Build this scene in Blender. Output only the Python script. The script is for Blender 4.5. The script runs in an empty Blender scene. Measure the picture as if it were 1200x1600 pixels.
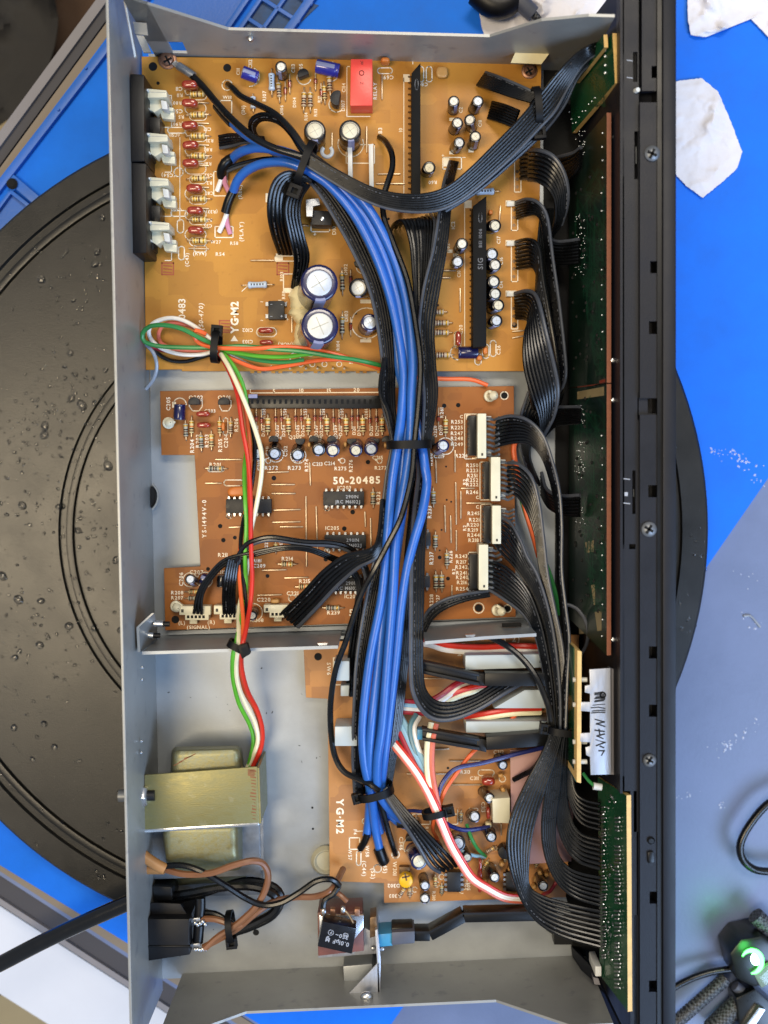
import bpy, bmesh, math, random
from mathutils import Vector, Matrix, Quaternion
random.seed(11)
SC = bpy.context.scene
COL = SC.collection
rad = math.radians

# ------------------------------------------------------------------ camera
F, DIST, TILT, ROLL = 1700.0, 0.476, rad(3.0), rad(-0.6)
ROT = Matrix.Rotation(ROLL, 3, 'Z') @ Matrix.Rotation(-TILT, 3, 'X')
CAMP = ROT @ Vector((0, 0, DIST))
cam_d = bpy.data.cameras.new('camera')
cam = bpy.data.objects.new('camera', cam_d)
COL.objects.link(cam)
cam.matrix_world = Matrix.Translation(CAMP) @ ROT.to_4x4()
cam_d.sensor_fit = 'VERTICAL'
cam_d.sensor_height = 36.0
cam_d.lens = 36.0 * F / 1600.0
cam_d.clip_start, cam_d.clip_end = 0.01, 50.0
cam_d.dof.use_dof = True
cam_d.dof.focus_distance = 0.455
cam_d.dof.aperture_fstop = 7.0
SC.camera = cam

# ------------------------------------------------------------------ light
w = bpy.data.worlds.new('World')
SC.world = w
w.use_nodes = True
w.node_tree.nodes['Background'].inputs['Color'].default_value = (0.74, 0.84, 1.0, 1)
w.node_tree.nodes['Background'].inputs['Strength'].default_value = 0.30

def area(name, loc, target, sx, sy, power, color):
    d = bpy.data.lights.new(name, 'AREA')
    d.shape = 'RECTANGLE'
    d.size, d.size_y, d.energy, d.color = sx, sy, power, color
    o = bpy.data.objects.new(name, d)
    COL.objects.link(o)
    o.location = loc
    o.rotation_euler = (Vector(target) - Vector(loc)).to_track_quat('-Z', 'Y').to_euler()
    return o

area('ceiling_lamp', (-0.64, -0.13, 1.75), (0, 0, 0), 0.46, 0.80, 21.0, (1.0, 0.82, 0.56))
area('window_light', (0.95, -0.85, 1.25), (0.05, -0.05, 0), 1.0, 0.8, 30.0, (0.46, 0.66, 1.0))
area('bench_lamp', (0.25, 0.75, 1.6), (0, 0, 0), 0.7, 0.30, 14.0, (1.0, 0.89, 0.73))
SC.view_settings.view_transform = 'Standard'
SC.view_settings.look = 'None'
SC.view_settings.exposure = 0.12
SC.view_settings.gamma = 1.0
SC.cycles.use_denoising = True
SC.cycles.max_bounces = 6

# ------------------------------------------------------------------ helpers
def P(px, py, z=0.0):
    """the point at height z (mm above the case floor) seen at pixel (px, py)"""
    d = ROT @ Vector(((px - 600) / F, -(py - 800) / F, -1))
    t = (z * 0.001 - CAMP.z) / d.z
    return CAMP + d * t

def S(px, z=0.0):
    return px * (CAMP.z - z * 0.001) / F

def on_plane(a, b, c, off=0.0):
    """mapping from pixels to the plane through three points (for upright boards)"""
    n = (b - a).cross(c - a).normalized()
    if n.dot(CAMP - a) < 0: n = -n
    def f(px, py, o=0.0):
        d = ROT @ Vector(((px - 600) / F, -(py - 800) / F, -1))
        t = (a - CAMP).dot(n) / d.dot(n)
        return CAMP + d * t + n * (off + o)
    f.n = n
    return f

def lin(h):
    h = h.lstrip('#')
    v = [int(h[i:i + 2], 16) / 255 for i in (0, 2, 4)]
    return [c / 12.92 if c <= 0.04045 else ((c + 0.055) / 1.055) ** 2.4 for c in v]

MATS = {}
def mat(name, col, rough=0.5, metal=0.0, var=0.12, vscale=90.0, bump=0.0, bscale=900.0, coat=0.0, trans=0.0, spec=None, rvar=0.12, stretch=None, ior=None, sss=0.0, emit=None, col2=None, fleck=None):
    m = bpy.data.materials.new(name)
    m.use_nodes = True
    nt = m.node_tree
    b = nt.nodes['Principled BSDF']
    c = lin(col) if isinstance(col, str) else list(col)
    tc = nt.nodes.new('ShaderNodeTexCoord')
    mp = nt.nodes.new('ShaderNodeMapping')
    nt.links.new(tc.outputs['Object'], mp.inputs['Vector'])
    if stretch: mp.inputs['Scale'].default_value = stretch
    nz = nt.nodes.new('ShaderNodeTexNoise')
    nz.inputs['Scale'].default_value = vscale
    nz.inputs['Detail'].default_value = 5
    nz.inputs['Roughness'].default_value = 0.62
    nt.links.new(mp.outputs['Vector'], nz.inputs['Vector'])
    mr = nt.nodes.new('ShaderNodeMapRange')
    mr.inputs['From Min'].default_value, mr.inputs['From Max'].default_value = 0.3, 0.7
    nt.links.new(nz.outputs['Fac'], mr.inputs['Value'])
    mx = nt.nodes.new('ShaderNodeMix')
    mx.data_type = 'RGBA'
    c2 = (lin(col2) if isinstance(col2, str) else col2) if col2 else [min(1, x * (1 + var)) for x in c]
    c1 = c if col2 else [x * (1 - var) for x in c]
    mx.inputs[6].default_value = (*c1, 1)
    mx.inputs[7].default_value = (*c2, 1)
    nt.links.new(mr.outputs['Result'], mx.inputs[0])
    nt.links.new(mx.outputs[2], b.inputs['Base Color'])
    r2 = nt.nodes.new('ShaderNodeMapRange')
    r2.inputs['To Min'].default_value, r2.inputs['To Max'].default_value = max(0.02, rough - rvar), min(1, rough + rvar)
    nt.links.new(nz.outputs['Fac'], r2.inputs['Value'])
    nt.links.new(r2.outputs['Result'], b.inputs['Roughness'])
    b.inputs['Metallic'].default_value = metal
    b.inputs['Coat Weight'].default_value = coat
    b.inputs['Transmission Weight'].default_value = trans
    if spec is not None: b.inputs['Specular IOR Level'].default_value = spec
    if ior: b.inputs['IOR'].default_value = ior
    if emit:
        b.inputs['Emission Color'].default_value = (*emit[0], 1)
        b.inputs['Emission Strength'].default_value = emit[1]
    if bump:
        bz = nt.nodes.new('ShaderNodeTexNoise')
        bz.inputs['Scale'].default_value = bscale
        bz.inputs['Detail'].default_value = 4
        nt.links.new(mp.outputs['Vector'], bz.inputs['Vector'])
        bp = nt.nodes.new('ShaderNodeBump')
        bp.inputs['Strength'].default_value = bump
        bp.inputs['Distance'].default_value = 0.0006
        nt.links.new(bz.outputs['Fac'], bp.inputs['Height'])
        nt.links.new(bp.outputs['Normal'], b.inputs['Normal'])
    if fleck:
        fz = nt.nodes.new('ShaderNodeTexNoise'); fz.inputs['Scale'].default_value = fleck[0]; fz.inputs['Detail'].default_value = 3
        nt.links.new(tc.outputs['Object'], fz.inputs['Vector'])
        fr_ = nt.nodes.new('ShaderNodeMapRange'); fr_.inputs['From Min'].default_value, fr_.inputs['From Max'].default_value = 0.62, 0.72
        fr_.inputs['To Max'].default_value = fleck[1]
        nt.links.new(fz.outputs['Fac'], fr_.inputs['Value'])
        fx = nt.nodes.new('ShaderNodeMix'); fx.data_type = 'RGBA'; fx.inputs[7].default_value = (*lin(fleck[2]), 1)
        nt.links.new(fr_.outputs['Result'], fx.inputs[0]); nt.links.new(mx.outputs[2], fx.inputs[6]); nt.links.new(fx.outputs[2], b.inputs['Base Color'])
    MATS[name] = m
    return m

def board_mat(name, col, dark, copper=0.35, scale=160.0, rough=0.42):
    """phenolic board: copper tracks underneath show through as darker stepped shapes, plus a mottled stain"""
    m = mat(name, col, rough, var=0.12, vscale=22, bump=0.10, bscale=2500, spec=.28, fleck=(420, .30, dark))
    nt = m.node_tree
    b = nt.nodes['Principled BSDF']
    src = b.inputs['Base Color'].links[0].from_socket
    tc = nt.nodes.new('ShaderNodeTexCoord')
    v = nt.nodes.new('ShaderNodeTexVoronoi')
    v.distance = 'CHEBYCHEV'
    v.feature = 'F1'
    v.inputs['Scale'].default_value = scale
    v.inputs['Randomness'].default_value = 0.9
    nt.links.new(tc.outputs['Object'], v.inputs['Vector'])
    sep = nt.nodes.new('ShaderNodeSeparateColor')
    nt.links.new(v.outputs['Color'], sep.inputs['Color'])
    st = nt.nodes.new('ShaderNodeMapRange')
    st.inputs['From Min'].default_value, st.inputs['From Max'].default_value = 0.45, 0.75
    nt.links.new(sep.outputs[0], st.inputs['Value'])
    mu = nt.nodes.new('ShaderNodeMath'); mu.operation = 'MULTIPLY'; mu.inputs[1].default_value = copper
    nt.links.new(st.outputs['Result'], mu.inputs[0])
    mx = nt.nodes.new('ShaderNodeMix'); mx.data_type = 'RGBA'
    nt.links.new(mu.outputs[0], mx.inputs[0])
    nt.links.new(src, mx.inputs[6])
    mx.inputs[7].default_value = (*lin(dark), 1)
    nt.links.new(mx.outputs[2], b.inputs['Base Color'])
    return m

# metals and sheet
mat('zinc_sheet', '#94999d', 0.42, 0.45, 0.18, 22, 0.06, 1500, rvar=0.14)
mat('painted_steel', '#989894', 0.40, 0.3, 0.12, 30, fleck=(160, .5, '#74767a'), bump=.06, bscale=1800)
mat('bright_steel', '#c9ccd0', 0.25, 0.9, 0.08, 200)
mat('brushed_aluminium', '#a9adb6', 0.38, 0.6, 0.10, 120, 0.10, 800, stretch=(6, 0.6, 1))
mat('black_paint', '#0f121b', 0.44, 0.0, 0.15, 60, 0.10, 2200, spec=.28)
mat('deep_black', '#07080a', 0.6, 0.0, 0.2, 60, spec=.15)
mat('black_plastic', '#0d0d10', 0.42, 0.0, 0.2, 80, 0.05, 1500, spec=.3)
mat('satin_black', '#0b0c0e', 0.34, 0.0, 0.2, 60, spec=.3)
mat('hole_black', '#040404', 0.9)
mat('yellow_zinc', '#7f774a', 0.44, 0.5, 0.16, 420, 0.10, 1500, col2='#7b7752', stretch=(0.5, 1.4, 1), fleck=(240, .4, '#8f8c70'))
mat('bell_zinc', '#7f784c', 0.42, 0.5, 0.2, 700, 0.10, 1600, col2='#7d806c', fleck=(300, .5, '#5f5a38'))
mat('laminate_steel', '#6f7378', 0.45, 0.5, 0.2, 200)
mat('copper_brown', '#7a4a2a', 0.5, 0.2, 0.2, 200)
mat('brass_screw', '#8f6a55', 0.4, 0.6, 0.2, 300)
mat('solder', '#a9adb2', 0.3, 0.8, 0.1, 500)
mat('lead_wire', '#b9a68c', 0.35, 0.7, 0.2, 600)
mat('dark_lead', '#6a5238', 0.4, 0.5, 0.3, 600)
# boards
board_mat('amber_board', '#b67f30', '#996525', 0.38, 80)
board_mat('brown_board', '#965a22', '#7d4618', 0.5, 100)
board_mat('tan_board', '#b6814c', '#936644', 0.55, 80)
mat('pink_board', '#a57c76', 0.4, 0.0, 0.10, 30)
mat('solder_mask', '#0f4226', 0.28, 0.0, 0.25, 60, coat=0.25)
mat('dark_mask', '#071d15', 0.32, 0.0, 0.3, 60, coat=0.15)
mat('track_green', '#184530', 0.3, 0.0, 0.2, 100)
mat('bare_board', '#8a7a58', 0.4, 0.0, 0.15, 100)
mat('red_seam', '#7a2e1c', 0.5)
mat('board_edge', '#d2ae6c', 0.6, 0.0, 0.15, 300)
mat('red_board_edge', '#83503a', 0.6, 0.0, 0.15, 300)
mat('print_white', '#efe3cb', 0.6, 0.0, 0.06, 600)
mat('print_pale', '#d9b98a', 0.6, 0.0, 0.06, 600)
mat('print_grey', '#9fa4ae', 0.6, 0.0, 0.06, 600)
mat('print_dim', '#595b60', 0.6)
mat('ink_black', '#121212', 0.5)
mat('ink_red', '#a04a2c', 0.6)
# components
mat('cap_black', '#0c0c12', 0.28, 0.0, 0.2, 200, coat=0.3)
mat('cap_navy', '#141542', 0.25, 0.0, 0.2, 200, coat=0.4)
mat('cap_violet', '#2c2c86', 0.25, 0.0, 0.2, 200, coat=0.4)
mat('cap_top', '#c9c7be', 0.45, 0.25, 0.08, 300, 0.08, 900)
mat('cap_top_cool', '#bcc3cc', 0.4, 0.3, 0.08, 300, 0.08, 900)
mat('cap_top_warm', '#cfc8b0', 0.5, 0.15, 0.08, 300, 0.08, 900)
mat('cap_score', '#a9a79a', 0.5, 0.15)
mat('cap_stripe', '#8186a6', 0.4)
mat('film_red', '#93321f', 0.22, 0.0, 0.25, 300, coat=0.6)
mat('ceramic_orange', '#c5702a', 0.4, 0.0, 0.1, 300)
mat('ceramic_tan', '#b98a4c', 0.4, 0.0, 0.1, 300)
mat('resistor_tan', '#d3bf86', 0.35, 0.0, 0.08, 400)
mat('resistor_buff', '#c2ac8c', 0.4, 0.0, 0.08, 400)
mat('resistor_blue', '#b8c6d6', 0.45, 0.0, 0.08, 400)
mat('resistor_grey', '#a8a38e', 0.45, 0.0, 0.08, 400)
mat('band_gold', '#b98d1e', 0.3, 0.4)
mat('band_brown', '#5a2c14', 0.4)
mat('band_black', '#151515', 0.4)
mat('band_orange', '#c8641a', 0.4)
mat('diode_glass', '#8e3a26', 0.12, 0.0, 0.2, 400, coat=0.8)
mat('relay_red', '#df443a', 0.35, 0.0, 0.05, 100, 0.04, 900)
mat('relay_mark', '#8d221f', 0.5)
mat('ic_black', '#141519', 0.45, 0.0, 0.15, 300, 0.12, 2600, spec=.35)
mat('ivory_plastic', '#cfc9ae', 0.38, 0.0, 0.05, 120, coat=0.1)
mat('white_plastic', '#c9cac6', 0.35, 0.0, 0.05, 120)
mat('switch_white', '#a9b3b6', 0.35, 0.0, 0.05, 60)
mat('glue_cream', '#eadcae', 0.35, 0.0, 0.08, 160)
mat('nylon', '#d8d2b8', 0.4, 0.0, 0.05, 200)
mat('trimmer_yellow', '#dba90e', 0.35)
mat('red_brown_plastic', '#6b4038', 0.45, 0.0, 0.2, 200)
mat('tie_black', '#08080a', 0.5, spec=.2)
# wires
mat('wire_blue', '#265daf', 0.33, 0.0, 0.14, 35, 0.12, 320, rvar=.16)
mat('cord_black', '#0a0a0b', 0.16, 0.0, 0.2, 200, coat=0.5, rvar=.06)
mat('pad_cream', '#a9a48c', 0.5, 0.0, 0.1, 100)
mat('splash_glare', '#dfe8ff', 0.12, 0.0, 0.0, trans=0.55, ior=1.33, rvar=0.05)  # water drops whose whitish glare is put into the pale base colour
mat('wire_black', '#07080a', 0.28, 0.0, 0.2, 150, 0.05, 700, spec=.5)
mat('wire_grey', '#3f434b', 0.34, 0.0, 0.15, 200)
mat('wire_green', '#2f7d40', 0.35)
mat('wire_lime', '#57a62c', 0.35)
mat('wire_orange', '#e0622e', 0.35)
mat('wire_red', '#c8301f', 0.35)
mat('wire_crimson', '#9c2230', 0.35)
mat('wire_white', '#e6e2da', 0.35)
mat('wire_cream', '#e6dfba', 0.35)
mat('wire_salmon', '#cf6a54', 0.35)
mat('wire_pink', '#c886a0', 0.35)
mat('wire_sky', '#8cb4c8', 0.35)
mat('wire_teal', '#5c7f86', 0.35)
mat('wire_navy', '#222a66', 0.3)
mat('wire_brown', '#7a5238', 0.33)
mat('wire_clear', '#8a93a0', 0.25)
mat('wire_tan', '#a87848', 0.45)
# setting
mat('mat_blue', '#0f69d8', 0.6, 0.0, 0.10, 40, 0.10, 900, spec=.25)
mat('tray_blue', '#1f5cb4', 0.42, 0.0, 0.08, 14, 0.12, 900)
mat('well_blue', '#1c3f6a', 0.6, 0.0, 0.35, 120, 0.4, 400)
mat('desk_grey', '#606e90', 0.42, 0.0, 0.10, 26, 0.10, 700)
mat('desk_tan', '#756a5c', 0.6, 0.0, 0.06, 30, 0.1, 600)
mat('band_dark', '#35353c', 0.6, 0.0, 0.08, 30)
mat('lip_grey', '#77757a', 0.5, 0.0, 0.06, 30)
mat('turntable_black', '#171716', 0.33, 0.0, 0.35, 30, 0.10, 1900, rvar=0.12, spec=.40)
mat('groove_black', '#070707', 0.5)
mat('bench_white', '#c2c6cf', 0.5, 0.0, 0.05, 12)
mat('floor_beige', '#9a8a68', 0.7, 0.0, 0.10, 20)
mat('brown_cloth', '#4a3626', 0.85, 0.0, 0.3, 14, 0.6, 120)
mat('dark_bag', '#1c1a18', 0.75, 0.0, 0.3, 30, 0.5, 200)
mat('tissue', '#d6d4d9', 0.95, 0.0, 0.05, 90, 0.6, 230)
mat('water', '#ffffff', 0.02, 0.0, 0.0, trans=1.0, ior=1.33, rvar=0.0)
mat('knurl', '#2a2c30', 0.55, 0.0, 0.5, 700, 0.8, 700)
mat('led_green', '#40ff50', 0.4, emit=((0.10, 1.0, 0.14), 6.0))
mat('device_black', '#070908', 0.3, 0.0, 0.2, 80)
mat('cyan_plastic', '#2f7fa6', 0.4)
mat('grey_plastic', '#474b58', 0.45)
mat('led_core', '#d0ffd0', 0.4, emit=((0.55, 1.0, 0.6), 7.0))
mat('lens_clear', '#c0d0c8', 0.1, trans=0.7)

def checker(name, scale, c2):
    nt = MATS[name].node_tree; b = nt.nodes['Principled BSDF']
    tc = nt.nodes.new('ShaderNodeTexCoord'); mp = nt.nodes.new('ShaderNodeMapping'); ck = nt.nodes.new('ShaderNodeTexChecker')
    mp.inputs['Rotation'].default_value = (0.3, 0.2, 0.85)
    nt.links.new(tc.outputs['Object'], mp.inputs['Vector']); nt.links.new(mp.outputs['Vector'], ck.inputs['Vector'])
    ck.inputs['Scale'].default_value = scale; ck.inputs['Color1'].default_value = (*lin('#131416'), 1); ck.inputs['Color2'].default_value = (*lin(c2), 1)
    nt.links.new(ck.outputs['Color'], b.inputs['Base Color'])
checker('knurl', 900, '#4c4f56')

class MB:
    """collects faces (world coordinates, metres) for ONE mesh object"""
    def __init__(s): s.v = []; s.f = []; s.mi = []
    def add(s, vs, fs, mi=0):
        o = len(s.v)
        s.v += [Vector(v) for v in vs]
        s.f += [tuple(i + o for i in f) for f in fs]
        s.mi += [mi] * len(fs)
        return s
    def prism(s, top, drop, mi=0):
        """polygon of world points extruded along the vector drop"""
        n = len(top)
        top = [Vector(t) for t in top]
        a = sum((top[i].x * top[(i + 1) % n].y - top[(i + 1) % n].x * top[i].y) for i in range(n))
        if a < 0: top = top[::-1]
        if not isinstance(drop, Vector): drop = Vector((0, 0, -drop))
        vs = top + [t + drop for t in top]
        fs = [tuple(range(n)), tuple(range(2 * n - 1, n - 1, -1))]
        fs += [(i, n + i, n + (i + 1) % n, (i + 1) % n) for i in range(n)]
        return s.add(vs, fs, mi)
    def slab(s, poly, zt, zb, mi=0):
        """poly in pixels at height zt (mm), sides going straight down to zb"""
        if len(poly) == 4 and not hasattr(poly[0], '__len__'):
            x0, y0, x1, y1 = poly
            poly = [(x0, y0), (x1, y0), (x1, y1), (x0, y1)]
        return s.prism([P(x, y, zt) for x, y in poly], (zt - zb) * 0.001, mi)
    def box(s, c, sx, sy, sz, M=None, mi=0):
        M = M or Matrix.Identity(3)
        vs = [Vector(c) + M @ Vector((x * sx / 2, y * sy / 2, z * sz / 2)) for z in (-1, 1) for x, y in ((-1, -1), (1, -1), (1, 1), (-1, 1))]
        return s.add(vs, [(3, 2, 1, 0), (4, 5, 6, 7), (0, 1, 5, 4), (1, 2, 6, 5), (2, 3, 7, 6), (3, 0, 4, 7)], mi)
    def lathe(s, prof, M=None, n=20, mi=0, closed=True):
        """profile of (radius, z) turned about z, placed by the 4x4 matrix M"""
        M = M or Matrix.Identity(4)
        vs = []; fs = []
        for r, z in prof:
            for i in range(n):
                a = 2 * math.pi * i / n
                vs.append(M @ Vector((r * math.cos(a), r * math.sin(a), z)))
        k = len(prof)
        for j in range(k - 1):
            for i in range(n):
                fs.append((j * n + i, j * n + (i + 1) % n, (j + 1) * n + (i + 1) % n, (j + 1) * n + i))
        if closed:
            fs.append(tuple(range(n - 1, -1, -1)))
            fs.append(tuple((k - 1) * n + i for i in range(n)))
        return s.add(vs, fs, mi)
    def cyl(s, a, b, r, r2=None, n=14, mi=0):
        a, b = Vector(a), Vector(b)
        M = Matrix.Translation(a) @ (b - a).to_track_quat('Z', 'Y').to_matrix().to_4x4()
        return s.lathe([(r, 0), (r if r2 is None else r2, (b - a).length)], M, n, mi)
    def tube(s, pts, r, n=8, mi=0, flat=1.0):
        pts = [Vector(p) for p in pts]
        m = len(pts)
        vs = []
        t0 = (pts[1] - pts[0]).normalized()
        u = t0.cross(Vector((0, 0, 1)))
        if u.length < 1e-4: u = Vector((1, 0, 0))
        u.normalize()
        for i, p in enumerate(pts):
            t = (pts[min(i + 1, m - 1)] - pts[max(i - 1, 0)])
            if t.length < 1e-9: t = t0
            t.normalize()
            u = (u - t * u.dot(t))
            if u.length < 1e-6: u = t.orthogonal()
            u.normalize()
            v = t.cross(u)
            rr = r[i] if hasattr(r, '__len__') else r
            for k in range(n):
                a = 2 * math.pi * k / n
                vs.append(p + u * (rr * math.cos(a)) + v * (rr * flat * math.sin(a)))
        fs = []
        for i in range(m - 1):
            for k in range(n):
                fs.append((i * n + k, i * n + (k + 1) % n, (i + 1) * n + (k + 1) % n, (i + 1) * n + k))
        fs.append(tuple(range(n - 1, -1, -1)))
        fs.append(tuple((m - 1) * n + k for k in range(n)))
        return s.add(vs, fs, mi)
    def ball(s, c, rx, ry=None, rz=None, n=8, mi=0):
        ry = ry or rx; rz = rz or rx
        vs = [Vector(c) + Vector((0, 0, -rz))]; fs = []
        k = n // 2
        for j in range(1, k):
            th = -math.pi / 2 + math.pi * j / k
            for i in range(n):
                a = 2 * math.pi * i / n
                vs.append(Vector(c) + Vector((rx * math.cos(th) * math.cos(a), ry * math.cos(th) * math.sin(a), rz * math.sin(th))))
        vs.append(Vector(c) + Vector((0, 0, rz)))
        for i in range(n): fs.append((0, 1 + (i + 1) % n, 1 + i))
        for j in range(k - 2):
            for i in range(n):
                fs.append((1 + j * n + i, 1 + j * n + (i + 1) % n, 1 + (j + 1) * n + (i + 1) % n, 1 + (j + 1) * n + i))
        L = len(vs) - 1
        for i in range(n): fs.append((L, 1 + (k - 2) * n + i, 1 + (k - 2) * n + (i + 1) % n))
        return s.add(vs, fs, mi)
    def disc(s, c, r, h=.00003, n=18, mi=0):
        return s.lathe([(r, 0), (r, h), (.00001, h)], Matrix.Translation(c), n, mi, closed=False)
    def mesh(s, name, mats, origin=Vector((0, 0, 0)), smooth=True, bevel=0.0, seg=2):
        me = bpy.data.meshes.new(name)
        me.from_pydata([v - origin for v in s.v], [], s.f)
        if isinstance(mats, str): mats = [mats]
        for m in mats: me.materials.append(MATS[m])
        me.polygons.foreach_set('material_index', s.mi)
        if bevel:
            bm = bmesh.new(); bm.from_mesh(me)
            ed = [e for e in bm.edges if len(e.link_faces) == 2 and e.calc_face_angle(0) > rad(35)]
            bmesh.ops.bevel(bm, geom=ed, offset=bevel * 0.001, segments=seg, affect='EDGES', profile=0.6, clamp_overlap=True)
            bm.to_mesh(me); bm.free()
        if smooth:
            me.shade_smooth()
            me.set_sharp_from_angle(angle=rad(38))
        me.update()
        return me

WL = {}   # world location of every object's origin
def link(o, parent=None, loc=None):
    COL.objects.link(o)
    base = WL[parent.name] if parent else Vector((0, 0, 0))
    if loc is None: loc = base
    o.parent = parent
    o.location = loc - base
    WL[o.name] = Vector(loc)
    return o

def tag(o, label, cat, group=None, kind=None):
    if label: o['label'] = label
    if cat: o['category'] = cat
    if group: o['group'] = group
    if kind: o['kind'] = kind
    return o

def thing(name, label, cat, loc, group=None):
    o = bpy.data.objects.new(name, None)
    o.empty_display_size = 0.01
    link(o, None, loc)
    return tag(o, label, cat, group)

def build(name, mb, mats, parent=None, label=None, kind=None, **k):
    """one mesh object; world-coordinate faces; parts keep their thing's origin"""
    org = WL[parent.name] if parent else sum(mb.v, Vector((0, 0, 0))) / len(mb.v)
    me = mb.mesh(name, mats, org, **k)
    o = bpy.data.objects.new(name, me)
    link(o, parent, org)
    if label: o['label'] = label
    if kind: o['kind'] = kind
    return o

def stuffed(name, mb, m, parent, **k): return build(name, mb, m, parent, kind='stuff', **k)
def struct(name, mb, mats, **k):
    o = build(name, mb, mats, None, **k)
    o['kind'] = 'structure'
    return o

def inst(name, me, parent, loc, M=None):
    o = bpy.data.objects.new(name, me)
    link(o, parent, loc)
    if M is not None: o.rotation_euler = M.to_euler()
    return o

def sub(name, me, parent):
    """a sub-part that shares its parent's frame"""
    o = bpy.data.objects.new(name, me)
    COL.objects.link(o)
    o.parent = parent
    WL[o.name] = WL[parent.name]
    return o

def spline(pts, step=0.0016, mn=6):
    """Catmull-Rom through world points"""
    pts = [Vector(p) for p in pts]
    if len(pts) == 2: pts = [pts[0], (pts[0] + pts[1]) / 2, pts[1]]
    out = []
    n = len(pts)
    for i in range(n - 1):
        p0 = pts[i - 1] if i else pts[0] * 2 - pts[1]
        p1, p2 = pts[i], pts[i + 1]
        p3 = pts[i + 2] if i + 2 < n else pts[-1] * 2 - pts[-2]
        k = max(2, min(14, int((p2 - p1).length / step)))
        for j in range(k):
            t = j / k
            out.append(0.5 * ((2 * p1) + (p2 - p0) * t + (2 * p0 - 5 * p1 + 4 * p2 - p3) * t * t + (3 * p1 - p0 - 3 * p2 + p3) * t ** 3))
    out.append(pts[-1])
    return out

def px3(pts, z=None):
    """list of (x, y[, z]) -> world points; heights left out are interpolated"""
    zs = [p[2] if len(p) > 2 else None for p in pts]
    if zs[0] is None: zs[0] = z if z is not None else 20
    if zs[-1] is None: zs[-1] = z if z is not None else zs[0]
    known = [i for i, q in enumerate(zs) if q is not None]
    for a, b in zip(known, known[1:]):
        for i in range(a + 1, b): zs[i] = zs[a] + (zs[b] - zs[a]) * (i - a) / (b - a)
    return [P(p[0], p[1], q) for p, q in zip(pts, zs)]

# ------------------------------------------------------------------ glyphs for printed lettering
GL = {}
def load_glyphs(chars):
    obs = []
    for ch in chars:
        cu = bpy.data.curves.new('glyph', 'FONT')
        cu.body = ch; cu.size = 1.0; cu.resolution_u = 2; cu.offset = 0.018
        o = bpy.data.objects.new('glyph', cu); COL.objects.link(o); obs.append((ch, o))
    dg = bpy.context.evaluated_depsgraph_get(); dg.update()
    for ch, o in obs:
        me = bpy.data.meshes.new_from_object(o.evaluated_get(dg))
        vs = [(v.co.x, v.co.y) for v in me.vertices]
        fs = [tuple(p.vertices) for p in me.polygons]
        x0 = min([v[0] for v in vs] or [0]); x1 = max([v[0] for v in vs] or [0.3])
        GL[ch] = ([(x - x0, y) for x, y in vs], fs, x1 - x0)
        bpy.data.meshes.remove(me)
    for ch, o in obs:
        cu = o.data; bpy.data.objects.remove(o); bpy.data.curves.remove(cu)
load_glyphs('ABCDEFGHIJKLMNOPQRSTUVWXYZ0123456789-()./~+·µ▲')

def text(mb, f, s, cx, cy, size, ang=0, gap=0.13, mi=0, mirror=False, slant=0.0):
    """lettering laid on the mapping f, centred on pixel (cx, cy); size = cap height in px; ang turns it anticlockwise"""
    k = size / 0.70
    wid = sum((GL[c][2] if c in GL and c != ' ' else 0.3) + gap for c in s) - gap
    a = rad(ang); x = -wid / 2
    for c in s:
        if c == ' ' or c not in GL: x += 0.3 + gap; continue
        vs, fs, wd = GL[c]
        q = []
        for gx, gy in vs:
            u, v = (x + gx + slant * gy) * k, (gy - 0.35) * k
            if mirror: u = -u
            q.append(f(cx + u * math.cos(a) - v * math.sin(a), cy - (u * math.sin(a) + v * math.cos(a))))
        mb.add(q, fs, mi)
        x += wd + gap

def line(mb, f, pts, w=1.6, closed=False, mi=0):
    """printed line, w pixels wide"""
    if closed: pts = list(pts) + [pts[0]]
    for (x0, y0), (x1, y1) in zip(pts, pts[1:]):
        d = math.hypot(x1 - x0, y1 - y0) or 1
        nx, ny = -(y1 - y0) / d * w / 2, (x1 - x0) / d * w / 2
        ex, ey = (x1 - x0) / d * w / 2, (y1 - y0) / d * w / 2
        mb.add([f(x0 + nx - ex, y0 + ny - ey), f(x1 + nx + ex, y1 + ny + ey), f(x1 - nx + ex, y1 - ny + ey), f(x0 - nx - ex, y0 - ny - ey)], [(0, 1, 2, 3)], mi)

def ring(mb, f, cx, cy, r, w=1.6, ry=None, n=20, a0=0, a1=360, mi=0):
    ry = ry or r
    pts = [(cx + r * math.cos(rad(a0 + (a1 - a0) * i / n)), cy + ry * math.sin(rad(a0 + (a1 - a0) * i / n))) for i in range(n + 1)]
    line(mb, f, pts, w, mi=mi)

def pill(mb, f, x0, y0, x1, y1, w=1.6):
    """rounded outline"""
    r = min(abs(x1 - x0), abs(y1 - y0)) / 2
    pts = []
    for cx, cy, a in ((x1 - r, y0 + r, -90), (x1 - r, y1 - r, 0), (x0 + r, y1 - r, 90), (x0 + r, y0 + r, 180)):
        for k in range(5): pts.append((cx + r * math.cos(rad(a + k * 22.5)), cy + r * math.sin(rad(a + k * 22.5))))
    line(mb, f, pts, w, True)
def rect(mb, f, x0, y0, x1, y1, w=1.6): line(mb, f, [(x0, y0), (x1, y0), (x1, y1), (x0, y1)], w, True)
def fill(mb, f, x0, y0, x1, y1): mb.add([f(x0, y0), f(x0, y1), f(x1, y1), f(x1, y0)], [(0, 1, 2, 3)])
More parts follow.
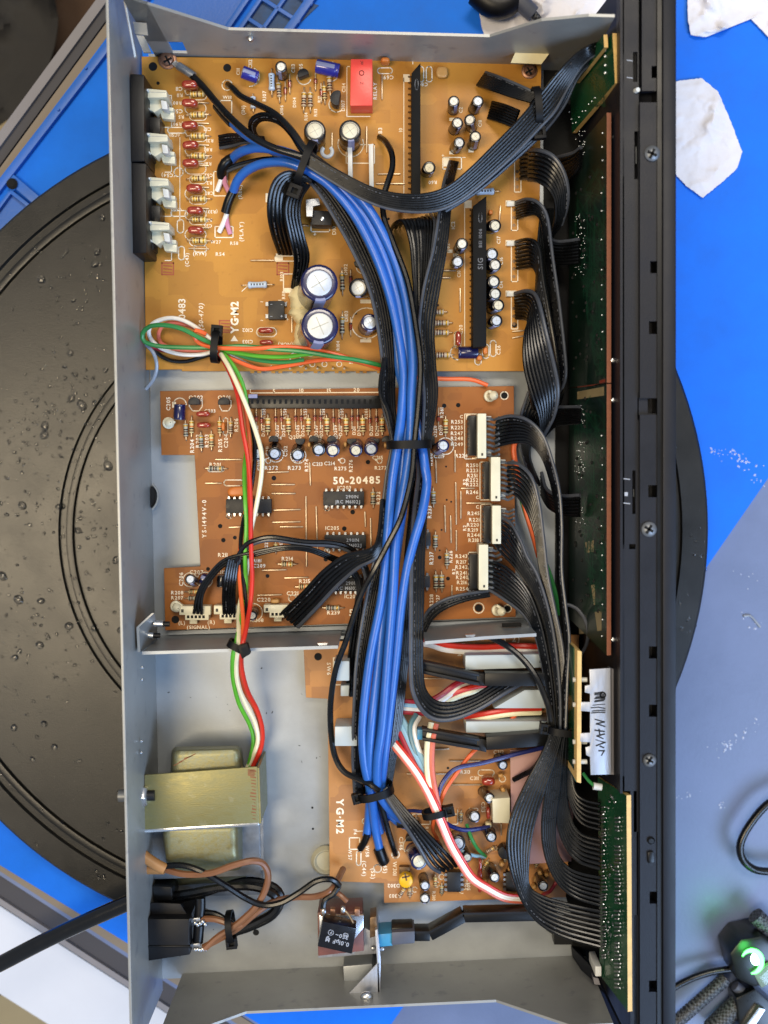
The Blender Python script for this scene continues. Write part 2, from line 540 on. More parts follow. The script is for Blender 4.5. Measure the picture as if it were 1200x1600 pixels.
# ================================================================== SETTING
ZD, ZM, ZT = -33.0, -31.0, -14.0      # desk, mat and turntable heights (mm)
struct('desk', MB().slab([(-550, 1013), (1400, 2271), (2800, 2271), (2800, -700), (705, -700)], ZD, ZD - 25), 'desk_grey', smooth=False)
def strip(name, a, b, c, d, z, m, th=3):
    struct(name, MB().slab([a, b, c, d], z, z - th), m, smooth=False)
strip('desk_edge', (-550, 1013), (705, -700), (723, -700), (-560, 1049), ZD + 0.8, 'desk_tan', 2)
strip('desk_edge', (-560, 1000), (550, 1716), (550, 1700), (-560, 984), ZD + 0.8, 'desk_tan', 2)
strip('desk_edge_band', (-553, 1013), (705, -705), (690, -710), (-575, 1013), ZD - 4, 'band_dark', 8)
strip('desk_edge_band', (-560, 1006), (900, 1948), (900, 1984), (-560, 1042), ZD - 4, 'band_dark', 8)
strip('desk_edge_lip', (-575, 1013), (690, -712), (675, -718), (-592, 1013), ZD - 2, 'lip_grey', 10)
strip('desk_edge_lip', (-560, 1042), (900, 1985), (900, 1995), (-560, 1052), ZD - 2, 'lip_grey', 10)
struct('bench', MB().slab([(-560, 1055), (900, 1996), (900, 2120), (-560, 1200)], ZD - 30, ZD - 60), 'bench_white', smooth=False)
struct('floor', MB().slab([(-900, -900), (2600, -900), (2600, 2500), (-900, 2500)], -420, -440), 'floor_beige', smooth=False)

def fbm(x, y, s):
    r = 0; a = 1
    for k in range(3):
        r += a * (math.sin(x * s + 1.7 * k + 1.3 * math.sin(y * s * 1.1 + k)) * math.cos(y * s * 0.9 - 2.1 * k + 0.8 * math.sin(x * s * 1.3)))
        s *= 1.9; a *= 0.55
    return r
def crumple(poly, z, amp, sc, rings=16, thick=0.5, n=72, edge=1.0):
    """a crumpled sheet filling a pixel outline"""
    mb = MB()
    per = []
    L = [math.dist(poly[i], poly[(i + 1) % len(poly)]) for i in range(len(poly))]
    tot = sum(L)
    for k in range(n):
        d = tot * k / n; i = 0
        while d > L[i]: d -= L[i]; i += 1
        t = d / L[i]; a, b = poly[i], poly[(i + 1) % len(poly)]
        per.append((a[0] + (b[0] - a[0]) * t + random.uniform(-1, 1) * edge, a[1] + (b[1] - a[1]) * t + random.uniform(-1, 1) * edge))
    cx = sum(p[0] for p in per) / n; cy = sum(p[1] for p in per) / n
    def pt(x, y, e):
        h = 0.7 * fbm(x, y, sc) - 1.1 * abs(math.sin(sc * (1.3 * x + .6 * y) + 1.2 * fbm(x + 40, y, sc * .6))) + 0.45 * abs(fbm(x + 90, y - 30, sc * 2.6)) - 0.35 * abs(math.sin(sc * 3.1 * (y - .4 * x) + 1.5 * fbm(x, y, sc)))
        return P(x, y, z + 0.25 + amp * math.log(1 + math.exp(2.2 * h + .6)) * .55 * (0.4 + 0.6 * min(1, e * 4)))
    vs = [pt(cx, cy, 1)]; fs = []
    for j in range(1, rings + 1):
        for (x, y) in per:
            t = j / rings
            vs.append(pt(cx + (x - cx) * t, cy + (y - cy) * t, 1 - t))
    for i in range(n): fs.append((0, 1 + i, 1 + (i + 1) % n))
    for j in range(rings - 1):
        for i in range(n):
            a = 1 + j * n
            fs.append((a + i, a + n + i, a + n + (i + 1) % n, a + (i + 1) % n))
    m = len(vs)
    vs += [v - Vector((0, 0, thick * 0.001)) for v in vs[:m]]
    fs2 = [tuple(i + m for i in f[::-1]) for f in fs]
    a = 1 + (rings - 1) * n
    fs2 += [(a + i, a + m + i, a + m + (i + 1) % n, a + (i + 1) % n) for i in range(n)]
    mb.add(vs, fs + fs2)
    return mb

tag(build('dark_bag', crumple([(-200, -150), (60, -150), (92, 40), (70, 130), (10, 190), (-200, 300)], -120, 14, 0.02), 'dark_bag'), 'crumpled dark bag beyond the desk edge at the top left corner', 'bag')
tag(build('brown_cloth', crumple([(20, -200), (420, -200), (300, -60), (150, 10), (80, 110), (20, 90)], -150, 8, 0.025), 'brown_cloth'), 'dull brown cloth lying behind the desk edge beside the dark bag', 'cloth')

# ---- blue repair mat with its moulded tray
t = thing('repair_mat', 'blue silicone repair mat with moulded compartments under the black turntable', 'mat', P(600, 300, ZM))
build('mat_sheet', MB().slab([(-555, 1012), (550, 1690), (2200, -700), (740, -700)], ZM, ZD + 0.2), 'mat_blue', t, bevel=0.6)
def bar(pts, wpx, z0, z1, mb=None):
    mb = mb or MB()
    for (x0, y0), (x1, y1) in zip(pts, pts[1:]):
        d = math.hypot(x1 - x0, y1 - y0); nx, ny = -(y1 - y0) / d * wpx / 2, (x1 - x0) / d * wpx / 2
        mb.slab([(x0 + nx, y0 + ny), (x1 + nx, y1 + ny), (x1 - nx, y1 - ny), (x0 - nx, y0 - ny)], z1, z0)
    return mb
build('rim', bar([(-300, 676), (205, 22)], 13, ZM, ZM + 3), 'tray_blue', t, bevel=0.5)
build('rim', bar([(205, 22), (420, -250)], 13, ZM, ZM + 3), 'tray_blue', t, bevel=0.5)
for a, b, wd in (((16, 278), (72, 326), 15), ((15, 300), (-60, 402), 6), ((15, 298), (58, 332), 6),
                 ((348, 52), (404, -30), 9), ((362, 62), (420, -22), 7), ((436, 66), (504, -30), 13)):
    build('divider', bar([a, b], wd, ZM, ZM + 3.2), 'tray_blue', t, bevel=0.4)
for a, b, wd in (((398, 62), (455, -18), 6), ((384, 26), (446, 66), 6), ((405, -6), (468, 34), 6), ((425, -36), (488, 6), 6)):
    build('divider', bar([a, b], wd, ZM, ZM + 3.0), 'tray_blue', t, bevel=0.3)
build('compartment_floor', MB().slab([(372, 60), (420, -14), (498, 8), (440, 64)], ZM + 0.5, ZM), 'well_blue', t)
build('compartment_floor', MB().slab([(205, 70), (262, -40), (405, -40), (340, 60)], ZM + 0.4, ZM), 'tray_blue', t)
build('compartment_floor', MB().slab([(-20, 345), (14, 302), (56, 334), (-10, 420)], ZM + 0.4, ZM), 'tray_blue', t)
build('mould_plug', MB().lathe([(0.0022, 0), (0.0026, 0.001), (0.0015, 0.002)], Matrix.Translation(P(20, 288, ZM + 3)), 12), 'hole_black', t)
for x, y in ((92, 172), (135, 107)):
    build('mould_pip', MB().lathe([(0.0007, 0), (0.0005, 0.001)], Matrix.Translation(P(x, y, ZM + 3)), 8), 'tray_blue', t)

# ---- turntable
CX, CY = 456, 836
ctr = P(CX, CY, ZT)
R0 = S(653, ZT)
def rr(px): return S(px, ZT)
prof = [(0.0, 0), (rr(352), 0), (rr(355), -0.0003)]
def groove(a, b): return [(rr(a), 0), (rr(a + 1.5), -0.0022), (rr(b - 1.5), -0.0022), (rr(b), 0)]
prof = [(0.0001, 0)] + groove(338, 344) + [(rr(350), 0.0002)] + groove(354, 366) + groove(582, 588) + [(rr(594), 0.0003)] + groove(598, 612)
prof += [(R0 - 0.0012, 0), (R0, -0.0012), (R0, -0.016), (R0 - 0.003, -0.0165)]
t = build('turntable', MB().lathe(prof, Matrix.Translation(ctr), 160, closed=False), 'turntable_black')
tag(t, 'round black turntable plate with ring grooves and water drops under the open amplifier', 'turntable')

# ---- water drops
def drop_mesh(r, e, a, fl=0.5):
    mb = MB()
    mb.lathe([(r, 0), (r * 0.97, r * 0.16), (r * 0.82, r * fl * 0.72), (r * 0.5, r * fl * 0.95), (0.02 * r, r * fl)], Matrix.Rotation(a, 4, 'Z') @ Matrix.Diagonal((e, 1, 1, 1)), 14, closed=False)
    return mb
NAMED = {(69, 680): 'largest of the upper drops, lower of a pair at the left edge', (70, 666): 'upper drop of the pair at the left edge of the plate', (128, 633): 'bigger of two drops side by side above the inner ring groove', (112, 622): 'smaller of two drops side by side above the inner ring groove', (64, 436): 'lone round drop below the outer ring groove at the upper left', (169, 728): 'round drop inside the inner ring groove, near the rear panel top', (122, 829): 'drop touching the inner ring groove at the left', (29, 937): 'biggest drop at the left edge, beside the lower half of the groove', (62, 1008): 'tall drop at the lower left, below the biggest one', (181, 875): 'drop close to the rear panel inside the inner groove', (92, 792): 'drop sitting on the inner ring groove edge'}
big = [(112, 622, 6), (128, 633, 8), (70, 666, 7), (69, 680, 7), (64, 436, 7), (110, 552, 5), (169, 728, 8), (35, 790, 6), (122, 829, 6), (92, 792, 5),
       (29, 937, 8), (62, 1008, 7), (108, 978, 6), (64, 939, 5), (181, 875, 6), (23, 1028, 5), (147, 982, 5), (85, 1167, 5), (51, 1186, 4), (4, 900, 6), (152, 393, 5), (148, 413, 5), (160, 340, 5), (69, 1131, 5), (22, 1137, 5), (187, 985, 4), (165, 578, 4), (117, 585, 4)]
small_big = [b for b in big if (b[0], b[1]) not in NAMED]
for x, y, r in [b for b in big if (b[0], b[1]) in NAMED]:
    e = random.uniform(1.0, 1.35)
    o = build('water_drop', drop_mesh(S(r, ZT), e, random.uniform(0, 3), 0.55), 'water')
    o.location = P(x, y, ZT + 0.05); WL[o.name] = Vector(o.location)
    tag(o, 'clear water drop: ' + NAMED[(x, y)], 'water drop', 'large water drops on the turntable')
mb = MB()
for x, y, r in small_big:
    m = drop_mesh(S(r, ZT), random.uniform(1, 1.35), random.uniform(0, 3), 0.55); c = P(x, y, ZT + 0.05)
    mb.add([v + c for v in m.v], m.f)
n = 0
while n < 720:
    if n < 430:
        q = random.choice([(60, 760, 90, 140), (150, 800, 40, 130), (130, 430, 60, 60), (60, 1010, 80, 110), (110, 600, 70, 60), (50, 660, 60, 60)])
        x, y = random.gauss(q[0], q[2] * .6), random.gauss(q[1], q[3] * .6)
    else: x, y = random.uniform(0, 200), random.uniform(300, 1380)
    if x < -5 or x > 200: continue
    d = math.hypot(x - CX, y - CY)
    if d > 640: continue
    n += 1
    r = random.choice([.7, .8, 1.0, 1.0, 1.3, 1.6, 2.2, 2.8])
    m = drop_mesh(S(r, ZT), random.uniform(0.9, 1.6), random.uniform(0, 3), 0.42)
    c = P(x, y, ZT + 0.05)
    mb.add([v + c for v in m.v], m.f)
for k in range(26):
    a = random.uniform(-0.30, 0.42); d = 653 - random.uniform(4, 40)
    m = drop_mesh(S(random.uniform(1, 3), ZT), random.uniform(1, 1.6), 1.0, 0.5); c = P(CX + d * math.cos(a), CY + d * math.sin(a), ZT + 0.05)
    mb.add([v + c for v in m.v], m.f)
tag(build('fine_water_drops', mb, 'water'), 'scatter of tiny water drops over the black turntable', 'water drops', kind='stuff')
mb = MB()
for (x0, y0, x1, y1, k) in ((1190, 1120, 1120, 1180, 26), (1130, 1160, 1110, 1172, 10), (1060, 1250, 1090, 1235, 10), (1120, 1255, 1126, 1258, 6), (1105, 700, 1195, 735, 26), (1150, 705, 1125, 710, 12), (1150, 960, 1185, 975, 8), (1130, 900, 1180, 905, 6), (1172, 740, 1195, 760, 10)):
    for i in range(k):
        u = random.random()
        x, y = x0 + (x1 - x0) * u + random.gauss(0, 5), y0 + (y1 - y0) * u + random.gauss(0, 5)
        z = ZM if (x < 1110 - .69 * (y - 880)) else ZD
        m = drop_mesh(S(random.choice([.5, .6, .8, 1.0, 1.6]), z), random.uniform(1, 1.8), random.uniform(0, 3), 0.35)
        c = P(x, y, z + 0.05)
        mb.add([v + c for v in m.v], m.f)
tag(build('fine_water_drops', mb, 'splash_glare'), 'splashes of tiny drops on the mat and grey desk right of the amplifier', 'water drops', kind='stuff')
for pts, nm in (([(1162, 963), (1172, 962), (1180, 970), (1188, 980)], 'short clear curl of cut wire on the grey desk'),):
    tag(build('wire_offcut', MB().tube(spline(px3(pts, ZD + .6)), S(2.0)), 'wire_clear'), nm, 'wire offcut')

# ---- tissues, plug, things at the right
tag(build('tissue', crumple([(1046, 128), (1096, 122), (1122, 143), (1142, 190), (1160, 238), (1151, 264), (1124, 288), (1098, 309), (1072, 290), (1046, 262)], ZM + 1, 2.4, 0.022, edge=.5, rings=44, n=150), 'tissue'), 'white paper tissue lying half under the black front panel on the blue mat', 'tissue')
tag(build('tissue', crumple([(1074, -30), (1320, -40), (1330, 90), (1205, 62), (1190, 46), (1165, 22), (1140, 26), (1118, 45), (1106, 58), (1080, 55), (1075, 30)], ZM + 1, 4.6, 0.030, rings=44, n=150, edge=.5), 'tissue'), 'crumpled white tissue at the top right corner of the photo', 'tissue')
tag(build('tissue', crumple([(738, -60), (1040, -60), (1036, 20), (930, 55), (830, 110), (765, 75), (752, 40)], ZM + 1, 3.6, 0.032, rings=44, n=150, edge=.5), 'tissue'), 'stained white tissue behind the top side wall with a black plug on it', 'tissue')
t = thing('plug', 'black cable plug with a grey tip lying on the stained tissue', 'plug', P(815, 5, ZM + 8))
build('plug_body', MB().tube(spline(px3([(745, -12), (770, 8), (792, 6), (800, -4)], ZM + 10)), [S(18)] * 3 + [S(24)] * 60 if False else S(21), 16), 'black_plastic', t)
build('plug_barrel', MB().cyl(P(798, -12, ZM + 12), P(833, 22, ZM + 9), S(14), S(13), 20), 'grey_plastic', t, bevel=0.4)
build('plug_tip', MB().cyl(P(832, 21, ZM + 9), P(842, 31, ZM + 8), S(7), S(6), 14), 'knurl', t)

LED = bpy.data.lights.new('device_light', 'POINT'); LED.energy, LED.color, LED.shadow_soft_size = 0.012, (0.1, 1.0, 0.15), 0.004
lo = bpy.data.objects.new('device_light', LED); COL.objects.link(lo); lo.location = P(1178, 1500, ZD + 32)
tag(build('black_cable', MB().tube(spline(px3([(1240, 1235), (1200, 1256), (1172, 1288), (1157, 1318), (1160, 1342), (1178, 1358), (1205, 1362), (1250, 1364)], ZD + 9)), S(6.5), 12), 'wire_black'), 'thick black cable looping in from the right edge over the grey desk', 'cable')
tag(build('black_cable', MB().tube(spline(px3([(1040, 1552), (1058, 1540), (1085, 1527), (1115, 1518), (1145, 1514), (1165, 1512)], ZD + 8)), S(5.5), 12), 'wire_black'), 'black cable running from under the front panel to the lit green device', 'cable')
t = thing('lit_device', 'small black device with a glowing green ring at the bottom right', 'device', P(1172, 1505, ZD))
build('housing', MB().slab([(1140, 1490), (1158, 1468), (1190, 1462), (1215, 1480), (1215, 1530), (1180, 1545), (1150, 1530)], ZD + 20, ZD), 'device_black', t, bevel=2.0)
mb = MB(); pts = [P(1174 + 16 * math.cos(rad(a)), 1503 + 18 * math.sin(rad(a)), ZD + 21.5) for a in range(-150, 100, 12)]
mb.tube(pts, [S(1.2 + 3.4 * math.sin(math.pi * i / (len(pts) - 1))) for i in range(len(pts))], 10)
build('light_ring', mb, 'led_green', t)
build('light_window', MB().ball(P(1181, 1498, ZD + 20), S(9), S(11), S(5), 14), 'led_core', t)
build('clear_cover', MB().slab([(1176, 1520), (1205, 1505), (1215, 1530), (1190, 1545)], ZD + 22, ZD + 18), 'lens_clear', t, bevel=.8)
t = thing('knurled_tool', 'black tool with knurled grip lying under the lit green device', 'tool', P(1110, 1560, ZD))
for (a, b, r) in (((1040, 1612), (1135, 1528), 10), ((1110, 1610), (1165, 1556), 15)):
    A, B = P(*a, ZD + 8), P(*b, ZD + 8)
    build('grip', MB().cyl(A, B, S(r), S(r * .95), 20), 'knurl', t)
    mb = MB()
    for k in range(1, 22):
        c = A.lerp(B, k / 22); d = (B - A).normalized() * 0.0006
        mb.cyl(c - d, c + d, S(r + 1.3), None, 16)
    build('grip_ridges', mb, 'knurl', t)
build('collar', MB().cyl(P(1148, 1540, ZD + 9), P(1176, 1562, ZD + 9), S(9), S(9), 16), 'grey_plastic', t, bevel=.3)
build('clamp_jaw', MB().slab([(1150, 1560), (1180, 1545), (1230, 1590), (1230, 1640), (1160, 1640)], ZD + 14, ZD), 'device_black', t, bevel=1)
build('blade', MB().slab([(1158, 1612), (1186, 1574), (1196, 1578), (1170, 1618)], ZD + 17, ZD + 12), 'bright_steel', t, bevel=.3)
tag(build('knurled_rod', MB().cyl(P(1180, 1430, ZD + 12), P(1230, 1480, ZD + 12), S(14), S(14), 20), 'knurl'), 'dark knurled rod end beside the green glow at the right edge', 'tool')

# ================================================================== CASE
case = thing('amplifier_case', 'open grey steel amplifier case with a black front, seen from above', 'amplifier', P(600, 800, 0))
RW = on_plane(P(170, 0, 58), P(207, 1600, 58), P(170, 0, 58) - Vector((0, 0, .058)))
def down(v, z=0.0): return Vector((v.x, v.y, z * 0.001))
# rear panel
a, b = P(168, -60, 58), P(208, 1660, 58)
inw = Vector((1, 0, 0))
outw = Vector((-0.0011, 0, 0))
mb = MB(); mb.add([a, b, down(b), down(a), a + outw, b + outw, down(b) + outw, down(a) + outw], [(0, 1, 2, 3), (7, 6, 5, 4), (4, 5, 1, 0), (1, 5, 6, 2), (2, 6, 7, 3), (3, 7, 4, 0)])
build('rear_panel', mb, 'painted_steel', case, bevel=0.25)
# side panels: stepped upper edge
def side(A, B, prof, zlow, th, name, hole=None):
    f = on_plane(A, B, A - Vector((0, 0, .02)))
    top = [f(x, y) for x, y in prof]
    d = (B - A); d.z = 0; d.normalize()
    n = Vector((-d.y, d.x, 0)) * th
    mb = MB()
    top = [Vector((v.x, v.y, min(max(v.z, .03), .0585))) for v in top]
    for p, q in zip(top, top[1:]):
        pb, qb = down(p), down(q)
        if hole and (p - top[0]).length < 1e-6:
            x0, x1, z0, z1 = hole
            h0, h1 = P(x0, 0, 9), P(x1, 0, 9)
            def at(xw, z): u = (xw - p.x) / (q.x - p.x); return Vector((xw, p.y + (q.y - p.y) * u, z))
            def zt(xw): u = (xw - p.x) / (q.x - p.x); return p.z + (q.z - p.z) * u
            X0, X1 = f(x0, 76).x, f(x1, 76).x
            quads = [(p, at(X0, zt(X0)), at(X0, 0), pb), (at(X0, zt(X0)), at(X1, zt(X1)), at(X1, z1), at(X0, z1)), (at(X0, z0), at(X1, z0), at(X1, 0), at(X0, 0)), (at(X1, zt(X1)), q, qb, at(X1, 0))]
        else: quads = [(p, q, qb, pb)]
        for Q in quads:
            Q = list(Q); mb.add(Q + [v + n for v in Q], [(0, 1, 2, 3), (7, 6, 5, 4), (0, 4, 5, 1), (1, 5, 6, 2), (2, 6, 7, 3), (3, 7, 4, 0)])
    return build(name, mb, 'painted_steel', case)
side(P(357, 47, 36), P(765, 58, 36), [(222, -9), (357, 47), (765, 58), (846, 33), (928, 8), (972, 5)], 36, 0.0011, 'side_panel', (236, 290, .0095, .022))
side(P(385, 1580, 36), P(775, 1562, 36), [(236, 1648), (385, 1580), (775, 1562), (893, 1602), (970, 1628)], 36, -0.0011, 'side_panel')
# floor pan
build('floor_pan', MB().slab([(232, 84), (930, 96), (905, 1512), (400, 1524), (240, 1530)], 0, -1.0), 'zinc_sheet', case)
build('front_base', MB().slab([(850, 92), (912, 92), (912, 1020), (868, 1020), (868, 640), (850, 600)], 1.2, 0.1), 'deep_black', case)
build('front_base', MB().slab([(884, 1020), (975, 1020), (975, 1560), (940, 1560), (893, 1478), (896, 1440), (884, 1400)], 1.2, 0.1), 'deep_black', case)
for x, y in ((300, 200), (300, 1400), (900, 200), (880, 1420)):
    build('foot', MB().cyl(P(x, y, -1), P(x, y, ZT), .012, .010, 24), 'black_plastic', case)
# rear corner folds and clips
build('corner_flange', MB().prism([P(187, -30, 57), P(190, -30, 57), P(213, 88, 44), P(210, 90, 44)], .002), 'painted_steel', case)
build('corner_tab', MB().slab([(208, 34), (229, 36), (231, 55), (211, 53)], 44, 43.2), 'painted_steel', case)
build('corner_clip', MB().slab([(213, 55), (226, 56), (236, 82), (224, 82)], 24, 23), 'painted_steel', case)
build('side_screw', MB().ball(P(392, 61, 30), S(5), S(5), S(5)), 'bright_steel', case)
for x, y in ((199, 840), (222, 1043), (222, 1062), (221, 1158), (221, 1176)):
    build('rear_rivet', MB().ball(P(x, y, 36), S(2.4)), 'bright_steel', case)
mb = MB(); mb.tube(spline(px3([(238, 756), (245, 765), (247, 776), (244, 788), (238, 796)], 6)), S(1.6), 6)
build('punched_tongue', mb, 'painted_steel', case)
build('punched_slot', MB().slab([(236, 760), (243, 766), (243, 786), (236, 794)], 5, 1), 'hole_black', case)
# cross bracket between the two halves
mb = MB()
for (x0, y0, x1, y1, zb_) in ((222, 1018, 528, 1008.5, 40), (528, 994, 664, 988, 8), (664, 1002, 760, 994, 40), (760, 994, 838, 989.5, 40)):
    A, B = P(x0, y0, zb_), P(x1, y1, zb_)
    mb.add([A, B, down(B), down(A)] + [v + Vector((0, -.0013, 0)) for v in (A, B, down(B), down(A))], [(0, 1, 2, 3), (7, 6, 5, 4), (0, 4, 5, 1), (1, 5, 6, 2), (2, 6, 7, 3), (3, 7, 4, 0)])
br = build('cross_bracket', mb, 'zinc_sheet', case)
build('bracket_flange', MB().slab([(262, 992), (540, 984), (838, 972), (838, 966), (540, 978), (262, 986)], 3.0, 2.0), 'zinc_sheet', case)
build('bracket_tab', MB().prism([P(219, 1019, 40), P(217, 980, 40), P(241, 958, 40), P(246, 980, 20), P(246, 1006, 4)], Vector((-.001, 0, 0))), 'painted_steel', case)
for x, y in ((232, 992), (247, 974)):
    sc_ = build('bracket_screw', MB().cyl(P(x - 6, y, 30), P(x + 8, y + 1, 30), S(5), S(5), 12).cyl(P(x + 8, y + 1, 30), P(x + 18, y + 1, 30), S(4), S(4), 10, mi=1), ['bright_steel', 'black_plastic'], case)
for x, y in ((504, 1007), (735, 994)):
    build('bracket_notch', MB().slab([(x - 8, y - 2), (x + 8, y - 2.5), (x + 6, y + 1), (x - 6, y + 1.5)], 40.5, 38), 'bright_steel', case)
build('bracket_slot', MB().slab([(785, 975), (815, 974), (815, 979), (785, 980)], 24, 22), 'hole_black', case)
for x, y, r in ((400, 1457, 5),):
    build('floor_hole', MB().disc(P(x, y, 0.05), S(r)), 'hole_black', case)
mb = MB()
for k in range(26):
    x, y = random.uniform(255, 500), random.uniform(1030, 1200) if k < 18 else random.uniform(1400, 1500)
    a = random.uniform(0, 3); L = random.uniform(1, 4)
    mb.slab([(x, y), (x + L * math.cos(a), y + L * math.sin(a)), (x + L * math.cos(a) + 1, y + L * math.sin(a) + 1.2), (x + 1, y + 1.4)], 0.1, 0.02)
build('floor_specks', mb, 'ink_black', case, kind='stuff')

# black front frame
fr = MB()
for A0, A1, B0, B1 in ((P(970, -30, 56), P(971, 1236, 56), P(902, 60, 0), P(902, 1190, 0)), (P(990, 1236, 56), P(991, 1640, 56), P(946, 1190, 0), P(946, 1560, 0))):
  fr.add([A0, A1, B1, B0] + [v + Vector((.0012, 0, 0)) for v in (A0, A1, B1, B0)], [(0, 1, 2, 3), (7, 6, 5, 4), (0, 4, 5, 1), (1, 5, 6, 2), (2, 6, 7, 3), (3, 7, 4, 0)])
build('front_wall', fr, 'black_paint', case)
build('front_frame', MB().slab([(970, -30), (1042, -30), (1042, 1640), (990, 1640), (990, 1236), (971, 1236)], 50, 47), 'black_paint', case)
def rail(x0, x1, zt, zb, holes, mb, y0=-30, y1=1640):
    ys = y0
    for hx0, hy0, hx1, hy1 in sorted(holes, key=lambda h: h[1]):
        mb.slab((x0, ys, x1, hy0), zt, zb)
        if hx0 > x0: mb.slab((x0, hy0, hx0, hy1), zt, zb)
        if hx1 < x1: mb.slab((hx1, hy0, x1, hy1), zt, zb)
        ys = hy1
    mb.slab((x0, ys, x1, y1), zt, zb)
    return mb
mb = rail(970, 998, 56, 54.5, [(989, 81, 996, 128), (991, 205, 997, 280), (988, 735, 993, 803), (983, 850, 993, 858)], MB(), -30, 1236)
rail(985, 998, 56, 54.5, [(991, 1300, 997, 1430)], mb, 1236, 1640)
build('inner_flange', mb, 'black_paint', case)
build('flange_lip', MB().slab([(969, -30), (973, -30), (973, 1240), (969, 1240)], 57.5, 50), 'black_paint', case)
holes = [(1018, 103, 1033, 122), (1016, 408, 1031, 427), (1014, 502, 1031, 522), (1012, 623, 1027, 646), (1013, 758, 1029, 777), (1014, 1010, 1028, 1029), (1014, 1101, 1028, 1120), (1015, 1393, 1031, 1412), (1014, 1532, 1030, 1550)]
build('top_rail', rail(1000, 1035, 58, 55, [h for h in holes if 160 < h[1] < 612], MB(), 160, 622), 'black_paint', case)
build('top_rail', rail(1000, 1035, 58, 55, [h for h in holes if h[1] > 650], MB(), 648, 1640), 'black_paint', case)
build('top_rail', rail(1003, 1038, 57.6, 55, [h for h in holes if h[1] < 150], MB(), -30, 142), 'black_paint', case)
build('rail_bridge', rail(996, 1038, 56, 54, [(1012, 623, 1027, 646)], MB(), 612, 656), 'black_paint', case)
build('front_fascia', MB().slab([(1036, -30), (1057, -30), (1056, 1640), (1036, 1640)], 60, -8), 'black_paint', case, bevel=.5)
build('fascia_channel', MB().slab([(1027, -30), (1037, -30), (1037, 1640), (1027, 1640)], 58.6, 50), 'satin_black', case)
for x, y, x1, y1 in ((992, 205, 996, 280), (988, 740, 992, 800), (991, 1340, 996, 1385)):
    build('slot_light', MB().slab((x + 1.2, y + 24, x1 - 1, y1 - 24), 53, 52), 'laminate_steel', case)
for x, y, r in ((1019, 240, 12), (1014, 827, 12), (1015, 1188, 10.5)):
    M = Matrix.Translation(P(x, y, 58.2))
    s_ = build('front_screw', MB().lathe([(S(r, 58), 0), (S(r, 58), .0004), (S(r * .8, 58), .0011), (S(r * .3, 58), .0015), (0.00005, .0015)], M, 24, closed=False), 'laminate_steel', case)
    a = random.uniform(0.3, 1.2)
    mb = MB()
    for k in (0, 1): mb.box(P(x, y, 59.55), S(r * 1.1), S(r * .28), .0007, Matrix.Rotation(a + k * math.pi / 2, 3, 'Z'))
    build('screw_slot', mb, 'hole_black', s_)
build('frame_stud', MB().lathe([(S(6, 58), 0), (S(6, 58), .0005), (S(4, 58), .001)], Matrix.Translation(P(1017, 1313, 58)), 16), 'satin_black', case)
build('frame_stud', MB().slab([(1012, 1332), (1021, 1330), (1023, 1348), (1013, 1350)], 59, 58), 'satin_black', case, bevel=.5)
for x, y in ((961, 214), (957, 563), (958, 625), (958, 999)):
    build('frame_rivet', MB().ball(P(x, y, 47), S(4)), 'bright_steel', case)
for x, y in ((992, 142),):
    build('white_pin', MB().cyl(P(992, 143, 55), P(997, 140, 57.5), S(4), S(3)), 'white_plastic', case)
mb = MB(); f56 = lambda x, y: P(x, y, 56.08)
for y in (748, 786): line(mb, f56, [(975, y), (984, y + 1)], 1.4)
fill(mb, f56, 976, 769, 981, 775)
for y in (94, 121): line(mb, f56, [(980, y), (988, y + 1)], 1.2)
build('frame_marks', mb, 'print_grey', case)
# lower right end of the frame
build('end_plate', MB().prism([P(892, 1478, 1), P(925, 1512, 20), P(972, 1610, 52), P(960, 1640, 52), P(895, 1500, 1)], Vector((.001, 0, 0))), 'black_paint', case)
for x, y in ((931, 1532), (945, 1556)):
    build('end_clip', MB().slab([(x - 4, y - 5), (x + 4, y - 3), (x + 7, y + 7), (x - 2, y + 6)], 30, 26), 'lip_grey', case)
build('button_block', MB().slab([(865, 1452), (892, 1452), (895, 1476), (866, 1476)], 6, 0), 'satin_black', case)
build('paper_label', MB().slab([(805, 82), (858, 84), (846, 100), (798, 98)], 20, 19.4), 'glue_cream', case)
mb = MB()
# ================================================================== COMPONENTS (shared meshes)
CACHE = {}
def cached(key, fn):
    if key not in CACHE: CACHE[key] = fn()
    return CACHE[key]
mm = 0.001
def cap_meshes(r, h, col, v=0):
    def mk():
        b = MB().lathe([(r * .96, 0), (r, h * .03), (r, h * .10), (r * .95, h * .13), (r, h * .17), (r, h - .6 * mm), (r * .95, h - .15 * mm), (r * .86, h), (r * .70, h), (r * .68, h - .25 * mm)], None, 22).mesh('capacitor', col)
        t = MB()
        t.lathe([(0.02 * mm, h - .02 * mm), (r * .62, h - .02 * mm), (r * .68, h - .18 * mm), (r * .68, h - .4 * mm)], None, 22, closed=False)
        for a in (0, 1): t.box((0, 0, h), r * 1.02, r * .05, .05 * mm, Matrix.Rotation(a * math.pi / 2 + .5, 3, 'Z'), mi=1)
        tm = t.mesh('cap_top', [('cap_top', 'cap_top_cool', 'cap_top_warm')[v], 'cap_score'])
        s = MB(); n = 5; vs = []
        prof = [(r * 1.012, h * .2), (r * 1.012, h - .6 * mm), (r * .96, h - .05 * mm), (r * .83, h + .04 * mm)]
        for i in range(n):
            a = -math.pi / 2 + rad(-17 + 34 * i / (n - 1))
            for q, z in prof: vs.append((q * math.cos(a), q * math.sin(a), z))
        k = len(prof)
        s.add(vs, [(i * k + j, (i + 1) * k + j, (i + 1) * k + j + 1, i * k + j + 1) for i in range(n - 1) for j in range(k - 1)])
        return b, tm, s.mesh('polarity_stripe', 'cap_stripe')
    return cached(('cap', round(r, 5), round(h, 5), col, v), mk)

